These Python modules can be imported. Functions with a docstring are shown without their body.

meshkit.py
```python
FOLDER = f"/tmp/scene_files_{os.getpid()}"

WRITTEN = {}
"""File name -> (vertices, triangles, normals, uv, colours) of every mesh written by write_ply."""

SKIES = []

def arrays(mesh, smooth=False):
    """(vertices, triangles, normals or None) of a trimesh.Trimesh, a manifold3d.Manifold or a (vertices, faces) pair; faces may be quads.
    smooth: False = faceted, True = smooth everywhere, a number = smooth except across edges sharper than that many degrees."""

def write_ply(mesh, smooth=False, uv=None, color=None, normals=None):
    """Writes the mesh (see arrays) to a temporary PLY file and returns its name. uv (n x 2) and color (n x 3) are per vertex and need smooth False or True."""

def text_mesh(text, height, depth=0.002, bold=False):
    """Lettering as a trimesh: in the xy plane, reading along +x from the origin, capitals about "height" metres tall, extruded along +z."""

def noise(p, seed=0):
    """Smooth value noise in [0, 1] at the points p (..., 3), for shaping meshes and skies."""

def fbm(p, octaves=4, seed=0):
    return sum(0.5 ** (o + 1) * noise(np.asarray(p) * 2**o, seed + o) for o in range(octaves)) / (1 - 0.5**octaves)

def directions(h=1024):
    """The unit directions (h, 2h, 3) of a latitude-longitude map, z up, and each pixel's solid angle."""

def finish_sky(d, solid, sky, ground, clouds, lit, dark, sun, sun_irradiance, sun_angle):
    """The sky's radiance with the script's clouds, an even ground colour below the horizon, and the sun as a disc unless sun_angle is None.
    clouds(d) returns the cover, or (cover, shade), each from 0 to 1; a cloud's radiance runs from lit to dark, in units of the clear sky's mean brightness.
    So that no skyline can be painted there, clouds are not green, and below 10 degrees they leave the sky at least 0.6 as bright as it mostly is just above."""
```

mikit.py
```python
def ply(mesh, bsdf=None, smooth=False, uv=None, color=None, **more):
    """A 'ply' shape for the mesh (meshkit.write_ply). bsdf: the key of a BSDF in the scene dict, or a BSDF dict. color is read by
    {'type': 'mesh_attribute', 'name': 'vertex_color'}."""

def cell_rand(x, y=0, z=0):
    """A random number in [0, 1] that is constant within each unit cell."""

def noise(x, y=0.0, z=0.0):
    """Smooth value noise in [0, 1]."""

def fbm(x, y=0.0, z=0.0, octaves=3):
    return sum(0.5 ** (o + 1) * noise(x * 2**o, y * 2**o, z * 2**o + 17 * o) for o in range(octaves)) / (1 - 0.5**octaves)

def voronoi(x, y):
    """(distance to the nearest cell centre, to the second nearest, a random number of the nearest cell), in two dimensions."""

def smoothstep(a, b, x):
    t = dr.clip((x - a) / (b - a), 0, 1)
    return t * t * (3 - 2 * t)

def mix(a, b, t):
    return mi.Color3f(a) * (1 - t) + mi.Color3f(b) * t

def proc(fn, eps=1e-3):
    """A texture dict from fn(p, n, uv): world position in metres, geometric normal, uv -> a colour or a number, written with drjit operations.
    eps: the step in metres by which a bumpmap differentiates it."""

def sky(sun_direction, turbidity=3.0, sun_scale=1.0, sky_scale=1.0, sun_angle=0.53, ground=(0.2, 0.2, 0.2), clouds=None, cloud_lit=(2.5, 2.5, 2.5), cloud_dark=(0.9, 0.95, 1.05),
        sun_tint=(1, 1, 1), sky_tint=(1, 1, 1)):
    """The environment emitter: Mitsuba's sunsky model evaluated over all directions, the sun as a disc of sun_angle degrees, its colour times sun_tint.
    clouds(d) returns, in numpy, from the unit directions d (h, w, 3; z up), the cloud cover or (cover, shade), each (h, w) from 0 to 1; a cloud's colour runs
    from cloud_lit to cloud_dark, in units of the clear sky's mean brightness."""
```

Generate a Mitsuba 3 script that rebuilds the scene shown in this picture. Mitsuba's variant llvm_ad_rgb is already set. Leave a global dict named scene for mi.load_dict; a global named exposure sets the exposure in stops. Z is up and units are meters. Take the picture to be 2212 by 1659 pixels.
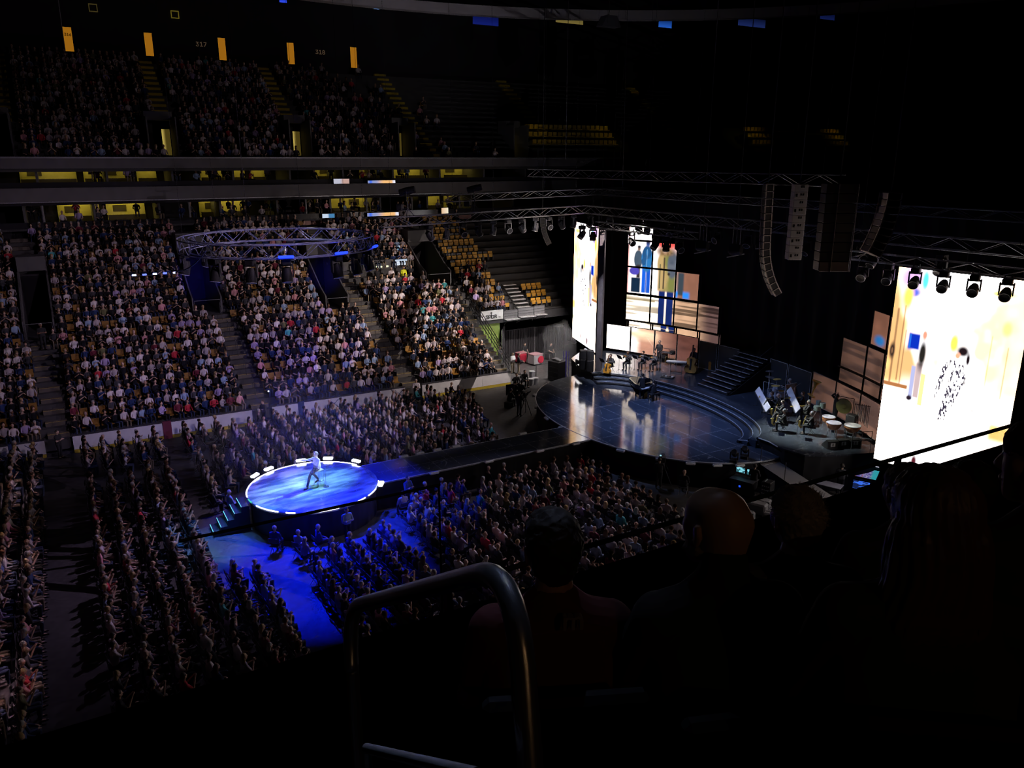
"""Concert in an arena, seen from the balcony. World: X runs along the arena towards the stage, Y across it to the far stand, Z up, metres."""
import math, random
import numpy as np, trimesh, manifold3d as m3, mitsuba as mi, drjit as dr, mikit, meshkit
from shapely.geometry import Polygon, box as sbox, Point
from shapely import affinity
from mikit import noise, fbm, smoothstep, mix, cell_rand
T = mi.ScalarTransform4f
R_ = random.Random(7)
N_ = np.random.default_rng(7)
PI = math.pi
scene, labels, count = {}, {}, {}
# ---------------------------------------------------------------- camera, lights, exposure
exposure = 0.0
YAW, PITCH = math.radians(60.3), math.atan(484.5 / 1700.0)
EYE = np.array([0.0, 0.0, 17.0])
VIEW = np.array([math.cos(YAW) * math.cos(PITCH), math.sin(YAW) * math.cos(PITCH), -math.sin(PITCH)])
scene['camera'] = {'type': 'perspective', 'fov': 2 * math.degrees(math.atan(1106 / 1700.0)), 'fov_axis': 'x', 'near_clip': 0.05, 'far_clip': 400.0,
                   'to_world': T().look_at(origin=EYE.tolist(), target=(EYE + VIEW).tolist(), up=[0, 0, 1])}
def spot(name, at, to, rgb, half, soft=0.6, weight=1.0):
    scene[name] = {'type': 'spot', 'intensity': {'type': 'rgb', 'value': [float(c) for c in rgb]}, 'cutoff_angle': half, 'beam_width': half * soft,
                   'to_world': T().look_at(origin=list(at), target=list(to), up=[0.013, 0.02, 1]), 'sampling_weight': weight}
# follow spot and blue moving heads on the round stage
spot('light_follow', (27, 42.5, 17), (9.0, 36.25, 1.5), (2100, 5600, 5400), 4.9, 0.4, 1.0)
spot('light_performer', (12, 6, 29), (9.1, 36.2, 2.75), (15000, 14000, 12500), 1.25, 0.6, 0.5)
spot('light_performer_back', (26.5, 40.5, 17), (9.3, 36.3, 2.75), (5000, 4800, 4300), 1.9, 0.6, 0.3)
spot('light_blue_ring', (9.6, 37.6, 13.0), (9.6, 36.0, 1.5), (1, 30, 2100), 25, 0.6, 1.0)
spot('light_blue_front', (8.2, 37.2, 13.0), (8.0, 31.2, 0), (6, 60, 4200), 19, 0.5, 1.0)
spot('light_blue_steps', (6.0, 38.2, 13.0), (4.3, 35.0, 0), (160, 480, 1300), 10, 0.4, 0.5)
spot('light_blue_block', (11.0, 35.5, 13.0), (13.6, 32.6, 0), (20, 90, 2300), 14, 0.4, 0.5)
# wash on the far stand and the audience
spot('light_stand_near_stage', (33.5, 40.5, 13.2), (25.0, 58.0, 4.5), (1500, 1240, 1130), 27, 0.35, 1.6)
spot('light_stand_middle', (27, 30, 14.5), (9.0, 57, 3.5), (720, 570, 720), 25, 0.3, 1.6)
spot('light_stand_violet', (9.6, 39.5, 13.0), (15.0, 55.5, 3.0), (55, 40, 430), 15, 0.2, 0.8)
spot('light_boards', (16, 34, 13.4), (8.0, 51.6, 0.8), (75, 68, 260), 26, 0.3, 0.5)
spot('light_stand_far', (12, 24, 20), (-3, 58, 6), (390, 285, 400), 24, 0.4, 0.8)
spot('light_upper_stand', (30, 20, 26), (14, 76, 20), (170, 130, 145), 24, 0.2, 0.8)
spot('light_floor_block', (30.5, 33, 13.4), (16.5, 28.5, 0.5), (390, 330, 450), 24, 0.4, 1.0)
spot('light_floor_left', (13, 40, 16), (3.0, 35, 0.5), (380, 270, 470), 24, 0.3, 0.8)
spot('light_far_block', (31, 41, 13.4), (15.5, 44, 0.5), (330, 290, 470), 22, 0.5, 0.8)
for i_, y_ in enumerate((27.0, 35.5, 44.5)): spot(f'light_left_edge_{i_}', (3.5, y_ + 3, 19), (-4.6, y_, 1.0), (1900, 1120, 1250), 6.8, 0.5, 0.3)
spot('light_tunnel', (8.6, 39.9, 13.0), (9.0, 65.0, 8.2), (60, 50, 1500), 4.6, 0.4, 0.2)
spot('light_tunnel_2', (10.5, 39.6, 13.0), (18.7, 63.5, 8.0), (30, 30, 1100), 3.6, 0.4, 0.2)
# stage wash
spot('light_stage_blue', (27, 37, 14), (32.0, 36.0, 1.5), (190, 270, 560), 36, 0.4, 1.2)
spot('light_strings', (31, 42, 13.2), (36.0, 45.0, 2), (900, 870, 980), 20, 0.5, 0.8)
spot('light_brass', (31.5, 33.5, 13.0), (35.2, 28.6, 2.5), (1900, 2000, 1700), 14, 0.4, 0.8)
spot('light_backstage', (33.6, 48.0, 13.0), (32.5, 56.0, 1), (900, 800, 760), 28, 0.4, 0.6)
spot('light_rig', (31.2, 29.0, 2.2), (30.2, 25.8, 13.5), (260, 185, 140), 22, 0.5, 0.3)
spot('light_array_fill', (27.5, 31, 3), (30, 21.75, 13.6), (330, 240, 190), 12, 0.4, 0.3)  # added spot without a fixture, brightens the right line array
spot('light_truss', (24, 40, 8), (29, 47, 13.2), (150, 140, 150), 26, 0.2, 0.3)
spot('light_ring_truss', (9.3, 36.2, 3.0), (8.6, 36.2, 13.4), (22, 28, 110), 30, 0.8, 0.3)
# warm light of the concourse behind the camera, and an added cool spot, unseen, for the highlight on the balcony rail
spot('light_concourse', (0.9, -6.5, 20.2), (1.9, 1.4, 16.1), (3.3, 1.75, 0.75), 34, 0.4, 0.4)
spot('light_rail_fill', (7.5, 12.5, 33), (0.55, 1.45, 15.95), (150, 185, 290), 2.5, 0.5, 0.3)
# ---------------------------------------------------------------- helpers
def bs(d): return {'type': 'twosided', 'inner': d}
PAL = {}
def M(rgb, rough=0.75, metal=0.0, spec=0.4):
    """The key of a plain principled material."""
    k = (tuple(round(float(c), 3) for c in rgb), rough, metal, spec)
    if k not in PAL:
        PAL[k] = f'material_{len(PAL)}'
        scene[PAL[k]] = bs({'type': 'principled', 'base_color': {'type': 'rgb', 'value': list(k[0])}, 'roughness': rough, 'metallic': metal, 'specular': spec})
    return PAL[k]
def P(name, fn, rough=0.8, spec=0.4, metal=0.0, coat=0.0, bump=None):
    """A named principled material whose colour is procedural."""
    d = {'type': 'principled', 'base_color': mikit.proc(fn), 'roughness': rough, 'specular': spec, 'metallic': metal, 'clearcoat': coat, 'clearcoat_gloss': 0.95}
    if bump: d = {'type': 'bumpmap', 'arbitrary': mikit.proc(bump), 'scale': 1.0, 'bsdf': d}
    scene[name] = bs(d); return name
def taken(k):
    n = count.get(k, -1) + 1; count[k] = n
    return k if n == 0 else f'{k}_{n:03d}'
def thing(name, label, cat, group=None):
    k = taken(name); labels[k] = {'label': label, 'category': cat}
    if group: labels[k]['group'] = group
    return k
def shape(mesh, m, smooth=False, **kw): return mesh if isinstance(mesh, dict) else mikit.ply(mesh, m, smooth=smooth, **kw)
def part(parent, name, mesh, m=None, smooth=False, at=None, label=None, **kw):
    k = taken(f'{parent}__{name}'); d = shape(mesh, m, smooth, **kw)
    scene[k] = {**d, 'to_world': at} if at is not None else d
    if label: labels[k] = {'label': label}
    return k
def solo(name, mesh, m, label, cat, group=None, smooth=False, at=None, kind=None, **kw):
    k = thing(name, label, cat, group); d = shape(mesh, m, smooth, **kw)
    scene[k] = {**d, 'to_world': at} if at is not None else d
    if kind: labels[k]['kind'] = kind
    return k
def struct(name, mesh=None, m=None, smooth=False, label=None, **kw):
    k = taken(name); labels[k] = {'kind': 'structure'}
    if label: labels[k]['label'] = label
    if mesh is not None: scene[k] = shape(mesh, m, smooth, **kw)
    return k
cat_ = trimesh.util.concatenate
def box(c, s, rz=0.0, ry=0.0, rx=0.0):
    b = trimesh.creation.box(s)
    if rx: b.apply_transform(trimesh.transformations.rotation_matrix(rx, [1, 0, 0]))
    if ry: b.apply_transform(trimesh.transformations.rotation_matrix(ry, [0, 1, 0]))
    if rz: b.apply_transform(trimesh.transformations.rotation_matrix(rz, [0, 0, 1]))
    b.apply_translation(c); return b
def bx(x0, x1, y0, y1, z0, z1): return box(((x0 + x1) / 2, (y0 + y1) / 2, (z0 + z1) / 2), (abs(x1 - x0), abs(y1 - y0), abs(z1 - z0)))
def cbox(c, s, r=0.02, rz=0.0, ry=0.0):
    """A box with chamfered edges."""
    h = np.array(s) / 2; r = min(r, min(h) * 0.6); p = []
    for a in (-1, 1):
        for b in (-1, 1):
            for d in (-1, 1):
                for e in (0, 1, 2):
                    q = np.array([a, b, d]) * (h - r); q[e] += (a, b, d)[e] * r; p.append(q)
    m = trimesh.convex.convex_hull(np.array(p))
    if ry: m.apply_transform(trimesh.transformations.rotation_matrix(ry, [0, 1, 0]))
    if rz: m.apply_transform(trimesh.transformations.rotation_matrix(rz, [0, 0, 1]))
    m.apply_translation(c); return m
def rod(a, b, r, n=6, r2=None):
    a, b = np.array(a, float), np.array(b, float); d = b - a; L = np.linalg.norm(d); d = d / L
    u = np.cross(d, [0, 0, 1.0] if abs(d[2]) < 0.9 else [1.0, 0, 0]); u /= np.linalg.norm(u); w = np.cross(d, u)
    t = np.arange(n) * 2 * PI / n; o = np.cos(t)[:, None] * u + np.sin(t)[:, None] * w
    v = np.vstack([a + r * o, b + (r2 if r2 is not None else r) * o, [a], [b]]); i = np.arange(n); j = (i + 1) % n
    f = np.vstack([np.c_[i, j, n + j], np.c_[i, n + j, n + i], np.c_[j, i, i * 0 + 2 * n], np.c_[n + i, n + j, i * 0 + 2 * n + 1]])
    return trimesh.Trimesh(v, f, process=False)
def rods(segs, r, n=4): return cat_([rod(a, b, r, n) for a, b in segs])
def tube(pts, r, n=8):
    p = np.array(pts, float); t = np.gradient(p, axis=0); t /= np.linalg.norm(t, axis=1, keepdims=True)
    u = np.cross(t[0], [0, 0, 1.0] if abs(t[0][2]) < 0.9 else [1.0, 0, 0]); u /= np.linalg.norm(u)
    rr = np.broadcast_to(r, (len(p),)); V = []
    for k in range(len(p)):
        u = u - t[k] * (u @ t[k]); u /= np.linalg.norm(u); w = np.cross(t[k], u); a = np.arange(n) * 2 * PI / n
        V.append(p[k] + rr[k] * (np.cos(a)[:, None] * u + np.sin(a)[:, None] * w))
    V = np.vstack(V + [[p[0]], [p[-1]]]); f = []; K = len(p)
    i = np.arange(n); j = (i + 1) % n
    for k in range(K - 1): f += [np.c_[k * n + i, k * n + j, (k + 1) * n + j], np.c_[k * n + i, (k + 1) * n + j, (k + 1) * n + i]]
    f += [np.c_[j, i, i * 0 + K * n], np.c_[(K - 1) * n + i, (K - 1) * n + j, i * 0 + K * n + 1]]
    return trimesh.Trimesh(V, np.vstack(f), process=False)
def lathe(prof, n=20, c=(0, 0, 0)):
    """Revolves (r, z) pairs about z."""
    p = np.array(prof, float); a = np.arange(n) * 2 * PI / n
    v = np.vstack([np.c_[r * np.cos(a), r * np.sin(a), np.full(n, z)] for r, z in p]); i = np.arange(n); j = (i + 1) % n; f = []
    for k in range(len(p) - 1): f += [np.c_[k * n + i, k * n + j, (k + 1) * n + j], np.c_[k * n + i, (k + 1) * n + j, (k + 1) * n + i]]
    m = trimesh.Trimesh(v, np.vstack(f), process=False); m.apply_translation(c); return m
def prism(poly, z0, z1):
    if isinstance(poly, (list, np.ndarray)): poly = Polygon(poly)
    gs = [g for g in getattr(poly, 'geoms', [poly]) if g.area > 1e-6 and g.geom_type == 'Polygon']
    m = cat_([trimesh.creation.extrude_polygon(g, z1 - z0, engine='earcut') for g in gs]); m.apply_translation((0, 0, z0)); return m
def turned(m, rz=0, at=(0, 0, 0), ry=0, rx=0, s=1.0):
    m = m.copy()
    if s != 1.0: m.apply_scale(s)
    if rx: m.apply_transform(trimesh.transformations.rotation_matrix(rx, [1, 0, 0]))
    if ry: m.apply_transform(trimesh.transformations.rotation_matrix(ry, [0, 1, 0]))
    if rz: m.apply_transform(trimesh.transformations.rotation_matrix(rz, [0, 0, 1]))
    m.apply_translation(at); return m
def place(x, y, z, rz=0.0, s=1.0): return T().translate([float(x), float(y), float(z)]).rotate([0, 0, 1], math.degrees(rz)).scale(float(s))
def quad(p0, p1, p2, p3): return (np.array([p0, p1, p2, p3], float), np.array([[0, 1, 2], [0, 2, 3]]))
UV4 = np.array([[0, 0], [1, 0], [1, 1], [0, 1.0]])
def glow(mesh, rgb, weight=0.0, uv=None):
    """A shape that gives off light; rgb is a colour or a picture fn(uv)."""
    rad = {'type': 'rgb', 'value': [float(c) for c in rgb]} if not callable(rgb) else mikit.proc(rgb)
    return {**mikit.ply(mesh, M((0.02, 0.02, 0.02)), uv=uv), 'emitter': {'type': 'area', 'radiance': rad, 'sampling_weight': float(weight)}}
def words(text, h, depth, u, at, up=(0, 0, 1), bold=True):
    """Lettering that reads along u, centred on the point at."""
    m = meshkit.text_mesh(text, h, depth, bold); c = m.bounds.mean(0); v = m.vertices - [c[0], c[1], 0]
    u, w = np.array(u, float), np.array(up, float); n = np.cross(u, w)
    m.vertices = np.array(at) + v[:, :1] * u + v[:, 1:2] * w + v[:, 2:] * n; return m
BLACK, DARK, IRON = M((0.012, 0.012, 0.014), 0.6), M((0.03, 0.03, 0.034), 0.7), M((0.045, 0.045, 0.05), 0.5)
STEEL, WHITE, GREY = M((0.35, 0.36, 0.38), 0.35, 0.6), M((0.8, 0.8, 0.8), 0.6), M((0.22, 0.22, 0.23), 0.7)
CNT = ('first', 'second', 'third', 'fourth', 'fifth', 'sixth', 'seventh', 'eighth', 'ninth', 'tenth', 'eleventh', 'twelfth', 'thirteenth')
TENS = ('', '', 'twenty', 'thirty', 'forty', 'fifty'); ONES = CNT + ('fourteenth', 'fifteenth', 'sixteenth', 'seventeenth', 'eighteenth', 'nineteenth')
def nth(n): return ONES[n - 1] if n < 20 else ({2: 'twentieth', 3: 'thirtieth', 4: 'fortieth', 5: 'fiftieth'}[n // 10] if n % 10 == 0 else f'{TENS[n // 10]}-{ONES[n % 10 - 1]}')
# ================================================================ the arena: floor, boards, stands, suites, ceiling
P('floor_mat', lambda p, n, uv: mix((0.045, 0.044, 0.046), (0.075, 0.072, 0.072), fbm(p.x * 0.7, p.y * 0.7, 0.0)) * (0.85 + 0.3 * noise(p.x * 6, p.y * 6)), 0.55)
struct('floor', bx(-45, 62, 4, 61, -0.3, 0.0), 'floor_mat')
CONC = P('concrete_mat', lambda p, n, uv: mix((0.05, 0.049, 0.05), (0.08, 0.078, 0.078), fbm(p.x * 1.3, p.y * 1.3, p.z * 1.3)), 0.85)
BLK_WALL = M((0.02, 0.018, 0.022), 0.9)
BOARD, KICK, RAIL = M((0.72, 0.72, 0.74), 0.45), M((0.55, 0.42, 0.05), 0.5), M((0.05, 0.05, 0.06), 0.4)
NAVY, MAROON = M((0.03, 0.05, 0.16), 0.6), M((0.16, 0.03, 0.06), 0.6)
YB = 51.66
w = struct('wall_far', bx(-30, -2.3, YB + .13, YB + .2, 0, 1.0), DARK, label='white dasher boards along the foot of the far stand')
for x0, x1 in ((-30, -4.12), (-3.72, -2.3), (-0.85, 4.15), (4.65, 9.65), (10.95, 12.7), (13.1, 20.5), (21.85, 29.35)):
    for k in range(max(1, round((x1 - x0) / 2.5))):
        n = max(1, round((x1 - x0) / 2.5)); a = x0 + (x1 - x0) * k / n; b = x0 + (x1 - x0) * (k + 1) / n - 0.012
        part(w, 'board_panel', bx(a, b, YB, YB + .12, 0.22, 1.06), BOARD)
        part(w, 'kick_plate', bx(a, b, YB - .015, YB + .12, 0.0, 0.2), KICK)
    part(w, 'top_rail', bx(x0, x1, YB - .03, YB + .18, 1.06, 1.12), RAIL)
for x0, x1, c in ((-4.12, -3.72, NAVY), (4.15, 4.65, MAROON), (12.7, 13.1, NAVY)): part(w, 'divider_post', bx(x0, x1, YB - .04, YB + .14, 0, 1.12), c)
for x in (-3.0, 15.2, 20.05):
    part(w, 'cross_mark', cat_([box((x, YB - .006, .64), (.9, .01, .035), 0, a) for a in (.75, -.75)]), NAVY)
for x0, x1 in ((-2.3, -0.85), (9.65, 10.95), (20.5, 21.85)): part(w, 'gate_curb', bx(x0, x1, YB + .05, YB + .3, 0, 0.16), RAIL)
# lower stand: 21 stepped rows, cut by the tunnels
Y0, PY, Z0, PZ, NR = 51.9, 0.85, 0.9, 0.51, 21
def row_y(r): return Y0 + PY * r
def row_z(r): return Z0 + PZ * r
VOMS = [(-2.75, -1.0, 10, 17), (7.95, 9.95, 11, 19), (17.6, 19.4, 10, 17), (26.9, 29.2, 12, 18)]
def vom_spans(r, x0, x1):
    cuts = [(a, b) for a, b, r0, r1 in VOMS if r0 <= r < r1]; out, x = [], x0
    for a, b in sorted(cuts):
        if a > x: out.append((x, a))
        x = b
    out.append((x, x1)); return out
s = struct('lower_stand', label='stepped concrete rows of the lower stand across the arena')
for r in range(NR):
    for a, b in vom_spans(r, -30, 29.35): part(s, 'tier', bx(a, b, row_y(r), row_y(r) + PY + (.4 if r == NR - 1 else 0.02), max(0, row_z(r) - 0.62), row_z(r)), CONC)
    if r >= 7: part(s, 'tier', bx(29.45, 41, row_y(r), row_y(r) + PY, row_z(r) - 0.62, row_z(r)), CONC)
AISLES = [(-1.55, -2.5, 1.15), (10.3, 9.0, 1.15), (21.15, 19.4, 1.15), (28.95, 28.95, 0.85)]     # x at the foot, x at the top, width
def aisle_x(a, r): return a[0] + (a[1] - a[0]) * r / (NR - 1)
STEP = P('step_mat', lambda p, n, uv: mix((0.09, 0.078, 0.066), (0.15, 0.13, 0.105), fbm(p.x * 3, p.y * 3, p.z * 3)), 0.8)
NOSE = M((0.5, 0.36, 0.1), 0.7)
step_ply = {}
for a in AISLES:
    for r in range(NR):
        x = aisle_x(a, r)
        if any(v0 - .3 < x < v1 + .3 and r0 - 1 <= r < r1 for v0, v1, r0, r1 in VOMS): continue
        step_ply.setdefault(a[2], (mikit.ply(bx(-a[2] / 2, a[2] / 2, 0, PY / 2, 0, PZ / 2), STEP), mikit.ply(bx(-a[2] / 2, a[2] / 2, -.012, .04, PZ / 2 - .01, PZ / 2 + .006), NOSE)))
        st, ns = step_ply[a[2]]
        part(s, 'aisle_step', st, at=place(x, row_y(r) + PY / 2, row_z(r)))
        if r < 14: part(s, 'step_nosing', ns, at=place(x, row_y(r) + PY / 2, row_z(r)))
# tunnels of the lower stand
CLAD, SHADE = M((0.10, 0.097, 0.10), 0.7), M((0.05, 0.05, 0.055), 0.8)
for i, (a, b, r0, r1) in enumerate(VOMS):
    ya, yb, za, zb = row_y(r0), row_y(r1), row_z(r0 - 1), row_z(r1)
    v = struct('tunnel_wall', bx(a, b, yb + .02, yb + .15, za, zb + .9), BLK_WALL)
    for x in (a, b):
        side = Polygon([(ya - .2, za), (yb, za), (yb, zb + .75), (ya + 1.1, row_z(r0 + 1) + .8), (ya - .2, row_z(r0) + .75)])
        m = prism(side, -.05, .05); m.vertices = np.c_[m.vertices[:, 2] + x, m.vertices[:, 0], m.vertices[:, 1]]; m.fix_normals()
        part(v, 'side_wall', m, CLAD)
    part(v, 'lintel', bx(a, b, yb - 1.5, yb + .1, zb - .1, zb + .9), CLAD)
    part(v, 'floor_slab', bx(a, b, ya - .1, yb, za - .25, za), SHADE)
    part(v, 'handrail', tube([(a + .1, ya - .25, za + .05), (a + .1, ya - .25, za + 1.05), (b - .1, ya - .25, za + 1.05), (b - .1, ya - .25, za + .05)], .025, 6), STEEL)
GL = M((0.75, 0.72, 0.6), 0.6)
solo('door_frame_light', glow(bx(7.97, 8.05, 67.2, 67.3, row_z(10) + .02, row_z(10) + .1), (0.7, .5, .3)), None, 'thin lit door sill inside the blue tunnel of the far stand', 'door light')
solo('open_door', glow(quad((27.3, 67.1, 7.0), (27.9, 67.1, 7.0), (27.9, 67.1, 8.9), (27.3, 67.1, 8.9)), (0.16, 0.17, 0.03)), None, 'yellow-green lit doorway in the tunnel beside the empty orange seats', 'doorway')
# wall of the raised platform in the third section
p = struct('platform_wall', bx(19.8, 26.4, 64.05, 64.2, row_z(11), row_z(14) + .75), CLAD)
part(p, 'platform_slab', bx(19.8, 26.4, row_y(11), 64.1, row_z(11) - .05, row_z(11) + .03), CONC)
# back wall of the lower bowl
TOPW = M((0.42, 0.25, 0.23), 0.8)
b = struct('back_wall', bx(-30, 60, 70.6, 70.75, 8, 12.1), BLK_WALL)
for x0, x1 in ((-1.6, 8.3), (13.2, 14.6), (16.4, 28.4), (30, 35.5)): part(b, 'wall_panel', bx(x0, x1, 70.3, 70.58, 11.45, 12.05), TOPW)
FASC = P('fascia_mat', lambda p, n, uv: mix((0.14, 0.13, 0.135), (0.17, 0.16, 0.165), noise(p.x * 2.2, 0, p.z)), 0.6)
f = struct('suite_level', bx(-30, 60, 69.3, 75, 13.72, 13.9), BLK_WALL, label='two levels of suites between the lower and the upper stand')
part(f, 'fascia', bx(-30, 60, 69.1, 69.35, 13.95, 14.98), FASC); part(f, 'fascia', bx(-30, 60, 67.85, 68.1, 16.38, 17.16), FASC)
part(f, 'fascia_trim', bx(-30, 60, 69.0, 69.12, 13.93, 14.0), STEEL); part(f, 'fascia_trim', bx(-30, 60, 67.76, 67.88, 17.1, 17.2), STEEL)
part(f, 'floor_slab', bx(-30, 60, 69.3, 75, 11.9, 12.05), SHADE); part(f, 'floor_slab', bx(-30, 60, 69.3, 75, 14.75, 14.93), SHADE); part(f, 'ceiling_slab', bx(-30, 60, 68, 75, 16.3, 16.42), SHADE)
part(f, 'rear_wall', bx(-30, 60, 74.2, 74.4, 11.9, 16.4), BLK_WALL)
SUITE, SUITED = P('suite_wall_mat', lambda p, n, uv: mix((0.55, 0.5, 0.16), (0.75, 0.68, 0.28), fbm(p.x * 1.7, p.z * 2.0, 0.0)), 0.8), M((0.06, 0.05, 0.035), 0.6)
LAMPY = (0.85, 0.66, 0.14)
def suite(x0, x1, lvl, br):
    z0, z1 = ((12.05, 13.72), (14.93, 16.3))[lvl]; zt = z1 - .02
    k = part(f, 'suite_wall', bx(x0, x1, 73.95, 74.1, z0, z1), SUITE)
    c = solo('suite_ceiling_light', glow(quad((x0 + .1, 71.9, zt), (x0 + .1, 73.9, zt), (x1 - .1, 73.9, zt), (x1 - .1, 71.9, zt)), [c * br * 1.5 for c in LAMPY]), None,
             f'warm ceiling light of the {"upper" if lvl else "lower"} row of suites, {("first", "second", "third", "fourth", "fifth", "sixth", "seventh", "eighth", "ninth", "tenth")[suite.n[lvl]]} lit suite from the left', 'ceiling light')
    suite.n[lvl] += 1
    part(f, 'counter', bx(x0 + .05, x1 - .05, 72.9, 73.3, z0, z0 + .62), SUITED)
    if x1 - x0 > 2: part(f, 'wall_screen', bx(x0 + .5, x0 + 1.5, 73.9, 73.96, z0 + .85, z0 + 1.35), SUITED)
suite.n = [0, 0]
for x0, x1, br in ((-1.9, 2.0, .55), (2.5, 3.2, .9), (3.4, 6.0, .28), (6.4, 7.9, .6), (11.3, 15.1, .5), (15.6, 16.8, .6), (21.3, 23.7, .55), (25.6, 28.0, .3), (28.9, 32.9, .55), (34.0, 37.2, .5)): suite(x0, x1, 1, br)
for x0, x1, br in ((0.3, 3.3, .9), (3.8, 6.7, 1.0), (11.0, 14.9, .8), (21.1, 23.8, .5), (23.9, 26.6, .7), (30.3, 33.8, .55), (34.3, 37.0, .45)): suite(x0, x1, 0, br)
for k, x in enumerate(np.arange(-1.9, 40, 4.65)):
    part(f, 'partition', bx(x - .08, x + .08, 69.8, 74.1, 12.05, 13.72), CLAD); part(f, 'partition', bx(x + 1.1, x + 1.26, 69.4, 74.1, 14.93, 16.3), CLAD)
for x in (-0.7, 9.6, 19.1, 24.6, 29.0, 33.9): part(f, 'column', rod((x, 69.6, 12.05), (x, 69.6, 13.72), .09, 8), GREY)
for z in (12.05, 14.93): part(f, 'glass_rail', bx(-30, 60, 69.36, 69.4, z, z + .45), M((0.03, 0.03, 0.035), 0.15))
# video ribbons and small screens on the suite fronts
def ribbon(uv):
    t = uv.x; c = mix((0.25, 0.3, 0.55), (0.9, 0.5, 0.2), smoothstep(.25, .6, t)); c = mix(c, (0.8, 0.8, 0.9), smoothstep(.85, .95, t)); return mix(c, (0.05, 0.15, 0.8), smoothstep(.02, .1, t) * (1 - smoothstep(.1, .2, t)))
RB = lambda p, n, uv: ribbon(uv)
def screen(name, x0, x1, y, z0, z1, pic, label, cat='screen'):
    k = thing(name, label, cat)
    part(k, 'casing', bx(x0 - .04, x1 + .04, y + .005, y + .09, z0 - .04, z1 + .04), BLACK)
    part(k, 'display', glow(quad((x0, y, z0), (x1, y, z0), (x1, y, z1), (x0, y, z1)), pic, 0, UV4)); return k
screen('video_ribbon', 24.6, 27.2, 68.95, 14.98, 15.22, RB, 'long bright video strip on the rail of the upper suites')
screen('video_ribbon', 24.4, 27.4, 68.95, 12.1, 12.4, RB, 'long bright video strip on the rail of the lower suites')
screen('suite_monitor', 21.5, 22.9, 68.95, 14.98, 15.4, lambda p, n, uv: mix((.5, .5, .6), (0.55, .35, .3), smoothstep(.4, .6, uv.x)), 'small lit screen on the rail of the upper suites, left of the video strip')
screen('suite_monitor', 31.7, 32.4, 68.95, 12.1, 12.65, lambda p, n, uv: mix((.8, .5, .3), (.9, .8, .6), uv.x), 'small warm lit screen on the lower suites above the truss')
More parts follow.
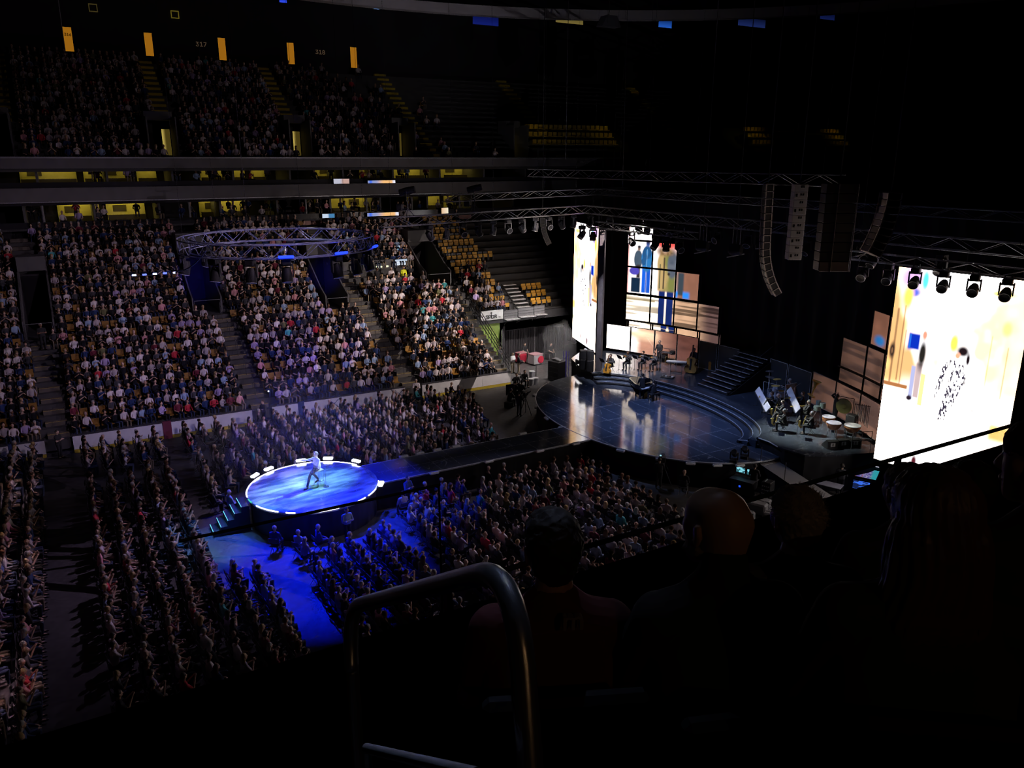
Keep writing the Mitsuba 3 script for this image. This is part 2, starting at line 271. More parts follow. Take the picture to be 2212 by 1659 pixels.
screen('suite_monitor', 20.3, 21.4, 68.95, 12.1, 12.45, lambda p, n, uv: mix((.55, .65, .8), (0.05, .2, .4), smoothstep(.4, .6, uv.x)), 'small blue and white lit screen in the lower suites beside the wall panel')
screen('tunnel_monitor', 25.85, 26.65, 65.9, 9.15, 9.72, lambda p, n, uv: mix((.25, .5, .7), (.7, .28, .08), smoothstep(.4, .6, uv.x + (uv.y - .5) * .3)), 'blue and orange monitor above the tunnel left of the orange seats')
screen('tunnel_monitor', 24.9, 26.0, 63.9, 8.25, 8.75, lambda p, n, uv: mix((.3, .4, .55), (.8, .85, .9), noise(uv.y * 7, uv.x)), 'white striped monitor on the grey platform wall')
# wall behind the platform: three small white lights
for k, x in enumerate((23.2, 23.6, 24.1)): solo('platform_lamp', glow(bx(x, x + .2, 63.95, 64.0, 8.15, 8.3), (.9, .9, .6)), None, 'small white lamp on the grey platform wall, ' + ('left', 'middle', 'right')[k] + ' of three', 'lamp', 'lamps on the platform wall')
# upper stand
UY0, UPY, UZ0, UPZ, UR = 68.1, 0.8, 16.75, 0.5, 18
UV_ = [(7.2, 9.3, 2, 6), (18.2, 20.0, 2, 6), (28.0, 29.6, 2, 6), (40.0, 41.6, 2, 6), (-4.0, -1.9, 2, 6)]
UA = [8.9, 19.3, 31.2, 45.5, 63.7, -2.4]
def up_y(r): return UY0 + UPY * r
def up_z(r): return UZ0 + UPZ * r
u = struct('upper_stand', label='stepped rows of the dark upper stand')
for r in range(UR):
    x = -30
    for a, b_ in sorted([(a, b_) for a, b_, r0, r1 in UV_ if r0 <= r < r1]) + [(90, 90)]:
        part(u, 'tier', bx(x, a, up_y(r), up_y(r) + UPY + .02, up_z(r) - .6, up_z(r)), CONC); x = b_
YSTEP = M((0.55, 0.42, 0.03), 0.8)
ys = mikit.ply(bx(-.62, .62, 0, .38, 0, .25), YSTEP)
for x in UA:
    for r in range(UR):
        if any(a - .3 < x < b_ + .3 and r0 - 1 <= r < r1 for a, b_, r0, r1 in UV_): continue
        part(u, 'aisle_step', ys, at=place(x, up_y(r) + .42, up_z(r)))
for x, y0_, w_ in ((8.9, 80.2, 300), (19.3, 80.2, 300), (31.2, 80.2, 260), (45.5, 80.6, 300), (63.7, 81.8, 420)):
    spot(f'light_aisle_{int(x)}', (x, 82.6, 28.2), (x, y0_, 24.9), (w_ * .035, w_ * .028, w_ * .003), 17, .6, .12)
for i, (a, b_, r0, r1) in enumerate(UV_):
    ya, yb, za, zb = up_y(r0), up_y(r1), up_z(r0 - 1), up_z(r1)
    v = struct('upper_tunnel_wall', bx(a, b_, yb, yb + .1, za, zb + .8), BLK_WALL)
    part(v, 'lintel', bx(a, b_, yb - 1.6, yb + .1, zb + .3, zb + .95), CLAD)
    part(v, 'side_wall', bx(a - .05, a + .05, ya, yb, za, zb + .5), CLAD); part(v, 'side_wall', bx(b_ - .05, b_ + .05, ya, yb, za, zb + .5), CLAD)
    if i < 4: solo('lit_doorway', glow(quad((b_ - .75 + .2 * (i == 2), yb - .12, za + .1), (b_ - .12, yb - .12, za + .1), (b_ - .12, yb - .12, zb - .35), (b_ - .75, yb - .12, zb - .35)), lambda p, n, uv: mix((.42, .31, .07), (.06, .042, .007), smoothstep(.05, .5, uv.x)), 0, UV4), None,
         f'{("first", "second", "third", "fourth")[i]} yellow lit doorway in the upper stand, counted from the left', 'doorway')
struct('wall_upper', bx(-30, 95, 83.1, 83.4, 24, 40), BLK_WALL)
PILLAR_GLOW = lambda p, n, uv: mix((0.32, 0.13, 0.008), (0.24, 0.085, 0.004), noise(p.x * 3, p.z * 3))
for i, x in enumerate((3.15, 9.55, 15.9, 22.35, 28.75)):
    k = thing('glowing_pillar', f'{("leftmost", "second", "third", "fourth", "fifth")[i]} of the five tall orange pillars with added glow behind the upper stand', 'banner', None)
    part(k, 'panel', glow(quad((x - .33, 83.0, 26.05), (x + .33, 83.0, 26.05), (x + .33, 83.0, 28.0), (x - .33, 83.0, 28.0)), (0.30, 0.115, 0.006), 0, UV4)); part(k, 'frame', bx(x - .36, x + .36, 83.01, 83.1, 26.02, 28.03), DARK)  # painted pillars, their lit look put in as emission
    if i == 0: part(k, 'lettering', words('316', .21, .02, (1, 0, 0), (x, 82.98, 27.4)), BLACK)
for t, x in (('317', 14.07), ('318', 25.32)):
    k = solo('section_number', glow(words(t, .38, .02, (1, 0, 0), (x, 83.05, 27.33)), (.055, .035, .02)), None, f'faint section number {t} on the dark upper wall, {"left of the middle pillars" if t == "317" else "right of the fourth banner"}', 'sign')
# rows of lit seats in the corners of the upper stand
YSEAT = M((0.5, 0.36, 0.06), 0.7)
seat_u = mikit.ply(cat_([cbox((0, .12, .62), (.46, .07, .5), .02), cbox((0, -.08, .42), (.44, .4, .07), .02)]), YSEAT)
def seat_rows(x0, x1, n, zz, yy, lab, lights):
    for r in range(3):
        for k in range(n):
            x = x0 + (x1 - x0) * k / (n - 1)
            kk = thing('stadium_seat', f'{lab}, {("lowest", "middle", "top")[r]} row, {nth(k + 1)} from left', 'seat', lab.replace('seat', 'seats')); scene[kk] = {**seat_u, 'to_world': place(x, yy + .8 * r, zz + .75 * r)}
        u_ = part(u, 'corner_tier', bx(x0 - .5, x1 + .5, yy + .8 * r - .4, yy + .8 * r + .42, zz + .75 * r - .5, zz + .75 * r), CONC)
    for j, x in enumerate(lights): spot(f'light_corner_{int(x)}_{int(x0)}', (x, yy - 1.0, zz + 4.2), (x, yy + 1.1, zz + 1.2), (1.9, 1.45, .13), 40, .3, .1)
seat_rows(42.7, 52.6, 18, 18.1, 70.2, 'lit yellow corner seat above the long truss', (43.2, 52.2))
seat_rows(73.0, 89.5, 28, 18.4, 70.2, 'lit yellow corner seat above the line arrays', (73.8, 88.6))
# ceiling, ring beam and lit windows high up
struct('ceiling', bx(-45, 110, -15, 90, 38, 38.3), BLK_WALL)
ang = np.linspace(.25, 1.75, 40); ring = [(30 + 50 * math.cos(a), 30 + 47.5 * math.sin(a)) for a in ang]
poly = Polygon(ring + [(30 + 51 * math.cos(a), 30 + 48.5 * math.sin(a)) for a in ang[::-1]])
struct('ceiling_ring', prism(poly, 31.0, 31.9), M((0.5, 0.48, 0.5), 0.7), label='pale curved ring beam under the roof')
spot('light_ring', (30, 55, 25), (34, 77, 31.4), (75, 66, 74), 30, .4, .25)
for i, (x0, x1, z0, z1, c) in enumerate(((42.4, 45.6, 31.2, 32.3, (.003, .007, .09)), (68.2, 70.3, 32.8, 33.7, (.01, .06, .3)), (81.5, 86.5, 34.0, 35.0, (.006, .012, .06)), (53.1, 56.9, 32.2, 33.2, (.10, .075, .02)), (21.6, 22.3, 31.55, 31.95, (.02, .05, .6)), (31.1, 31.7, 31.75, 32.15, (.06, .16, .35)), (97, 104, 36.0, 37.0, (.003, .006, .04)))):
    k = struct(f'window_{i + 1}', bx(x0 - .1, x1 + .1, 82.98, 83.08, z0 - .1, z1 + .1), DARK)
    part(k, 'pane', glow(quad((x0, 82.95, z0), (x1, 82.95, z0), (x1, 82.95, z1), (x0, 82.95, z1)), lambda p, n, uv, c=c: mi.Color3f(c) * (.35 + 1.2 * (1 - uv.y)), 0, UV4))
for i, (x, z) in enumerate(((12.04, 29.7), (5.4, 29.7))):
    solo('square_fixture', glow(cat_([bx(x - .34, x + .34, 82.9, 83.1, z - .32, z - .26), bx(x - .34, x + .34, 82.9, 83.1, z + .26, z + .32), bx(x - .34, x - .28, 82.9, 83.1, z - .3, z + .3), bx(x + .28, x + .34, 82.9, 83.1, z - .3, z + .3)]), (.09 - .05 * i, .07 - .04 * i, .008)), None,
         ('brighter yellow square outline high on the wall of the upper stand', 'dim yellow square outline at the left end of the upper wall')[i], 'fixture')
for i, q in enumerate(((64.807, 80, 33.651), (85.903, 80, 36.083))):
    k = taken('warning_light'); part(k, 'hanger', rod(q, (q[0], q[1], 38), .02, 4), IRON); count['warning_light'] -= 1; labels.pop(k, None)
    k = thing('warning_light', ('bright red warning light under the roof ring', 'dim red warning light right of the brighter one')[i], 'warning light'); scene[k + '__lens'] = (glow(trimesh.creation.icosphere(1, .12 - .02 * i).apply_translation(q) , (1.6 - .9 * i, .02, .03)))
struct('wall_right', bx(100, 100.4, -15, 90, -1, 40), BLK_WALL); struct('wall_left', bx(-45.4, -45, -15, 90, -1, 40), BLK_WALL)
struct('wall_behind', bx(-45, 110, -15.4, -15, -1, 40), BLK_WALL)
# right-hand section over the tunnel: wall, sign, stairs
w = struct('section_wall', bx(29.45, 41, 57.5, 57.75, 3.7, 4.4), DARK, label='dark front wall of the section with orange seats')
part(w, 'green_wall', bx(29.35, 31.75, 57.76, 57.9, 0, 3.72), M((0.30, 0.42, 0.10), 0.7), label='bright green wall under the sign')
part(w, 'stair_wall', bx(29.3, 29.42, 51.9, 57.7, 0, 1.0), DARK)
k = thing('advertising_sign', 'white sign with black SPDR lettering on the section wall', 'sign')
part(k, 'board', bx(29.75, 31.85, 57.36, 57.45, 4.05, 4.85), M((0.8, 0.8, 0.8), 0.5)); part(k, 'lettering', words('SPDR', .30, .02, (1, 0, 0), (30.72, 57.35, 4.33)), BLACK)
part(k, 'emblem', cat_([bx(30.69, 30.74, 57.335, 57.35, 4.2, 4.72), bx(30.62, 30.81, 57.335, 57.35, 4.62, 4.67)]), BLACK); part(k, 'small_lettering', words('TM', .09, .02, (1, 0, 0), (31.5, 57.35, 4.24)), M((.25, .25, .25)))
rl = thing('stair_railing', 'long black railing down the steps beside the green wall', 'railing')
for dz in (.15, .5, .85, 1.15): part(rl, 'rail', rod((29.38, 51.9, 1.0 + dz), (29.38, 58.8, 5.1 + dz), .03, 6), BLACK)
for k in range(15):
    y = 52.0 + k * .48; part(rl, 'baluster', rod((29.38, y, .9 + (y - 51.9) * .6), (29.38, y, 2.1 + (y - 51.9) * .6), .02, 5), BLACK)
for a in AISLES[1:3]:
    for r in range(1, 10, 2):
        x = aisle_x(a, r); part(s, 'aisle_rail', tube([(x, row_y(r) + .4, row_z(r) + .2), (x, row_y(r) + .4, row_z(r) + 1.05), (x, row_y(r) + 1.0, row_z(r) + 1.4), (x, row_y(r) + 1.0, row_z(r) + .6)], .02, 5), IRON)
# metal steps and equipment platforms in front of the last seats
k = thing('portable_steps', 'silver stair treads rising between the two groups of orange seats', 'steps')
for r in range(7): part(k, 'tread', bx(33.6, 34.9, 57.9 + .42 * r, 58.25 + .42 * r, 4.72 + .26 * r, 4.78 + .26 * r), M((.6, .58, .58), .4))
part(k, 'stringer', cat_([rod((x, 57.9, 4.5), (x, 60.8, 6.4), .05, 5) for x in (33.62, 34.88)]), IRON)
PLAT = M((0.14, 0.14, 0.15), 0.5)
for j, (x0, x1, z0) in enumerate(((31.95, 33.3, 4.0), (33.35, 34.9, 4.1), (34.95, 36.0, 4.15))):
    k = thing('equipment_platform', f'{("left", "middle", "right")[j]} of three grey metal platforms beside the white sign', 'platform')
    part(k, 'deck', bx(x0, x1, 56.9, 57.45, z0 - .06, z0), M((.5, .5, .52), .4)); part(k, 'panel', bx(x0, x1, 57.4, 57.46, z0, z0 + .72), PLAT); part(k, 'slat', cat_([bx(x0, x1, 57.37, 57.4, z0 + dz, z0 + dz + .04) for dz in (.2, .42, .66)]), IRON)
    part(k, 'bracket', cat_([rod((x, 56.95, z0 - .06), (x, 57.5, z0 - .5), .03, 5) for x in (x0 + .1, x1 - .1)]), IRON)
# black curtains behind the backstage floor
CURT = M((0.028, 0.026, 0.03), 0.9)
def drape(a, b, h, waves, amp, n=6):
    a, b = np.array(a, float), np.array(b, float); t = np.linspace(0, 1, waves * n); d = b - a; q = np.array([-d[1], d[0]]) / np.linalg.norm(d)
    p = a + t[:, None] * d + (amp * np.sin(t * waves * 2 * PI) * (1 + .4 * np.sin(t * 17)))[:, None] * q
    v = np.vstack([np.c_[p, np.full(len(p), z)] for z in h]); f = []
    for r in range(len(h) - 1):
        for i in range(len(p) - 1): o = r * len(p); f += [(o + i, o + i + 1, o + len(p) + i + 1), (o + i, o + len(p) + i + 1, o + len(p) + i)]
    return trimesh.Trimesh(v, np.array(f), process=False)
for j, (a, b_, h) in enumerate((((31.75, 57.4), (33.0, 59.2), 3.0), ((33.0, 59.2), (36.2, 59.4), 2.5), ((36.25, 59.4), (39.5, 59.5), 2.45))):
    k = thing('curtain', f'black pleated curtain on pipes behind the backstage floor, {("beside the green wall", "middle one", "right one")[j]}', 'curtain')
    part(k, 'cloth', drape(a, b_, (0.03, h), 7 + 5 * (j > 0), .07), CURT, True)
    part(k, 'post', rod((*a, 0), (*a, h + .1), .035, 6), STEEL); part(k, 'pole', rod((*a, h + .03), (*b_, h + .03), .025, 6), IRON)
bd = thing('stage_backdrop', 'huge black cloth backdrop hanging behind the stage', 'backdrop')
part(bd, 'cloth', drape((41.9, 62.5), (41.9, 4), (0.0, 14.5), 40, .12, 6), M((0.013, 0.011, 0.014), 0.9), True); part(bd, 'pole', rod((41.9, 62.5, 14.5), (41.9, 4, 14.5), .06, 6), IRON)
# ================================================================ stages, steps, screens
def ell(cx, cy, a, b, a0=0, a1=2 * PI, n=72):
    t = np.linspace(a0, a1, n); return np.c_[cx + a * np.cos(t), cy + b * np.sin(t)]
def scuffs(p, s=1.0):
    a = fbm(p.x * 1.1 * s + 3, p.y * 0.35 * s, 1.0); b = fbm(p.x * 0.4 * s, p.y * 1.3 * s + 9, 2.0)
    l = 1 - smoothstep(0.0, 0.006, dr.abs(a - .5)); l2 = 1 - smoothstep(0.0, 0.006, dr.abs(b - .5))
    return dr.maximum(l * (noise(p.x * .8, p.y * .8) > .55), l2 * (noise(p.x * .7 + 5, p.y * .9) > .6))
DECK = P('deck_mat', lambda p, n, uv: mix(mix((0.030, 0.040, 0.062), (0.05, 0.062, 0.09), fbm(p.x * .5, p.y * .5, 0)), (0.3, 0.33, 0.38), .55 * scuffs(p)), 0.09, 0.62)
DECKLINE = M((0.28, 0.30, 0.34), 0.5)
SKIRT = P('skirt_mat', lambda p, n, uv: mix((0.006, 0.006, 0.008), (0.014, 0.013, 0.016), noise(p.x * 9 + p.y * 9, 0, 0)), 0.9)
NOSING = M((0.62, 0.68, 0.8), 0.3, 0.5)
oval = Polygon(ell(32, 37.2, 7.0, 9.7))
E1, E2, E3 = (Polygon(ell(31.8, 37.2, a, b)) for a, b in ((3.05, 7.0), (3.5, 7.6), (3.85, 8.1)))
floorpoly = oval.union(Polygon([(32, 46.9), (34, 48), (41, 48), (41, 27), (32.2, 27.9), (30.9, 28.0), (29.5, 28.4)])).buffer(0)
ms = struct('main_stage', prism(floorpoly, 1.40, 1.4985), DECKLINE, label='oval glossy blue-black main stage')
part(ms, 'skirt', prism(floorpoly.buffer(-.04), 0, 1.40), SKIRT)
front = Polygon([(20, 20), (36, 20), (36, 55), (20, 55)])
for i in range(14):
    for j in range(10):
        x, y = 24.4 + i * 1.22, 25.0 + j * 2.44
        g = sbox(x + .011, y + .011, x + 1.209, y + 2.429).intersection(floorpoly).intersection(front)
        g = g.difference(E3.buffer(.3).envelope.intersection(sbox(36, 0, 60, 90)))
        if g.area > .05: part(ms, 'deck_panel', prism(g, 1.47, 1.5), DECK)
rim = [(x, y, 1.49) for x, y in ell(32, 37.2, 7.02, 9.72, .62 * PI, 1.46 * PI, 60)]
part(ms, 'edge_strip', tube(rim, .028, 6), M((.55, .56, .6), .4))
cut = Polygon([(32.05, 30.4), (32.5, 29.0), (45, 29.0), (45, 45.2), (32.5, 45.2), (32.2, 44.0), (33, 40), (33, 34)])
deckpoly = Polygon([(32.42, 29.1), (32.48, 28.35), (32.28, 27.14), (32.51, 25.98), (33.22, 25.5), (34.52, 24.97), (35.83, 24.44), (38, 24.1), (41.4, 24.1), (41.4, 52.4), (37, 52.2), (33.5, 49.45), (32.62, 46.9), (32.5, 45.2)] + [])
deckpoly = deckpoly.difference(E3)
deckpoly = max(getattr(deckpoly, 'geoms', [deckpoly]), key=lambda g: g.area)
RISER = P('riser_mat', lambda p, n, uv: mix(mix((0.018, 0.022, 0.032), (0.034, 0.04, 0.055), fbm(p.x * .9, p.y * .9, 0)), (0.3, 0.33, 0.38), .4 * scuffs(p, 1.3)), 0.13, 0.6)
br = struct('band_riser', prism(deckpoly, 2.02, 2.1), RISER, label='raised dark glossy deck of the band behind the main stage')
part(br, 'skirt', prism(deckpoly.buffer(-.03), 1.5, 2.02), SKIRT); part(br, 'lower_skirt', prism(deckpoly.buffer(-.05), 0.0, 1.5), SKIRT)
for k, (Ein, Eout, z) in enumerate(((E1, E2, 1.7), (E2, E3, 1.9))):
    g = Polygon([(32.1 + .16 * k, 20), (50, 20), (50, 44.45 + .45 * k), (32.2 + .2 * k, 44.45 + .45 * k)]).intersection(Eout.difference(Ein)).buffer(0)
    part(br, 'step', prism(g.union(Polygon()), 1.5, z), DECK)
for k, (a, b, z, t0, t1) in enumerate(((3.05, 7.0, 1.7, -1.50, 1.45), (3.5, 7.6, 1.9, -1.42, 1.42), (3.85, 8.1, 2.1, -1.38, 1.40))):
    part(br, 'step_nosing', tube([(x, y, z - .01) for x, y in ell(31.8, 37.2, a - .02, b - .02, t0, t1, 60)], .02, 6), NOSING)
    part(br, 'riser', tube([(x, y, z - .115) for x, y in ell(31.8, 37.2, a - .012, b - .012, t0, t1, 60)], .085, 8), BLACK)
part(br, 'edge_trim', tube([(x, y, 2.09) for x, y in ((32.4, 29.1), (32.44, 28.35), (32.25, 27.6))], .035, 6), NOSING)
part(br, 'edge_trim', tube([(x, y, 1.69) for x, y in ((32.05, 30.2), (32.36, 29.84), (32.5, 29.3), (32.42, 29.1))], .035, 6), NOSING)
# centre stairs on the band riser
cs = struct('centre_stairs', label='flight of black steps in the middle of the band riser')
for r in range(10):
    x, z = 36.75 + .39 * r, 2.1 + .2 * (r + 1)
    part(cs, 'step', bx(x, 40.75, 35.95 + .02 * r, 38.75, z - .2 if r == 0 else z - .06, z), M((.012, .012, .014), .4)); part(cs, 'step_nosing', bx(x - .015, x + .02, 36.0, 38.72, z - .03, z + .004), M((.3, .3, .33), .4))
part(cs, 'side_panel', prism([(36.8, 2.1), (40.7, 2.1), (40.7, 4.0)], 0, .04).apply_transform(np.array([[1, 0, 0, 0], [0, 0, 1, 35.9], [0, 1, 0, 0], [0, 0, 0, 1.0]])), BLACK)
part(cs, 'handrail', tube([(37.4, 35.93, 3.35), (40.6, 35.93, 5.0)], .025, 6), IRON)
# runway and round stage
rw = struct('runway', bx(12.0, 25.3, 34.9, 37.5, 1.40, 1.4985), DECKLINE, label='long dark runway from the main stage to the round stage')
part(rw, 'skirt', bx(12.1, 25.3, 34.95, 37.45, 0, 1.40), SKIRT)
for i in range(11): part(rw, 'deck_panel', bx(12.2 + 1.18 * i, 12.2 + 1.18 * i + 1.168, 34.92, 36.19, 1.478, 1.5), DECK); part(rw, 'deck_panel', bx(12.2 + 1.18 * i, 12.2 + 1.18 * i + 1.168, 36.21, 37.48, 1.478, 1.5), DECK)
for y in (34.88, 37.52): part(rw, 'edge_strip', rod((12.3, y, 1.49), (25.2, y, 1.49), .022, 5), M((.5, .52, .56), .4))
C0 = (9.35, 36.2)
def swirl(p, n, uv):
    x, y = p.x - C0[0], p.y - C0[1]; r = dr.sqrt(x * x + y * y)
    t = fbm(x * .9 + y * .3, y * 3.6 - x * .6, 0.0, 4)
    return mix(mix((0.10, 0.13, 0.15), (0.42, 0.48, 0.50), smoothstep(.25, .75, t)), (.6, .62, .62), .6 * scuffs(p, 1.4))
RSTAGE = P('round_stage_mat', swirl, 0.16, 0.5)
rs = struct('round_stage', lathe([(0, 1.5), (3.12, 1.5), (3.15, 1.47), (3.15, 1.38), (0, 1.38)], 96, (*C0, 0)), RSTAGE, label='round glossy stage at the end of the runway')
part(rs, 'skirt', lathe([(3.05, 1.38), (3.02, 0)], 72, (*C0, 0)), P('round_skirt_mat', lambda p, n, uv: mix((0.02, 0.02, 0.026), (0.035, 0.034, 0.045), noise(p.x * 6 + p.y * 3, 0, p.z)), 0.5))
def arc(a0, a1, r, z, n=14): t = np.radians(np.linspace(a0, a1, n)); return [(C0[0] + r * math.cos(a), C0[1] + r * math.sin(a), z) for a in t]
for a0, a1, c in ((30, 75, 3.2), (75, 120, 3.2), (120, 150, 2.6), (150, 176, 2.2), (-170, -178, .4), (-161, -136, 2.4), (-129, -121, 2.2), (-106, -85, 2.4), (-78, -68, 2.2), (-66, -57, 2.2), (-52, -38, 2.2), (-28, -19, 2.4)):
    scene[taken(rs + '__light_strip')] = glow(tube(arc(a0, a1, 3.17, 1.50, 10), .035, 6), (c, c * .93, c * 1.1) if c > 1 else (.05, .6, .35))
for i, a in enumerate((133, 116, 85, 61, 33, -31)):
    k = thing('footlight', f'blazing white footlight on the round stage rim, {("leftmost at the back", "second from the left", "behind the performer", "right of the performer", "beside the runway corner", "right front below the runway")[i]}', 'footlight')
    t = math.radians(a); c = (C0[0] + 3.36 * math.cos(t), C0[1] + 3.36 * math.sin(t))
    part(k, 'body', cbox((*c, 1.5), (.2, .5, .14), .02, t), BLACK)
    part(k, 'lens', glow(cbox((*c, 1.62), (.22, .52, .12), .04, t), (9, 10, 10.5)))
    part(k, 'bracket', rod((*c, 1.44), (C0[0] + 3.1 * math.cos(t), C0[1] + 3.1 * math.sin(t), 1.42), .03, 5), IRON)
st = thing('stage_steps', 'black steps with blue light strips up to the round stage', 'steps')
for r in range(5):
    x, z = 6.12 - .33 * (r + 1), 1.5 - .27 * (r + 1)
    part(st, 'step', bx(x, x + .36, 35.95, 37.15, 0, z), M((.03, .03, .036), .4))
    scene[taken(st + '__light_strip')] = glow(rod((x + .02, 35.97, z + .015), (x + .02, 37.13, z + .015), .018, 5), (.15, .7, .95))
# footlight boxes along the stage edges
FOOT = M((.75, .77, .8), .4)
def floorbox(x, y, z, rz, lab, grp):
    k = thing('edge_monitor', lab, 'stage monitor', grp); part(k, 'box', cbox((x, y, z), (.18, .5, .13), .03, rz), FOOT); part(k, 'grille', cbox((x, y, z + .055), (.12, .42, .04), .01, rz), GREY); part(k, 'clamp', rod((x, y, z - .1), (x + .35 * math.cos(rz + PI), y + .35 * math.sin(rz + PI), z - .1), .02, 5), IRON)
for i, x in enumerate((14.7, 15.65, 16.7, 17.85, 22.2)): floorbox(x, 37.66, 1.52, PI / 2, f'white edge box on the far rim of the runway, {("first", "second", "third", "fourth", "fifth")[i]} from the round stage', 'white boxes on the far runway rim')
for i, x in enumerate((15.2, 18.4, 21.6, 24.0)): floorbox(x, 34.74, 1.5, -PI / 2, f'white edge box on the near rim of the runway, {("first", "second", "third", "fourth")[i]} from the round stage', 'white boxes on the near runway rim')
for i, t in enumerate((134, 151, 166, 178, 190, 207, 222, 233, 243, 252)):
    a = math.radians(t); x, y = 32 + 7.16 * math.cos(a), 37.2 + 9.86 * math.sin(a)
    floorbox(x, y, 1.42, a, f'small white box on the front rim of the main stage, {("first", "second", "third", "fourth", "fifth", "sixth", "seventh", "eighth", "ninth", "tenth")[i]} from the back curtain', 'white boxes on the main stage rim')
# dark masking column between the left screen and the tiles
k = thing('masking_column', 'tall dark grey fabric column beside the left screen', 'column')
part(k, 'cloth', cbox((33.2, 45.35, 7.2), (.35, 1.0, 10.2), .03, -.75), M((.05, .045, .052), .8)); part(k, 'base', cbox((33.2, 45.35, 2.13), (.55, 1.1, .06), .02, -.75), DARK)
# ---- pictures on the screens (u to the audience's right, v up)
def rect(u, v, u0, u1, v0, v1, s=.008): return smoothstep(u0 - s, u0 + s, u) * (1 - smoothstep(u1 - s, u1 + s, u)) * smoothstep(v0 - s, v0 + s, v) * (1 - smoothstep(v1 - s, v1 + s, v))
def blob(u, v, cu, cv, ru, rv, s=.55): d = dr.sqrt(dr.square((u - cu) / ru) + dr.square((v - cv) / rv)); return 1 - smoothstep(1 - s, 1 + s, d)
def street(u, v):
    n = fbm(u * 5, v * 7, 3.0)
    side = smoothstep(.28, .02, u) + smoothstep(.62, .95, u); side = dr.clip(side + .5 * (n - .5), 0, 1)
    c = mix((5.6, 5.4, 5.5), (5.4, 2.3, .75), side * smoothstep(.36, .5, v) * .85); c = mix(c, (4.2, 2.6, 1.2), smoothstep(.52, .75, n) * smoothstep(.42, .5, v))
    c = mix(c, (3.6, 1.7, .55), rect(u, v, -.1, .13, .42, .76, .03) * .9)
    w1 = fbm(u * 4 + 3, v * 3, 5.); c = mix(c, (1.9, 1.05, .42), smoothstep(.30, .46, w1) * rect(u, v, -.1, .30, .42, .93, .09)); c = mix(c, (2.1, 1.45, .75), smoothstep(.52, .66, w1) * rect(u, v, .3, 1.1, .5, .97, .1))
    c = mix(c, (2.0, 1.0, 3.0), blob(u, v, .13, .95, .1, .06)); c = mix(c, (.25, 1.6, 2.6), blob(u, v, .23, .95, .025, .05)); c = mix(c, (.25, .35, 2.2), blob(u, v, .14, .885, .07, .025))
    c = mix(c, (4.0, 1.9, .3), blob(u, v, .11, .86, .04, .06)); c = mix(c, (4.5, 3.0, .5), blob(u, v, .8, .93, .08, .015)); c = mix(c, (4, 2.6, .6), blob(u, v, .87, .78, .03, .03))
    for cu, w, a, b in ((.045, .012, .42, .8), (.10, .008, .44, .82), (.13, .006, .42, .7), (.78, .004, .5, .74), (.90, .005, .46, .7)): c = mix(c, (.45, .22, .10), .75 * rect(u, v, cu - w * .7, cu + w * .7, a, b, .006))
    c = mix(c, (.9, .35, .12), rect(u, v, 0, .2, .405, .425, .004)); c = mix(c, (.05, .03, .03), blob(u, v, .035, .585, .022, .04)); c = mix(c, (.5, .25, .12), blob(u, v, .035, .585, .008, .015))
    c = mix(c, mix((5.2, 5.1, 5.3), (5.4, 3.2, 1.8), side * .6), 1 - smoothstep(.395, .405, v)); c = mix(c, (3.4, 1.5, .45), rect(u, v, .86, 1.1, .26, .34, .02) * smoothstep(.3, .6, n + .15)); c = mix(c, (3.8, 2.0, .8), rect(u, v, .88, 1.1, .17, .21, .01))
    c = mix(c, (.9, .95, 1.5), rect(u, v, .215, .25, .36, .53, .006)); c = mix(c, (1.2, .9, .9), rect(u, v, .25, .30, .37, .55, .01)); c = mix(c, (.05, .03, .05), blob(u, v, .225, .365, .025, .014))
    c = mix(c, (3.6, 2.6, .7), rect(u, v, .30, .335, .34, .5, .004)); c = mix(c, (.04, .035, .03), blob(u, v, .285, .595, .032, .075)); c = mix(c, (1.7, .7, .45), blob(u, v, .285, .69, .02, .025)); c = mix(c, (.006, .055, .95), rect(u, v, .156, .254, .607, .693, .012)); c = mix(c, (.04, .3, 1.4), rect(u, v, .165, .18, .615, .685, .004))
    dress = rect(v, u, .29, .6, .56 - .17, .56 + .15, .02)
    sp = smoothstep(.60, .68, noise(u * 130, v * 90)) * smoothstep(.45, .6, noise(u * 22 - v * 6, v * 4, 5.))
    wide = smoothstep(0, .02, .07 + (.62 - v) * .48 - dr.abs(u - .53 - (.62 - v) * .1))
    c = mix(c, (6, 5.6, 5.2), rect(u, v, .3, .8, .28, .6, .01) * wide); c = mix(c, (.12, .1, .16), sp * wide * rect(u, v, .3, .8, .29, .6, .01)); c = mix(c, (.2, .7, 1.5), blob(u, v, .8, .29, .03, .012) * .6)
    c = mix(c, (4.2, 2.6, .25), blob(u, v, .515, .675, .035, .05)); c = mix(c, (.03, .015, .02), blob(u, v, .59, .645, .05, .028)); c = mix(c, (.03, .015, .02), blob(u, v, .635, .61, .014, .03)); c = mix(c, (3, .9, .5), blob(u, v, .555, .62, .02, .015))
    c = mix(c, (.25, .03, .05), blob(u, v, .34, .05, .022, .035)); return mix(c, (1.3, .9, .8), blob(u, v, .61, .055, .02, .025)) * .62
RIGHT_PIC = lambda p, n, uv: street(uv.x, uv.y)
LEFT_PIC = lambda p, n, uv: street(1 - (uv.x * .92 + .06), uv.y) * 1.0
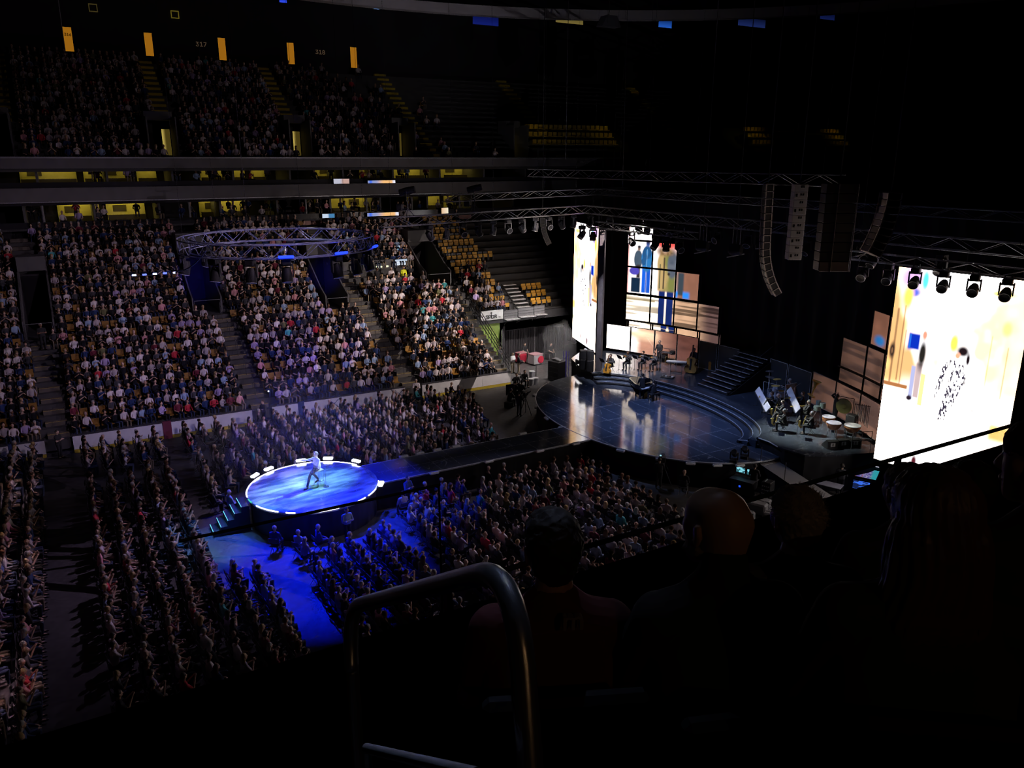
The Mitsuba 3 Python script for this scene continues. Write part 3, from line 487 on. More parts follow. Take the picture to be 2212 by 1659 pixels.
def big_screen(p0, p1, z0, z1, pic, lab, wt):
    k = thing('video_screen', lab, 'screen'); a, b = np.array(p0), np.array(p1); d = (b - a) / np.linalg.norm(b - a); q = np.array([-d[1], d[0]])
    if q[0] < 0: q = -q                                            # the back of the screen faces upstage
    part(k, 'display', glow(quad((*a, z0), (*b, z0), (*b, z1), (*a, z1)), pic, wt, UV4))
    L = np.linalg.norm(b - a); c = (a + b) / 2 + q * .13; part(k, 'cabinet', box((*c, (z0 + z1) / 2), (.22, L + .06, z1 - z0 + .06), math.atan2(d[1], d[0]) - PI / 2), BLACK)
    for t in (.1, .5, .9):
        e = a + d * L * t + q * .2; part(k, 'hanger', rod((*e, z1), (*e, 13.1), .03, 5), IRON)
    return k
big_screen((35.0, 23.75), (35.5, 17.75), 2.2, 12.05, RIGHT_PIC, 'huge bright portrait video screen on the right of the stage', 1.5)
big_screen((37.68, 55.5), (36.0, 49.74), 2.2, 12.05, LEFT_PIC, 'narrow bright portrait video screen left of the stage', 1.2)
def arc_x(y, off=0): return 40.6 + off - .0205 * (y - 38) ** 2
def crowd_pic(gx, gy):
    n = fbm(gx * 3, gy * 3, 1.); st_ = noise(gx * .8, gy * 14, 2.)
    up = mix((2.4, 2.2, 2.1), (.8, .55, .5), smoothstep(.9, 1.5, gx)); up = mix(up, (.36, .16, .10), smoothstep(1.9, 2.2, gx)); up = mix(up, (1.6, .6, .55), 1 - smoothstep(.05, .16, gx))
    lo = mix((2.4, 2.0, 1.5), (.55, .33, .2), smoothstep(.6, 2.2, gx)); lo = mix(lo, (.10, .055, .05), smoothstep(2.6, 3.6, gx)); lo = lo * (.35 + 1.1 * smoothstep(.3, .6, st_)) ; lo = mix(lo, (.45, .35, .2), rect(gx, gy, -.1, 1.2, .78, .86, .03))
    c = mix(lo, up, smoothstep(1.0, 1.06, gy)); c = mix(c, (1.2, .12, .1), blob(gx, gy, 1.55, 2.95, .5, .18))
    c = mix(c, (.07, .11, .16), blob(gx, gy, .44, 2.3, .17, .36, .15)); c = mix(c, (.05, .04, .04), rect(gx, gy, .38, .54, 1.6, 2.1, .04)); c = mix(c, (.28, .17, .13), blob(gx, gy, .46, 2.70, .06, .08)); c = mix(c, (.03, .03, .04), blob(gx, gy, .46, 2.77, .065, .05)); c = mix(c, (.10, .08, .55), blob(gx, gy, .30, 1.85, .2, .15, .2)); c = mix(c, (.008, .025, .06), rect(gx, gy, .18, .56, 1.06, 1.62, .04))
    c = mix(c, (.012, .14, .85), rect(gx, gy, .60, .76, 1.08, 2.05, .03)); c = mix(c, (.012, .11, .7), rect(gx, gy, .78, .94, 1.08, 2.05, .03)); c = mix(c, (.01, .07, .4), rect(gx, gy, .755, .785, 1.1, 1.9, .015)); c = mix(c, mix((.03, .2, .5), (.02, .10, .26), smoothstep(.45, .6, noise(gx * 9, gy * 5))), dr.maximum(blob(gx, gy, .78, 2.35, .22, .5, .12), rect(gx, gy, .58, .97, 1.95, 2.5, .05))); c = mix(c, (.25, .4, .62), rect(gx, gy, .77, .79, 2.0, 2.7, .01)); c = mix(c, (.05, .10, .32), blob(gx, gy, .80, 2.9, .085, .12)); c = mix(c, (.03, .03, .08), blob(gx, gy, .80, 2.97, .075, .07))
    c = c * (.75 + .45 * fbm(gx * 2.6, gy * 2.2, 9.))
    lg = mix((.006, .02, .11), (.012, .03, .2), n); c = mix(c, (1.2, 1.0, .9), rect(gx, gy, 1.5, 1.68, .3, 1.2, .03)); c = mix(c, lg, rect(gx, gy, 1.34, 1.58, -.2, 1.3, .02)); c = mix(c, lg, rect(gx, gy, 1.66, 1.92, -.2, 1.3, .02))
    c = mix(c, mix((.62, .42, .17), (.24, .25, .07), smoothstep(1.45, 1.75, gx + .25 * (noise(gx * 6, gy * 4) - .5))), dr.maximum(rect(gx, gy, 1.27, 1.96, 1.22, 2.3, .05), blob(gx, gy, 1.6, 2.2, .38, .55, .1))); c = mix(c, mix((.09, .11, .15), (.17, .19, .23), noise(gx * 5, gy * 7)), blob(gx, gy, 1.83, 2.2, .2, .5, .2)); c = mix(c, mix((.42, .25, .12), (.2, .11, .05), noise(gx * 16, gy * 16)), blob(gx, gy, 1.52, 2.66, .33, .15)); c = mix(c, (.55, .35, .25), blob(gx, gy, 1.5, 2.74, .1, .13)); c = mix(c, (.10, .07, .04), rect(gx, gy, 1.47, 1.53, 1.3, 2.45, .02)); c = mix(c, (.12, .12, .06), rect(gx, gy, 1.32, 1.36, 1.3, 2.2, .02)); c = mix(c, (.05, .04, .03), blob(gx, gy, 1.7, 1.85, .05, .05))
    c = mix(c, (.05, .07, .09), rect(gx, gy, 2.1, 2.35, 1.15, 1.95, .05)); c = mix(c, (.03, .3, 1.0), rect(gx, gy, 2.0, 2.6, 1.05, 1.28, .07) * (1 - rect(gx, gy, 2.12, 2.33, 0, 3, .03)))
    c = mix(c, (.01, .02, .09), rect(gx, gy, 1.34, 1.56, -.9, -.2, .03)); c = mix(c, (.01, .02, .09), rect(gx, gy, 1.68, 1.9, -.9, -.2, .03)); return c
def floor_pic(gx, gy):
    n = fbm(gx * 1.5, gy * 6, 4.); c = mix((3.6, 3.2, 2.9), (.72, .34, .22), smoothstep(.9, 1.5, gx)); c = mix(c, (1.6, 1.1, .7), (1 - smoothstep(.0, .35, dr.abs(gy - .75))) * rect(gx, gy, .9, 2.2, 0, 1, .2)); c = mix(c, (.16, .06, .045), smoothstep(1.6, 3.2, gx)); c = c * (.55 + .7 * n); l = 1 - smoothstep(0, .02, dr.abs(gy - .8 + (gx - 1.55) * 1.1)); return mix(c, (1.2, .9, .7), l * rect(gx, gy, 1.5, 2.0, 0, 1, .1) * .7)
def plank_pic(gx, gy):
    n = noise(gx * 1.2, gy * 9, 6.); c = mix((.20, .10, .07), (.10, .055, .045), smoothstep(.3, .7, n)); c = c * (.6 + .25 * gx); c = mix(c, (.36, .15, .09), rect(gx, gy, .95, 2.2, 2.0, 3.0, .05) * .8); return mix(c, (.03, .22, .6), blob(gx, gy, 1.55, 2.2, .3, .14)) * (.45 + .5 * noise(gx * 2.3, gy * 3.1, 8.))
CP, FP, PP = (lambda p, n, uv: crowd_pic(uv.x, uv.y)), (lambda p, n, uv: floor_pic(uv.x, uv.y)), (lambda p, n, uv: plank_pic(uv.x, uv.y))
TFR = M((.16, .16, .17), .4)
def tile(y0, y1, z0, z1, off, pic, uv, lab, name='video_panel', wall=None):
    k = taken(f'{wall}__{name}') if wall else thing(name, lab, 'panel')
    if wall: labels[k] = {'label': lab}
    g = .045; a, b = (arc_x(y0 - g, off), y0 - g), (arc_x(y1 + g, off), y1 + g)
    qd = quad((*a, z0), (*b, z0), (*b, z1), (*a, z1)); (u0, u1), (v0, v1) = uv
    if pic: part(k, 'display', glow(qd, pic, 0, np.array([[u0, v0], [u1, v0], [u1, v1], [u0, v1]])))
    else: part(k, 'pane', qd, P_MESH)
    d = np.array(b) - a; L = np.linalg.norm(d); rz = math.atan2(d[1], d[0]); c = (np.array(a) + b) / 2 + np.array([.07, 0])
    if wall: scene[k] = mikit.ply(box((*c, (z0 + z1) / 2), (L, .1, z1 - z0), rz), BLACK)
    else: part(k, 'casing', box((*c, (z0 + z1) / 2), (L, .1, z1 - z0), rz), BLACK)
    part(k, 'frame', cat_([rod((*a, z0), (*a, z1), .022, 4), rod((*b, z0), (*b, z1), .022, 4), rod((*a, z1), (*b, z1), .022, 4), rod((*a, z0), (*b, z0), .022, 4)]), TFR if pic else M((.42, .42, .44), .4))
P_MESH = M((.045, .047, .05), .3)
WL = thing('video_wall', 'stepped wall of video tiles showing a street scene, left of the stage', 'video wall'); WR = thing('video_wall', 'stepped wall of brown video tiles half hidden by the right screen', 'video wall')
SL = thing('video_wall', 'row of standing bright video panels behind the string players', 'video wall'); SR = thing('video_wall', 'row of standing brown video panels behind the percussion', 'video wall')
YC = [49.35, 47.35, 45.35, 43.35, 41.45]; ORD = ('first', 'second', 'third', 'fourth', 'fifth', 'sixth')
for row, (z0, z1, n) in enumerate(((4.75, 6.75, 4), (6.9, 8.9, 3), (9.0, 10.95, 2), (11.05, 12.0, 2))):
    for c in range(n):
        if row == 3 and c == 1: continue
        tile(YC[c], YC[c + 1], z0, z1, .6, CP, ((c + .03, c + .97), (row + .03, row + (.97 if row < 3 else .5))), f'video tile of the left wall, {ORD[c]} column, {("lowest", "second", "third", "topmost")[row]} row from below', wall=WL)
for c in range(4): tile(YC[c], YC[c + 1], 3.6, 4.65, .95, CP, ((c + .03, c + .97), (-.55, -.03)), f'low strip of video wall above the standing panels, {ORD[c]} from the left', 'video_strip', WL)
YL = [50.35, 48.35, 46.35, 44.42, 42.55]
for c in range(4): tile(YL[c], YL[c + 1], 2.3, 4.3, 0, FP, ((c + .03, c + .97), (.02, .98)), f'standing video panel behind the string players, {ORD[c]} from the left', wall=SL)
for c, (y0, y1) in enumerate(((42.5, 40.85), (40.8, 38.85), (36.0, 34.3), (34.25, 32.0))): tile(y0, y1, 2.12, 4.15, 0, None, ((0, 1), (0, 1)), f'dark framed panel standing {("right of the double bass", "just left of the centre stairs", "just right of the centre stairs", "behind the drum kit")[c]}', 'acoustic_screen')
YR = [31.9, 29.6, 27.2, 25.0]
for c in range(3): tile(YR[c], YR[c + 1], 2.25, 4.3, 0, PP, ((c + .0, c + 1), (0, 1)), f'standing video panel of brown planks behind the percussion, {ORD[c]} from the left', wall=SR)
for c in range(3): tile((30.3, 27.95, 26.3)[c], (28.0, 26.35, 24.3)[c], 5.0, 6.75, .8, PP, ((c + .02, c + .98), (1, 1.95)), f'brown video tile of the right wall, {ORD[c]} column, lower row', wall=WR)
for c in range(2): tile((27.8, 26.25)[c], (26.3, 24.3)[c], 6.95, 8.88, .8, PP, ((c + 1.02, c + 1.98), (2.02, 2.98)), f'brown and blue video tile of the right wall, {ORD[c]} column, upper row', wall=WR)
for c in range(3): tile((30.3, 27.95, 26.3)[c], (28.0, 26.35, 24.3)[c], 4.1, 4.9, .8, PP, ((c + .02, c + .98), (.3, .7)), f'low brown strip of the right video wall, {ORD[c]} from the left', 'video_strip', WR)
# posts that carry the walls
for y in YC: part(WL, 'post', rod((arc_x(y, .75), y, 2.1), (arc_x(y, .75), y, 11.5 if y > 45 else 8.9 if y > 43 else 6.75), .05, 6), BLACK)
part(WL, 'bar', tube([(arc_x(y, .55), y, 4.7) for y in np.linspace(49.4, 41.4, 9)], .07, 6), BLACK)
for y in (30.3, 27.9, 26.3, 24.3): part(WR, 'post', rod((arc_x(y, .95), y, 2.1), (arc_x(y, .95), y, 8.8 if y < 28 else 6.75), .05, 6), BLACK)
part(WR, 'bar', tube([(arc_x(y, .75), y, 4.95) for y in np.linspace(30.4, 24.3, 7)], .06, 6), BLACK)
# ramp at the right of the main stage
rp = struct('ramp', quad((31.0, 28.4, 1.5), (32.2, 28.3, 1.5), (32.6, 22.6, .2), (31.3, 22.6, .2)), M((.16, .155, .16), .5), label='grey ramp down from the stage beside the sound desk')
for k in range(3): part(rp, 'ramp_rail', rod((31.05 + .09 * k, 27.6 - 1.6 * k, 1.32 - .36 * k), (31.05 + .09 * k, 27.6 - 1.6 * k, 2.3 - .36 * k), .02, 5), IRON)
part(rp, 'ramp_seam', cat_([box((31.7 + .08 * k, 27.4 - 2 * k, 1.29 - .455 * k + .01), (1.2, .05, .01), 0, 0, -.224) for k in range(3)]), M((.5, .5, .5)))
part(rp, 'skirt', cat_([quad_ for quad_ in [trimesh.Trimesh(*quad((31.0, 28.4, 1.49), (31.3, 22.6, .19), (31.3, 22.6, 0), (31.0, 28.4, 0)), process=False), trimesh.Trimesh(*quad((32.2, 28.3, 1.49), (32.6, 22.6, .19), (32.6, 22.6, 0), (32.2, 28.3, 0)), process=False)]]), SKIRT)
# ================================================================ people
def hull(*balls, n=8):
    """Convex hull of spheres (x, y, z, r)."""
    pts = []
    for x, y, z, r in balls: pts.append(np.array(m3.Manifold.sphere(r, n).to_mesh().vert_properties)[:, :3] + (x, y, z))
    return m3.Manifold.hull_points(np.vstack(pts))
def joined(ms, eps=0.004):
    u = m3.Manifold.batch_boolean(ms, m3.OpType.Add)
    if eps: u = u.simplify(eps)
    m = u.to_mesh(); return trimesh.Trimesh(np.array(m.vert_properties)[:, :3], np.array(m.tri_verts), process=False)
def pose(kind, lean=0.0):
    """Joints of a figure that faces +x; the seat or the feet are at z = 0."""
    S = kind != 'stand' and not kind.startswith('stand')
    if S: J = dict(hip=(0, 0, .54), chest=(.02 + lean * .6, 0, .88), neck=(.03 + lean, 0, 1.1), head=(.06 + lean * 1.15, 0, 1.26), knee=(.44, .11, .53), ankle=(.40, .12, .09), toe=(.58, .13, .04))
    else: J = dict(hip=(0, 0, .95), chest=(.01 + lean * .5, 0, 1.27), neck=(.01 + lean, 0, 1.5), head=(.04 + lean * 1.1, 0, 1.66), knee=(.03, .1, .5), ankle=(-.01, .11, .09), toe=(.18, .13, .04))
    z = J['chest'][2] - .88 + 0.0; L = lean
    arms = {'lap': ((.10, .25, .70), (.34, .12, .62)), 'fold': ((.12, .25, .74), (.24, -.06, .80)), 'raise': ((.20, .26, .86), (.30, .12, 1.22)), 'clap': ((.16, .26, .78), (.34, .02, .98)), 'phone': ((.2, .24, .8), (.38, .07, 1.06)),
            'stand': ((.0, .26, .72), (.06, .25, .46)), 'standfold': ((.1, .25, .74), (.22, -.06, .79)), 'standwork': ((.12, .26, .72), (.38, .18, .66)), 'piano': ((.14, .26, .74), (.44, .16, .72)), 'drum': ((.18, .3, .78), (.42, .22, .80)), 'horn': ((.16, .26, .80), (.34, .08, .88)), 'violin': ((.2, .28, .86), (.36, .14, 1.02))}[kind]
    J['elbow'] = (arms[0][0] + L, arms[0][1], arms[0][2] + z); J['wrist'] = (arms[1][0] + L, arms[1][1], arms[1][2] + z); return J
def mir(p, s): return (p[0], p[1] * s, p[2])
def figure_parts(J, n=8, sleeve='short', girth=1.0, hair='short', override=None, skirt=False):
    """(body, top, trousers, hair, shoes) as meshes: one continuous body, the clothes follow it."""
    O = override or {}
    g = lambda k, s: O.get((k, s), mir(J[k], s))
    h, c, nk, hd = (np.array(J[k]) for k in ('hip', 'chest', 'neck', 'head')); b, t, tr, sh = [], [], [], []
    sho = {s: (nk[0] - .01, .19 * s, nk[2] - .10) for s in (1, -1)}; hp = {s: (h[0], .095 * s, h[2]) for s in (1, -1)}
    b.append(hull((*(hd + (-.012, 0, .02)), .098), (*(hd + (.0, 0, -.02)), .088), (*(hd + (.035, 0, -.075)), .052), n=n))
    b.append(hull((*(hd + (.082, 0, .0)), .018), (*(hd + (.100, 0, -.028)), .017), n=6))
    for s in (1, -1): b.append(hull((*(hd + (-.012, .094 * s, 0)), .02), (*(hd + (-.012, .09 * s, -.03)), .014), n=6))
    b.append(hull((*(hd + (-.015, 0, -.06)), .058), (*(nk + (-.01, 0, -.03)), .062), n=n))
    T_ = lambda e: [hull((*(nk + (0, .1, -.10)), .07 + e), (*(nk + (0, -.1, -.10)), .07 + e), (*(c + (.01, .09, 0)), .105 * girth + e), (*(c + (.01, -.09, 0)), .105 * girth + e), n=n), hull((*(c + (.01, .09, 0)), .105 * girth + e), (*(c + (.01, -.09, 0)), .105 * girth + e), (*(h + (0, .07, .05)), .115 * girth + e), (*(h + (0, -.07, .05)), .115 * girth + e), n=n)]
    b += T_(-.012); t += T_(.008)
    for s in (1, -1):
        e, w = g('elbow', s), g('wrist', s); d = np.array(w) - e; d = d / np.linalg.norm(d); hnd = np.array(w) + d * .07
        b += [hull((*sho[s], .058), (*e, .042), n=n), hull((*e, .042), (*w, .028), n=n), hull((*w, .03), (*hnd, .032), n=6)]
        q = np.cross(d, (0, 0, 1.0)); q = q / (np.linalg.norm(q) + 1e-9)
        for k, o in enumerate((-.026, -.009, .009, .026)): b.append(hull((*(hnd + q * o), .011), (*(hnd + q * o + d * (.055 + .012 * (k in (1, 2))) - np.array((0, 0, .02))), .009), n=5))
        b.append(hull((*(np.array(w) + d * .03 + np.array((0, -.02 * s, .01))), .012), (*(np.array(w) + d * .075 + np.array((0, -.045 * s, .015))), .01), n=5))
        t.append(hull((*sho[s], .072), (*(np.array(sho[s]) * .35 + np.array(e) * .65 if sleeve == 'short' else e), .056), n=n))
        if sleeve == 'long': t.append(hull((*e, .055), (*(np.array(w) - d * .02), .042), n=n))
        t.append(hull((*sho[s], .07), (nk[0], 0.03 * s, nk[2] - .06, .07), n=n))
        k, a, o = g('knee', s), g('ankle', s), g('toe', s)
        b += [hull((*hp[s], .085), (*k, .056), n=n), hull((*k, .056), (*a, .04), n=n), hull((*a, .036), (*o, .03), n=6)]
        tr += [hull((*hp[s], .102), (*k, .071), n=n)] + ([] if skirt else [hull((*k, .07), (a[0], a[1], a[2] + .04, .055), n=n)])
        sh.append(hull((a[0] - .03, a[1], a[2] - .05, .036), (a[0], a[1], a[2] - .03, .045), (*o, .036), n=6))
    tr.append(hull((*hp[1], .105), (*hp[-1], .105), (h[0], 0, h[2] + .06, .12 * girth), n=n))
    if hair == 'none': hr = None
    else:
        H = [hull((*(hd + (-.025, 0, .035)), .103), (*(hd + (-.05, 0, -.01)), .088), n=n)]
        if hair == 'long': H += [hull((*(hd + (-.055, .05, 0)), .06), (*(hd + (-.07, .06, -.2)), .055), (*(hd + (-.055, -.05, 0)), .06), (*(hd + (-.07, -.06, -.2)), .055), n=n)]
        hr = joined(H).slice_plane((hd[0] + .052, 0, hd[2]), (-1, 0, 0)) if False else joined([joined_cut(H, hd)])
    return joined(b), joined(t), joined(tr), hr, [joined([q]) for q in sh]
def joined_cut(H, hd):
    u = m3.Manifold.batch_boolean(H, m3.OpType.Add)
    return u.trim_by_plane((-.75, 0, .66), float(np.dot((-.75, 0, .66), hd + np.array((.028, 0, .03)))) - .0) if False else u - hull((*(hd + (.16, 0, -.07)), .13), (*(hd + (.09, 0, -.12)), .09), n=10)
SKINS = [M(c, .6) for c in ((.55, .36, .27), (.62, .43, .33), (.48, .30, .21), (.20, .11, .07))]
HAIRS = {'dark': M((.025, .018, .014), .6), 'brown': M((.09, .05, .028), .6), 'grey': M((.38, .37, .36), .7), 'blond': M((.42, .30, .14), .6)}
TOPS = {'white': (.74, .68, .70), 'pale grey': (.44, .39, .42), 'black': (.018, .018, .022), 'navy': (.03, .05, .14), 'light blue': (.28, .38, .56), 'red': (.50, .04, .06), 'lilac': (.40, .32, .55), 'charcoal': (.06, .06, .07), 'pink': (.62, .30, .34), 'teal': (.08, .38, .40), 'maroon': (.16, .03, .05), 'olive': (.16, .16, .08)}
TOPM = {k: M(v, .8) for k, v in TOPS.items()}; LEGS = [M(c, .8) for c in ((.03, .04, .08), (.02, .02, .024), (.06, .08, .14), (.22, .18, .13))]
SHOE = M((.03, .03, .035), .5)
def weighted(r, items): return r.choices([a for a, _ in items], [b for _, b in items])[0]
TOPW = [('white', 20), ('pale grey', 13), ('black', 32), ('navy', 12), ('light blue', 5), ('red', 3), ('lilac', 4), ('charcoal', 18), ('pink', 4), ('teal', 1), ('maroon', 3), ('olive', 3)]
def person(label, joints, at, rz, top, legs, skin=0, hair='dark', style='short', sleeve='long', group=None, n=10, over=None, girth=1.0, shoes=True, topm=None, s=1.0):
    k = thing('person', label, 'person', group); b, t, tr, hr, sh = figure_parts(joints, n, sleeve, girth, style, over); pl = place(*at, rz, s)
    part(k, 'body', b, SKINS[skin], 40, at=pl); part(k, 'top', t, topm or TOPM[top], 40, at=pl); part(k, 'trousers', tr, legs if isinstance(legs, str) else LEGS[legs], 40, at=pl)
    if hr is not None: part(k, 'hair', hr, HAIRS[hair], 40, at=pl)
    for q in sh: part(k, 'shoe', q, SHOE, 40, at=pl)
    return k
# -------- seats of the audience on the floor: (x, y, z, facing, row words)
FLOOR = []
def rows(xs, y0, y1, ok, block, z=lambda i: 0.0, aim=None):
    for i, x in enumerate(xs):
        j = 0
        for y in np.arange(y1, y0, -.6):
            j += 1
            if ok(x, y) and R_.random() > (.24 if 'beyond' in block else .12):
                a = math.atan2(aim[1] - y, aim[0] - x) if aim else 0.0
                FLOOR.append((x + R_.uniform(-.05, .05), y + R_.uniform(-.05, .05), z(i), a * .45 + R_.uniform(-.2, .2), block, i, j))
far = lambda x, y, r: math.hypot(x - C0[0], y - C0[1]) > r
rows([-.25, .67, 1.59, 2.51, 3.43], 23.8, 50.2, lambda x, y: not 44.4 < y < 46 and far(x, y, 5.2), 'left of round stage', aim=(14, 36))
rows([-2.9, -3.8, -4.7, -5.6, -6.5, -7.4], 21.5, 50.6, lambda x, y: True, 'at left edge', z=lambda i: .05 + .16 * i, aim=(14, 36))
rows([4.35, 5.2], 22.9, 30.8, lambda x, y: far(x, y, 5.6), 'beside the blue aisle', aim=(16, 36))
rows([7.45, 8.37, 9.29, 10.21, 11.1], 22.8, 31.2, lambda x, y: far(x, y, 5.15), 'before round stage', aim=(18, 38))
rows([12.6 + .92 * k for k in range(13)], 22.6, 34.3, lambda x, y: far(x, y, 4.6) and math.hypot((x - 32) / 8.6, (y - 37.2) / 11.2) > 1 and y < 34.4 - max(0, x - 19) * .12 and not 16.6 < x < 17.1, 'below the runway', aim=(30, 37))
rows([5.2 + .92 * k for k in range(21)], 38.9, 50.4, lambda x, y: far(x, y, 4.7) and (y > 38.8) and (x < 21.6 + (y - 40) * .3) and not (8.9 < x < 9.8 and y > 46) and not (x < 7.5 and 45 < y < 46.3) and math.hypot((x - 32) / 9.0, (y - 37.2) / 11) > 1, 'beyond the runway', aim=(22, 30))
def px(p):
    d = np.array(p) - EYE; r = np.array([math.sin(YAW), -math.cos(YAW), 0]); dn = np.cross(VIEW, r); w = d @ VIEW
    return 1106 + 1700 * (d @ r) / w, 829.5 + 1700 * (d @ dn) / w, w
def seen(f):
    u, v, w = px((f[0], f[1], f[2] + 1.1))
    if not (5 < u < 2200 and v < 1650): return 0
    if v > 1600 - .305 * u or u > 1640: return 0
    if 1130 < u < 1255 and v > 1085 or 1440 < u < 1640 and v > 1020 or 740 < u < 1145 and v > 1330: return 0
    return 1700 / w
order = sorted(range(len(FLOOR)), key=lambda i: -seen(FLOOR[i])); near = set(order[:300])
# detailed figures for the nearest three hundred
VAR = []
for kind, lean, sleeve, style, girth in (('lap', -.03, 'short', 'short', 1.0), ('fold', -.05, 'long', 'short', 1.12), ('lap', .05, 'long', 'long', .92), ('clap', .0, 'short', 'long', .95), ('phone', -.02, 'short', 'short', 1.05), ('lap', -.06, 'short', 'none', 1.15)):
    b, t, tr, hr, sh = figure_parts(pose(kind, lean), 7, sleeve, girth, style)
    VAR.append((kind, style, {m: mikit.ply(b, m, smooth=50) for m in SKINS}, {k: mikit.ply(t, m, smooth=50) for k, m in TOPM.items()}, {m: mikit.ply(tr, m, smooth=50) for m in LEGS}, {k: mikit.ply(hr, m, smooth=50) for k, m in HAIRS.items()} if hr is not None else None, [mikit.ply(q, SHOE, smooth=50) for q in sh]))
CHM = M((.04, .04, .045), .45)
chair_mesh = cat_([cbox((0, 0, .44), (.42, .42, .04), .015), cbox((-.21, 0, .76), (.03, .42, .2), .012)] + [rod((.18, y, 0), (-.22, y, .86), .012, 4) for y in (-.2, .2)] + [rod((-.2, y, 0), (.18, y, .43), .012, 4) for y in (-.2, .2)])
chair_ply = mikit.ply(chair_mesh, CHM)
NTH = lambda n: f'{n}{"th" if 10 < n % 100 < 14 else {1: "st", 2: "nd", 3: "rd"}.get(n % 10, "th")}'
order2 = sorted(near)
for i in order2:
    x, y, z, a, block, r, j = FLOOR[i]; q = random.Random(i * 7 + 1); v = VAR[q.randrange(6)]
    top = weighted(q, TOPW); hc = weighted(q, (('dark', 5), ('brown', 4), ('grey', 3), ('blond', 2))); sk = q.choices((0, 1, 2, 3), (4, 4, 3, 1))[0]
    pl = place(x, y, z, a, q.uniform(.94, 1.05)); words_ = {'short': f'{hc} hair', 'long': f'long {hc} hair', 'none': 'bald head'}[v[1]]
    k = thing('person', f'{top} top, {words_}, {CNT[r]} row {block}, {nth(j)} seat', 'person', f'audience seated {block}')
    scene[k + '__body'] = {**v[2][SKINS[sk]], 'to_world': pl}; scene[k + '__top'] = {**v[3][top], 'to_world': pl}; scene[k + '__trousers'] = {**v[4][LEGS[q.randrange(4)]], 'to_world': pl}; scene[k + '__shoe'] = {**v[6][0], 'to_world': pl}; scene[k + '__shoe_001'] = {**v[6][1], 'to_world': pl}
    if v[5]: scene[k + '__hair'] = {**v[5][hc], 'to_world': pl}
    if z == 0:
        k = thing('folding_chair', f'black folding chair, {CNT[r]} row {block}, {nth(j)} seat', 'chair', f'folding chairs {block}'); scene[k] = {**chair_ply, 'to_world': place(x - .02, y, 0, a * .3)}
    else: solo('folding_chair', chair_ply, None, f'black folding chair, {CNT[r]} row {block}, {nth(j)} seat', 'chair', f'folding chairs {block}', at=place(x - .02, y, z, a * .3))
for i in range(6): struct('floor_riser', bx(-3.4 - .9 * i, -2.5 - .9 * i, 21, 51.4, 0, .05 + .16 * i), M((.05, .05, .055), .8))
# -------- everybody else: one mesh, coloured per vertex
def lo(kind):
    """A light seated figure: vertices, triangles and per-vertex part (0 skin, 1 hair, 2 top, 3 legs)."""
    V, F, K = [], [], []
    def add(m, k):
        F.append(np.array(m.faces) + sum(map(len, V))); V.append(np.array(m.vertices)); K.append(np.full(len(m.vertices), k))
    ico = trimesh.creation.icosphere(1, 1.0) if kind < 4 else trimesh.creation.icosphere(0, 1.0)
    h = ico.copy(); h.apply_scale((.098, .088, .122)); h.apply_translation((.06, 0, 1.26)); add(h, 0)
    if kind != 3:
        h = trimesh.creation.icosphere(1, 1.0); h.apply_scale((.108, .104, .105)); h.apply_translation((.03, 0, 1.325)); h = h.slice_plane((.125, 0, 1.31), (-1, 0, 0)); add(h, 1)
    if kind in (2, 5): add(tube([(0, 0, 1.28), (-.02, 0, 1.16), (-.02, 0, 1.02)], (.09, .1, .07), 6), 1)
    P_ = [(.0, .15, .12, .44), (.0, .155, .11, .62), (.02, .18, .115, .85), (.02, .20, .09, 1.0), (.03, .06, .06, 1.08), (.04, .05, .05, 1.15)]; n = 7; a = np.arange(n) * 2 * PI / n
    v = np.vstack([np.c_[x + rx * np.cos(a), ry * np.sin(a), np.full(n, z)] for x, ry, rx, z in P_]); i = np.arange(n); j = (i + 1) % n
    f = np.vstack([np.vstack([np.c_[k * n + i, k * n + j, (k + 1) * n + j], np.c_[k * n + i, (k + 1) * n + j, (k + 1) * n + i]]) for k in range(5)])
    t = trimesh.Trimesh(v, f, process=False); F.append(f + sum(map(len, V))); V.append(v); K.append(np.repeat([2, 2, 2, 2, 0, 0], n))
    for s in (1, -1):
        e, w = {0: ((.1, .25, .7), (.34, .1, .62)), 1: ((.12, .25, .74), (.25, -.06, .8)), 2: ((.1, .25, .7), (.32, .12, .6)), 3: ((.08, .27, .72), (.3, .14, .62)), 4: ((.16, .26, .78), (.34, .03, .98)), 5: ((.1, .25, .7), (.3, .1, .66))}[kind]
        for p, q, r1, r2, k in (((.02, .19, .98), e, .055, .045, 2), (e, w, .04, .03, 0 if kind % 2 == 0 else 2)): add(rod(mir(p, s), mir(q, s), r1, 5, r2), k)
        add(rod(mir((0, .09, .52), s), mir((.44, .11, .53), s), .09, 5, .065), 3); add(rod(mir((.44, .11, .55), s), mir((.40, .12, .06), s), .06, 5, .045), 3)
    return np.vstack(V), np.vstack(F), np.concatenate(K)
LO = [lo(k) for k in range(6)]
SKC = np.array([(.55, .36, .27), (.62, .43, .33), (.48, .30, .21), (.2, .11, .07)]); HRC = np.array([(.025, .018, .014), (.09, .05, .028), (.38, .37, .36), (.42, .30, .14)]); LGC = np.array([(.03, .04, .08), (.02, .02, .024), (.06, .08, .14), (.22, .18, .13)])
TPC = np.array([TOPS[a] for a, _ in TOPW]); TPW = np.array([b for _, b in TOPW], float); TPW /= TPW.sum()
CV, CF, CC, CN = [], [], [], 0
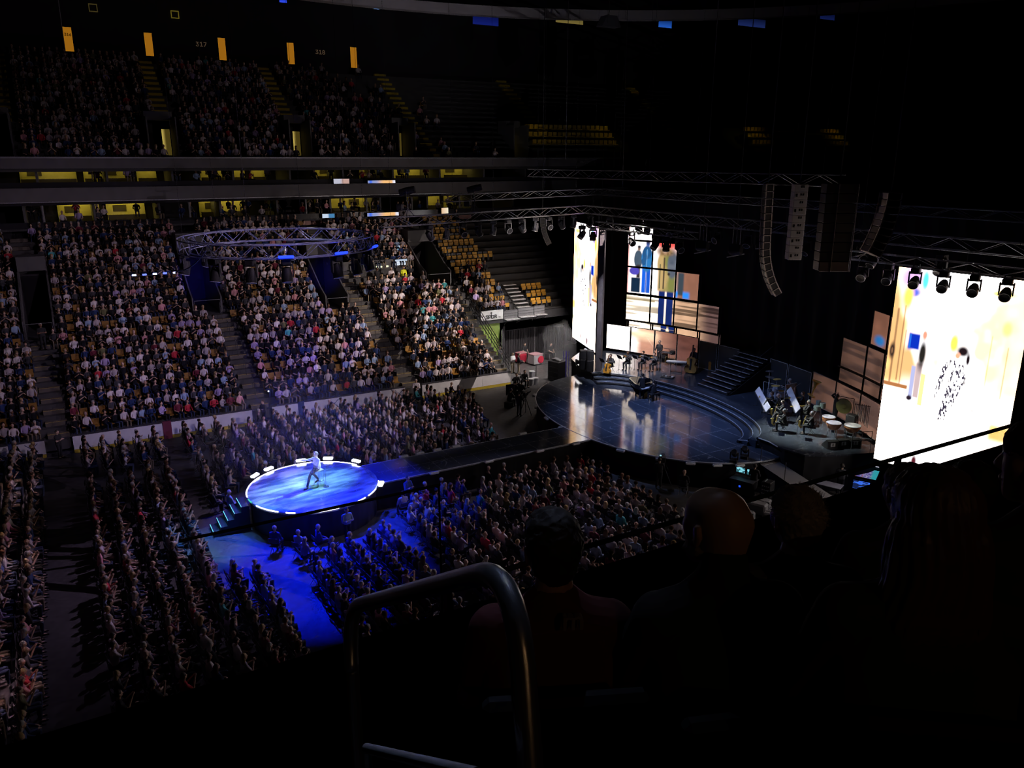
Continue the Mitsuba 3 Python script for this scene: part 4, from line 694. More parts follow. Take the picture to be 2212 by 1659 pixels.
def crowd(x, y, z, a, s=1.0, top=None):
    global CN
    v, f, k = LO[N_.integers(6)]; c, n = math.cos(a), math.sin(a); s *= N_.uniform(.93, 1.06); ln = N_.normal(0, .04)
    w = v.copy(); w[:, 0] += ln * (w[:, 2] - .5); w = w * s
    CV.append(np.c_[x + w[:, 0] * c - w[:, 1] * n, y + w[:, 0] * n + w[:, 1] * c, z + w[:, 2]]); CF.append(f + CN); CN += len(v)
    cols = np.array([SKC[N_.choice(4, p=(.36, .36, .22, .06))], HRC[N_.choice(4, p=(.36, .28, .22, .14))], TPC[N_.choice(len(TPC), p=TPW)] if top is None else top, LGC[N_.integers(4)]]) * N_.uniform(.8, 1.1)
    CC.append(cols[k])
SV = []          # seats under the crowd
for i, (x, y, z, a, *_r) in enumerate(FLOOR):
    if i not in near: crowd(x, y, z, a)
chairs_rest = [turned(chair_mesh, FLOOR[i][3] * .3, (FLOOR[i][0] - .02, FLOOR[i][1], FLOOR[i][2])) for i in range(len(FLOOR)) if i not in near]
# lower stand
EMPTY = []
for r in range(NR):
    for x in np.arange(-8.0, 40.5, .53):
        y, z = row_y(r) + .42, row_z(r)
        if any(abs(x - aisle_x(a, r)) < a[2] / 2 + .24 for a in AISLES) or 28.6 < x < 29.75: continue
        if any(v0 - .35 < x < v1 + .35 and r0 - 1 <= r < r1 for v0, v1, r0, r1 in VOMS): continue
        if 19.6 < x < 26.6 and 12 <= r < 14: continue
        if x > 29 and r < 7: continue
        occ = .93 if x < 29 else (.85 if x < 31.9 and r < 13 else .2 if x < 33 and r < 15 else .35 if r > 18 and x < 34 else .02)
        if x > 33.3 and x < 35.1 and r < 14: continue
        if x > 29 and x > (37.4 if r < 10 else 34.6 if r < 15 else 33.6): continue
        if 2 < x < 29 and r in (9, 14): occ = .8
        if N_.random() < occ:
            a = math.atan2(36.5 - y, 26 - x); crowd(x + N_.uniform(-.05, .05), y, z - .02, -PI / 2 * .55 + a * .45 + N_.uniform(-.3, .3))
            SV.append((x, y + .22, z))
        elif x > 29 and x < 37.5: EMPTY.append((x, y + .22, z, r))
        else: SV.append((x, y + .22, z))
# upper stand
for r in range(UR - 1):
    for x in np.arange(-6.0, 38, .54):
        y, z = up_y(r) + .38, up_z(r)
        if any(abs(x - q) < .85 for q in UA) or any(a - .3 < x < b_ + .3 and r0 - 1 <= r < r1 for a, b_, r0, r1 in UV_): continue
        occ = .8 if x < 21 else .72 - (x - 21) * .05 - (.25 if r > 10 and x > 24 else 0)
        if x > 34: occ = .12 if r < 3 else 0
        if N_.random() < occ:
            crowd(x, y, z, -PI / 2 * .6 + math.atan2(36 - y, 26 - x) * .4 + N_.uniform(-.3, .3))
            SV.append((x, y + .22, z))
# suites: some guests at the front
for lvl, z in ((0, 12.05), (1, 14.93)):
    for x in np.arange(-1.5, 34, .62):
        for y in (70.0, 70.9):
            if N_.random() < (.42 if (9 < x < 27 or lvl == 0) else .1): crowd(x + N_.uniform(-.2, .2), y, z + (.25 if y > 70.5 else -.05) + N_.choice((0, 0, .28)), -PI / 2 + N_.uniform(-.5, .8))
scene['crowd_mat'] = bs({'type': 'diffuse', 'reflectance': {'type': 'mesh_attribute', 'name': 'vertex_color'}})
solo('seated_crowd', (np.vstack(CV), np.vstack(CF)), 'crowd_mat', 'dense seated crowd filling the stands across the arena and the rest of the floor', 'crowd', kind='stuff', color=np.vstack(CC), smooth=True)
sb = cat_([box((0, .0, .62), (.44, .05, .42), rx=-.12), box((0, -.2, .44), (.42, .36, .06))]); nb, fb = len(sb.vertices), np.array(sb.faces)
sv = np.array(SV); V = (sv[:, None] + np.array(sb.vertices)[None]).reshape(-1, 3); F = (fb[None] + (np.arange(len(sv)) * nb)[:, None, None]).reshape(-1, 3)
SEAT = M((.26, .13, .018), .6)
solo('arena_seats', (V, F), SEAT, 'orange stadium seats under and between the crowd in the far stands', 'seats', kind='stuff')
if chairs_rest: solo('chair_rows', cat_(chairs_rest), CHM, 'black folding chairs under the crowd farther across the floor', 'chairs', kind='stuff')
SEATO, SEATB = M((.62, .32, .035), .5), M((.05, .05, .055), .5)
e_dark = mikit.ply(cbox((0, 0, .66), (.46, .06, .46), .03), M((.05, .05, .055), .5)); e_back, e_pan, e_leg = mikit.ply(cbox((0, 0, .66), (.46, .06, .46), .03), SEATO), mikit.ply(turned(cbox((0, 0, 0), (.44, .1, .34), .03), at=(0, -.11, .52)), SEATO), mikit.ply(cat_([box((x, -.05, .28), (.05, .3, .5)) for x in (-.22, .22)]), SEATB)
for x, y, z, r in EMPTY:
    i = round((x - 29.6) / .53); q = random.Random(int(x * 100) + r * 7).random()
    k = thing('stadium_seat', f'empty {"dark" if q < .3 else "orange"} stadium seat, {nth(r - 6)} row above the white sign, {nth(max(1, i + 1))} from the aisle', 'seat', 'empty stadium seats right of the last aisle')
    for nm, d in (('backrest', e_back if q >= .3 else e_dark), ('seat', e_pan), ('armrest', e_leg)): scene[f'{k}__{nm}'] = {**d, 'to_world': place(x, y, z)}
print('floor', len(FLOOR), 'crowd', len(CV), 'tris', sum(map(len, CF)), 'empty', len(EMPTY))
# -------- ushers and guests standing in the far stand
for i, (x, y, z, rz, top, kind, lab) in enumerate(((10.35, 62.2, row_z(11), -1.2, 'black', 'standfold', 'usher in black and white standing beside the blue tunnel'), (24.0, 62.6, row_z(11) + .03, -1.6, 'white', 'standfold', 'usher in a white shirt standing in front of the grey platform wall'),
        (25.2, 62.8, row_z(11) + .03, -1.5, 'yellow', 'stand', 'usher in a bright yellow vest standing in front of the grey platform wall'), (22.9, 63.0, row_z(11) + .03, -1.7, 'black', 'stand', 'guest in black standing against the grey platform wall, left of the white shirt'),
        (26.0, 63.1, row_z(11) + .03, -1.5, 'black', 'standfold', 'guest in black standing right of the yellow vest'), (21.2, 63.2, row_z(11) + .03, -1.6, 'charcoal', 'standfold', 'guest in grey standing at the left end of the platform wall'),
        (28.3, 58.9, row_z(8), -1.4, 'black', 'standfold', 'usher in black at the top of the aisle beside the orange seats'), (-1.75, 59.0, row_z(8), -1.4, 'black', 'standfold', 'usher with a white collar standing in front of the leftmost tunnel'),
        (10.3, 51.2, 0.0, -2.6, 'charcoal', 'standfold', 'guard leaning in the board gap below the second aisle'), (-1.6, 51.1, 0.0, -.6, 'black', 'standfold', 'guard with folded arms in the left board gap'), (21.1, 51.0, 0.0, -1.9, 'white', 'standfold', 'guard in a white shirt in the right board gap'))):
    person(lab, pose(kind), (x, y, z), rz, 'white' if top == 'yellow' else top, 1, i % 4, ('dark', 'grey', 'brown')[i % 3], sleeve='short' if i % 2 else 'long', topm=M((.75, .8, .03), .7) if top == 'yellow' else None, n=8)
rlg = thing('platform_railing', 'black railing along the raised platform in the third section', 'railing'); part(rlg, 'rail', rod((19.7, 61.3, row_z(11) + .75), (26.6, 61.3, row_z(11) + .75), .025, 5), BLACK)
for x in np.arange(19.8, 26.6, .34): part(rlg, 'baluster', rod((x, 61.3, row_z(11) - .1), (x, 61.3, row_z(11) + .75), .012, 4), BLACK)
# ================================================================ performer, band, instruments, crew
BRASS, COPPER, CHROME = M((.85, .6, .16), .25, .4), M((.6, .24, .11), .28, .35), M((.68, .7, .73), .2, .4)
WOOD, GOLD, HEAD, SUIT = M((.62, .27, .05), .3), M((.55, .36, .08), .35), M((.78, .78, .8), .5), M((.014, .014, .018), .7)
def pl_(p, rz=0.0): return place(*p, rz)
def item(name, lab, cat, p, rz, parts, group=None):
    """A thing made of (part name, mesh, material, smooth) set down at p."""
    k = thing(name, lab, cat, group)
    for q in parts: part(k, q[0], q[1], q[2], q[3] if len(q) > 3 else 35, at=place(*p, rz))
    return k
# the performer on a stool
PX, PY_ = 9.62, 36.12
item('bar_stool', 'tall stool with a padded seat in the middle of the round stage', 'stool', (PX, PY_, 1.5), .3, [('seat', cbox((0, 0, .79), (.42, .36, .06), .02), M((.32, .36, .36), .5)), ('foot_ring', tube([(.2 * math.cos(a), .2 * math.sin(a), .25) for a in np.linspace(0, 2 * PI, 20)], .012, 6), CHROME)]
     + [('leg', rod((x * .85, y * .85, .78), (x * 1.1, y * 1.1, 0), .014, 6), CHROME) for x in (-.17, .17) for y in (-.15, .15)])
J = pose('lap'); J.update(hip=(0.02, 0, .93), chest=(.03, 0, 1.25), neck=(.03, 0, 1.47), head=(.06, 0, 1.64), knee=(.40, .1, .82), ankle=(.55, .1, .09), toe=(.76, .12, .03), elbow=(.16, .26, 1.12), wrist=(.3, .12, 1.2))
person('performer in a dazzling white shirt and dark trousers on the stool', J, (PX - .03, PY_ + .02, 1.5), PI + .25, 'white', M((.05, .055, .07), .6), 1, 'blond', sleeve='long', n=14, girth=1.25,
       over={('elbow', -1): (.30, -.34, 1.30), ('wrist', -1): (.55, -.42, 1.34), ('elbow', 1): (.14, .25, 1.1), ('wrist', 1): (.3, .06, 1.28), ('knee', 1): (.38, .14, .78), ('ankle', 1): (.12, .16, .38), ('toe', 1): (.28, .2, .28), ('toe', -1): (.86, .1, .03), ('ankle', -1): (.66, .06, .09), ('knee', -1): (.42, -.02, .64)})
solo('microphone', cat_([rod((PX - .42, PY_ + .0, 1.5 + 1.33), (PX - .30, PY_ + .02, 1.5 + 1.40), .018, 8), trimesh.creation.icosphere(1, .032).apply_translation((PX - .27, PY_ + .02, 2.92))]), CHROME, 'microphone in the hand of the performer on the round stage', 'microphone')
item('mic_stand', 'thin microphone stand beside the performer on the round stage', 'microphone stand', (9.85, 35.75, 1.5), 0, [('base', lathe([(0, .02), (.14, .015), (.14, 0), (0, 0)], 20), IRON), ('pole', rod((0, 0, .02), (0, 0, .75), .012, 6), CHROME)])
# audience and guards close to the round stage
for lab, p, rz, kind, top, hr, over in (('guard in a blue shirt standing with folded arms against the near side of the round stage'.replace('the near side of ', ''), (9.75, 32.35, 0), -1.4, 'standfold', 'light blue', 'dark', None), ('woman in a red top seated beside the runway corner', (14.0, 33.4, 0), 1.1, 'lap', 'red', 'brown', None),
    ('man in a white shirt seated right of the round stage', (13.2, 32.7, 0), 1.3, 'lap', 'white', 'grey', None), ('man in a pale shirt seated nearest the round stage', (13.0, 33.6, 0), 1.6, 'lap', 'pale grey', 'dark', None), ('guard standing in the corner between the runway and the round stage', (13.6, 34.45, 0), -1.2, 'standfold', 'navy', 'dark', None),
    ('guard in dark clothes seated left of the lit steps', (4.9, 38.6, 0), .2, 'lap', 'black', 'dark', None), ('grey-haired man seated beside the lit steps', (5.6, 38.0, 0), .3, 'lap', 'light blue', 'grey', None), ('seated guest right of the foot of the lit steps', (6.6, 32.9, 0), .9, 'lap', 'navy', 'grey', None),
    ('guard in a blue cap seated below the round stage', (7.4, 32.0, 0), .6, 'lap', 'light blue', 'grey', None), ('man with stretched legs seated below the round stage', (8.3, 32.1, 0), .1, 'lap', 'navy', 'grey', {('ankle', 1): (.85, .1, .1), ('toe', 1): (1.0, .12, .15), ('knee', 1): (.46, .1, .48), ('ankle', -1): (.83, -.05, .1), ('toe', -1): (.98, -.05, .16), ('knee', -1): (.46, -.08, .48)})):
    person(lab, pose(kind), p, rz, top, 1, 0, hr, over=over, n=8)
    if kind == 'lap': solo('folding_chair', chair_ply, None, 'black folding chair under the ' + lab.replace('a red top ', 'red ').replace('stretched legs ', 'long legs ').split(',')[0], 'chair', at=place(*p, rz))
for i, (x, y, rz) in enumerate(((13.9, 31.8, 1.0), (14.4, 32.5, .8), (15.0, 33.2, .9), (13.4, 30.4, .4), (12.9, 29.3, .3), (12.6, 28.4, .2))):
    solo('folding_chair', chair_ply, None, f'empty black folding chair on the blue floor, {CNT[i]} from the runway', 'chair', at=place(x, y, 0, rz))
# ---- music furniture
def music_stand(p, rz, lab, grp=None): item('music_stand', lab, 'music stand', p, rz, [('desk', cbox((0, 0, 1.08), (.03, .52, .34), .01, ry=.5), BLACK), ('pole', rod((0, 0, .05), (.02, 0, 1.05), .012, 5), IRON), ('tripod', cat_([rod((0, 0, .2), (.24 * math.cos(a), .24 * math.sin(a), .01), .01, 4) for a in (0, 2.1, 4.2)]), IRON)], grp)
def chair_at(p, rz, lab, grp): solo('band_chair', chair_ply, None, lab, 'chair', grp, at=place(*p, rz))
def fiddle(L, thick):
    """Outline of a violin family body, scroll up +z, front to +x."""
    o = [(0, 0), (.21, .01), (.26, .12), (.25, .24), (.16, .33), (.15, .40), (.2, .5), (.19, .57), (.12, .63), (.04, .65)]
    p = Polygon([(y, z) for y, z in o] + [(-y, z) for y, z in o[::-1]]).buffer(.02).buffer(-.02); m = prism(p, -thick / 2, thick / 2)
    m.vertices = np.c_[m.vertices[:, 2], m.vertices[:, 0], m.vertices[:, 1]] * L; m.fix_normals()
    neck = cat_([box((thick * L * .35, 0, .85 * L), (.04 * L, .05 * L, .55 * L)), trimesh.creation.icosphere(1, .035 * L).apply_translation((thick * L * .35, 0, 1.14 * L))])
    return m, neck, box((thick * L * .6, 0, .36 * L), (.012 * L, .07 * L, .46 * L))
def instrument(name, L, thick, lab, p, rz, tilt, mat=None):
    b, nk, fb = fiddle(L, thick); k = thing(name, lab, name.replace('_', ' '))
    for nm, m, mt in (('body', b, mat or WOOD), ('neck', nk, M((.12, .06, .03), .5)), ('fingerboard', fb, BLACK)): part(k, nm, turned(m, ry=tilt), mt, 25, at=place(*p, rz))
    return k
BZ = 2.1
s_ = [(33.704, 44.578, 2.1), (35.36, 44.697, 2.1), (36.343, 44.137, 2.1), (36.799, 43.417, 2.1)]
for i, (q, lab, kind) in enumerate(zip(s_, ('cellist in black seated at the left end of the strings', 'violinist in black, second from the left of the strings', 'string player in dark clothes, third from the left', 'string player in dark clothes, nearest the drummer at the back'), ('horn', 'violin', 'violin', 'violin'))):
    rz = PI + .35; person(lab, pose(kind, .02), q, rz, 'black' if i < 2 else 'charcoal', 1, i % 2, ('dark', 'brown', 'dark', 'brown')[i], n=10); chair_at(q, rz, f'black chair of the {lab.split(" in ")[0]}, {CNT[i]} chair of the strings', None)
    e = (q[0] - .95 * math.cos(.35), q[1] - .95 * math.sin(.35) + .1, 2.1); music_stand((e[0] - .1, e[1], 2.1), PI, f'black music stand in front of the strings, {CNT[i]} from the left')
    if i: instrument('violin', .52, .12, f'small orange-brown violin held by the {CNT[i]} string player from the left', (q[0] - .26, q[1] - .12, 2.1 + .98), rz, 1.15)
instrument('cello', 1.12, .22, 'glowing orange cello in front of the cellist', (s_[0][0] - .52, s_[0][1] - .22, 2.14), PI + .35, -.22, M((.72, .34, .04), .3))
q = (38.431, 44.848, 2.1); person('man in a dark suit standing behind the string players', pose('standwork'), q, PI + .4, 'black', SUIT, 1, 'grey', topm=SUIT, n=10)
q = (38.611, 43.941, 2.1)
k = item('percussion_rack', 'black rack hung with gold and black percussion behind the keyboard', 'percussion rack', q, .5, [('frame', cat_([rod((0, y, 0), (0, y, 1.3), .02, 5) for y in (-.6, 0, .6)] + [rod((0, -.6, z), (0, .6, z), .02, 5) for z in (.6, 1.0, 1.3)]), IRON), ('drum', turned(lathe([(0, 0), (.2, 0), (.2, .26), (0, .26)], 16), at=(-.1, -.3, .95)), BLACK), ('drum', turned(lathe([(0, 0), (.24, 0), (.24, .3), (0, .3)], 16), at=(-.1, .3, .6)), BLACK),
    ('hoop', cat_([tube([(-.3, y + .13 * math.cos(a), .5 + .28 * math.sin(a)) for a in np.linspace(0, 2 * PI, 18)], .012, 5) for y in (-.45, .05)]), GOLD), ('shelf', cbox((-.2, .1, 1.05), (.45, .9, .05), .01), DARK)])
q = (37.665, 42.021, 2.1)
item('keyboard', 'silver electronic keyboard on a black stand', 'keyboard', q, .75, [('body', cbox((0, 0, .86), (.36, 1.45, .1), .02), M((.62, .63, .66), .3, .3)), ('keys', box((-.07, 0, .915), (.16, 1.3, .012)), HEAD), ('stand', cat_([rod((-.2, y, 0), (.2, y, .8), .02, 5) for y in (-.4, .4)] + [rod((.2, y, 0), (-.2, y, .8), .02, 5) for y in (-.4, .4)] + [rod((-.2, -.4, .02), (-.2, .4, .02), .02, 5), rod((.2, -.4, .02), (.2, .4, .02), .02, 5)]), IRON)])
q = (36.306, 41.344, 2.1); item('pedal_board', 'tangle of black pedals and cables on the floor by the keyboard', 'pedals', q, .5, [('base', cbox((0, 0, .05), (.5, .9, .08), .02), BLACK)] + [('pedal', cbox((0, -.35 + .23 * i, .12), (.24, .14, .07), .015), (CHROME, IRON)[i % 2]) for i in range(4)])
q = (39.013, 41.7, 2.1); person('double bass player in a dark suit and white shirt', pose('standwork'), q, PI + .5, 'black', SUIT, 1, 'grey', topm=SUIT, n=10); b_ = instrument('double_bass', 1.75, .24, 'golden brown double bass in front of its player', (q[0] - .42, q[1] - .2, 2.12), PI + .5, -.2, M((.50, .26, .06), .35))
q = (41.08, 43.013, 2.1); item('bass_amplifier', 'black amplifier with a blue lit top right of the double bass', 'amplifier', q, .5, [('cabinet', cbox((0, 0, .5), (.5, .7, 1.0), .03), BLACK), ('head', cbox((0, 0, 1.1), (.42, .62, .18), .02), IRON)]); scene[taken(list(labels)[-1] + '__display')] = glow(turned(cbox((0, 0, 1.2), (.3, .5, .02), .005), .5, q), (.02, .18, .6))
q = (40.319, 41.409, 2.1); item('spare_bass', 'slim instrument leaning upright beside the dark panel', 'instrument', q, .4, [('neck', rod((0, 0, 0), (.1, -.1, 1.5), .03, 6), GOLD), ('body', turned(cbox((0, 0, .35), (.06, .22, .6), .03), at=(.02, -.02, 0)), WOOD)])
# ---- grand piano on the main stage
pc = (33.106, 40.217, 1.5); prz = 2.2
wing = [(0, -.75), (1.35, -.75)] + [(1.35 + .55 * math.sin(t), -.75 + .55 - .55 * math.cos(t)) for t in np.linspace(.2, PI * .75, 8)] + [(1.2, .42), (.75, .62), (.45, .75), (0, .75)]
wp = Polygon(wing).buffer(.05).buffer(-.03); PB = M((.008, .008, .01), .08, 0, .6)
def lid(m): m.vertices -= (0, -.75, 1.02); m.apply_transform(trimesh.transformations.rotation_matrix(-.55, [1, 0, 0])); m.vertices += (0, -.75, 1.02); return m
ang_ = [('case', prism(wp, .68, 1.0), PB, 30), ('lid', lid(prism(wp.buffer(.02), 1.02, 1.05)), PB, 30), ('sound_board', prism(wp.buffer(-.06), 1.0, 1.006), M((.10, .06, .025), .4)), ('keyboard', box((-.12, 0, .76), (.2, 1.26, .05)), HEAD), ('key_bed', cbox((-.1, 0, .7), (.32, 1.5, .08), .02), PB), ('fall_board', cbox((0.02, 0, .86), (.04, 1.4, .2), .01), PB), ('music_desk', cbox((.2, 0, 1.16), (.03, .7, .26), .01, ry=.3), PB), ('lid_prop', rod((.6, .55, 1.0), (.6, .35, 1.62), .012, 5), BLACK)]
ang_ += [('leg', cat_([lathe([(0, .7), (.07, .7), (.05, .1), (.06, .06), (0, .06)], 10), trimesh.creation.icosphere(1, .05).apply_translation((0, 0, .05))]).apply_translation(t), PB) for t in ((.1, -.6, 0), (.1, .6, 0), (1.5, -.25, 0))] + [('pedals', cat_([box((.15, 0, .35), (.06, .3, .7)), box((.05, -.08, .08), (.2, .04, .02)), box((.05, .08, .08), (.2, .04, .02))]), BRASS)]
item('grand_piano', 'black grand piano with raised lid on the main stage by the steps', 'piano', (pc[0] + .1, pc[1] - .5, 1.5), prz - .6, ang_)
pq = (pc[0] + .1 - .62 * math.cos(prz - .6), pc[1] - .5 - .62 * math.sin(prz - .6), 1.5)
item('piano_bench', 'black bench of the pianist at the grand piano', 'bench', pq, prz - .6, [('seat', cbox((-.05, 0, .47), (.36, .8, .08), .03), BLACK)] + [('leg', rod((x, y, 0), (x, y, .44), .025, 6), BLACK) for x in (-.2, .1) for y in (-.34, .34)])
person('pianist in black seated at the grand piano', pose('piano', .05), (pq[0], pq[1], 1.51), prz - .6, 'black', SUIT, 1, 'dark', topm=SUIT, n=10)
q = (32.697, 39.706, 1.5); person('man in a dark suit standing in front of the grand piano', pose('standwork'), q, 1.2, 'black', SUIT, 1, 'dark', topm=SUIT, n=10)
# ---- brass and percussion at the right
def horn(kind):
    if kind == 'sax': return tube([(0, 0, .45), (.05, 0, .3), (.1, 0, 0), (.14, 0, -.2), (.22, 0, -.26), (.3, 0, -.18), (.32, 0, .05), (.34, 0, .12)], (.012, .018, .03, .045, .055, .06, .07, .1), 10)
    if kind == 'trombone': return cat_([tube([(-.1, .05, 0), (.7, .05, -.12), (.74, 0, -.13), (.7, -.05, -.12), (.0, -.05, 0), (-.25, -.06, .03)], .012, 6), tube([(-.2, .08, .02), (.3, .08, -.04), (.42, .08, -.06), (.48, .08, -.07)], (.012, .02, .05, .1), 10)])
    return cat_([tube([(-.05, 0, 0), (.3, 0, 0), (.42, 0, 0), (.47, 0, 0)], (.01, .014, .03, .065), 10), tube([(.05, .0, 0), (.02, 0, -.08), (.1, 0, -.1), (.22, 0, -.08), (.25, 0, 0)], .01, 6)])
BR = [((34.408, 29.107, 2.1), 'saxophonist in black seated at the front left of the brass', 'sax', 'grey', 'saxophone'), ((35.376, 28.013, 2.1), 'brass player in black seated at the front right of the brass', 'sax', 'grey', 'saxophone'), ((35.689, 30.362, 2.1), 'brass player seated behind the front left saxophonist', 'sax', 'dark', 'saxophone'), ((37.019, 29.604, 2.1), 'white-haired trombonist in the second brass row', 'trombone', 'grey', 'trombone'),
      ((36.435, 31.865, 2.1), 'trumpeter seated at the far left of the brass', 'trumpet', 'brown', 'trumpet'), ((36.473, 31.426, 2.1), 'bald trumpeter in the back brass row', 'trumpet', 'grey', 'trumpet'), ((38.056, 30.94, 2.1), 'curly brown-haired trombonist in the back brass row', 'trombone', 'brown', 'trombone')]
for i, (q, lab, kind, hr, nm) in enumerate(BR):
    rz = 2.25; person(lab, pose('horn', .03), q, rz, 'black', SUIT, i % 2, hr, 'none' if 'bald' in lab else 'short', topm=SUIT, n=10); chair_at(q, rz, f'black chair under the {" ".join(lab.split()[:9])}', None)
    kk = item(nm, f'shining {nm} of the {" ".join(lab.split()[:9])}', nm, (q[0] + .36 * math.cos(rz), q[1] + .36 * math.sin(rz), 2.1 + (.62 if kind == 'sax' else .98)), rz, [('tube', horn(kind), BRASS), ('mouthpiece', rod((-.14, 0, .46) if kind == 'sax' else (-.16, 0, .0), (0, 0, .45) if kind == 'sax' else (-.02, 0, 0), .012, 5), BLACK)])
for i, (a, b) in enumerate((((37.077, 33.791, 2.1), (34.265, 30.211, 2.1)), ((38.813, 32.801, 2.1), (35.627, 29.245, 2.1)))):
    a, b = np.array(a), np.array(b); c = (a + b) / 2; d = b - a; L = np.linalg.norm(d); rz = math.atan2(d[1], d[0]) - PI / 2
    item('music_desk', f'long bright lit music desk in front of the {("front", "second")[i]} brass row', 'music desk', tuple(c), rz, [('board', cbox((0, 0, 1.0), (.05, L * .95, .42), .015, ry=-.6), HEAD), ('ledge', cbox((.12, 0, .85), (.1, L * .95, .03), .008), IRON)] + [('pole', rod((0, y, 0), (0, y, .9), .015, 5), IRON) for y in (-L * .4, 0, L * .4)] + [('foot', cat_([rod((-.2, y, .02), (.2, y, .02), .014, 4)]), IRON) for y in (-L * .4, L * .4)])
dq = (38.689, 33.329, 2.1); dr_ = 2.6
def drum(r, h, c, tilt=0): return turned(lathe([(0, 0), (r, 0), (r, h), (r * .97, h + .005), (0, h + .005)], 18), at=c, ry=tilt)
def cym(r, c, tilt=.1): return turned(lathe([(0, .04), (.05, .035), (.07, .012), (r, 0), (.07, .006), (0, .03)], 24), at=c, ry=tilt)
kit = thing('drum_kit', 'silvery drum kit with high cymbals behind the brass players', 'drum kit')
DS = M((.55, .6, .68), .3, .3)
for nm, m, mt in (('bass_drum', turned(lathe([(0, -.22), (.28, -.22), (.28, .22), (0, .22)], 20), ry=PI / 2, at=(.45, 0, .3)), DS), ('snare_drum', drum(.18, .16, (-.1, .35, .58)), DS), ('tom_drum', drum(.15, .2, (.35, .18, .72), -.25), DS), ('tom_drum', drum(.15, .2, (.35, -.2, .72), -.25), DS), ('floor_tom', drum(.22, .36, (-.1, -.5, .22)), DS),
    ('cymbal', cym(.27, (.3, .75, 1.25)), BRASS), ('cymbal', cym(.27, (.25, -.75, 1.28)), BRASS), ('cymbal', cym(.29, (.7, .55, 1.72), -.1), M((.7, .72, .75), .15, .9)), ('cymbal', cym(.25, (.75, .05, 1.98)), M((.7, .72, .75), .15, .9)), ('hi_hat', cat_([cym(.18, (-.05, .7, .92), 0), cym(.18, (-.05, .7, .95), 0)]), BRASS), ('stand', cat_([rod((x, y, 0), (x, y, z), .014, 5) for x, y, z in ((.3, .75, 1.25), (.25, -.75, 1.28), (.7, .55, 1.72), (.75, .05, 1.98), (-.05, .7, .95))]), CHROME), ('hardware', cat_([rod((x, y, .02), (x + .22 * math.cos(a), y + .22 * math.sin(a), .02), .01, 4) for x, y in ((.3, .75), (.25, -.75), (.7, .55), (.75, .05)) for a in (0, 2.1, 4.2)]), CHROME)):
    part(kit, nm, m, mt, 30, at=place(*dq, dr_ - .3))
dp = (39.709, 33.447, 2.1); item('drum_stool', 'round black stool of the drummer', 'stool', dp, 0, [('seat', lathe([(0, .5), (.17, .5), (.17, .43), (0, .43)], 14), BLACK), ('leg', rod((0, 0, 0), (0, 0, .43), .03, 6), CHROME)])
person('drummer in a dark jacket behind the drum kit', pose('drum'), (dp[0], dp[1], 2.1), 2.3, 'black', SUIT, 1, 'grey', topm=SUIT, n=10)
scene['plexi'] = {'type': 'thindielectric', 'int_ior': 1.49}
for i, (a, b, h) in enumerate((((37.737, 33.872, 2.1), (37.95, 32.399, 2.1), 1.35), ((37.925, 32.303, 2.1), (38.911, 32.294, 2.1), 1.5), ((38.809, 32.352, 2.1), (40.438, 33.031, 2.1), 1.2))):
    k = thing('drum_shield', f'clear plastic screen around the drum kit, {("left", "middle", "right")[i]} sheet', 'drum shield')
    part(k, 'pane', quad(a, b, (b[0], b[1], 2.1 + h), (a[0], a[1], 2.1 + h)), 'plexi'); part(k, 'edge', cat_([rod(a, (a[0], a[1], 2.1 + h), .016, 5), rod((a[0], a[1], 2.1 + h), (b[0], b[1], 2.1 + h), .01, 4)]), M((.75, .8, .85), .2))
def timpano(q, lab, r=.36): item('timpani_drum', lab, 'timpani', q, 0, [('bowl', lathe([(0, .42), (.18, .45), (.31, .56), (r, .74), (r, .84)], 24), COPPER), ('head', lathe([(0, .85), (r - .02, .85), (r, .845), (r, .83)], 24), HEAD), ('rim', tube([(r * math.cos(a), r * math.sin(a), .845) for a in np.linspace(0, 2 * PI, 24)], .016, 5), CHROME)] + [('leg', rod((.26 * math.cos(a), .26 * math.sin(a), .6), (.3 * math.cos(a), .3 * math.sin(a), .02), .02, 5), CHROME) for a in (.3, 2.4, 4.5)])
timpano((36.758, 28.041, 2.1), 'copper timpani drum at the back, nearest the brass'); timpano((36.097, 27.159, 2.1), 'copper timpani drum at the front left', .40); timpano((36.608, 26.345, 2.1), 'large copper timpani drum at the front right', .44)
gq = (38.136, 28.193, 2.1)
item('gong', 'round bronze gong on a frame behind the timpani', 'gong', gq, .3, [('disc', turned(lathe([(0, .03), (.12, .03), (.14, .0), (.44, 0), (.46, -.05), (0, -.02)], 28), ry=-PI / 2, at=(0, 0, 1.2)), M((.26, .24, .08), .35, .4)), ('frame', cat_([rod((0, -.55, 0), (0, -.55, 1.75), .02, 5), rod((0, .55, 0), (0, .55, 1.75), .02, 5), rod((0, -.55, 1.75), (0, .55, 1.75), .02, 5)]), IRON), ('cord', rod((0, -.2, 1.55), (0, -.2, 1.75), .008, 4), IRON), ('cord', rod((0, .2, 1.55), (0, .2, 1.75), .008, 4), IRON)])
q = (38.229, 28.718, 2.1); person('percussionist in black with raised hands beside the gong', pose('raise' if False else 'standfold'), q, 2.6, 'black', SUIT, 1, 'dark', topm=SUIT, n=10, over={('elbow', 1): (.2, .34, 1.62), ('wrist', 1): (.08, .16, 1.82), ('elbow', -1): (.2, -.3, 1.6), ('wrist', -1): (.12, -.14, 1.8)})
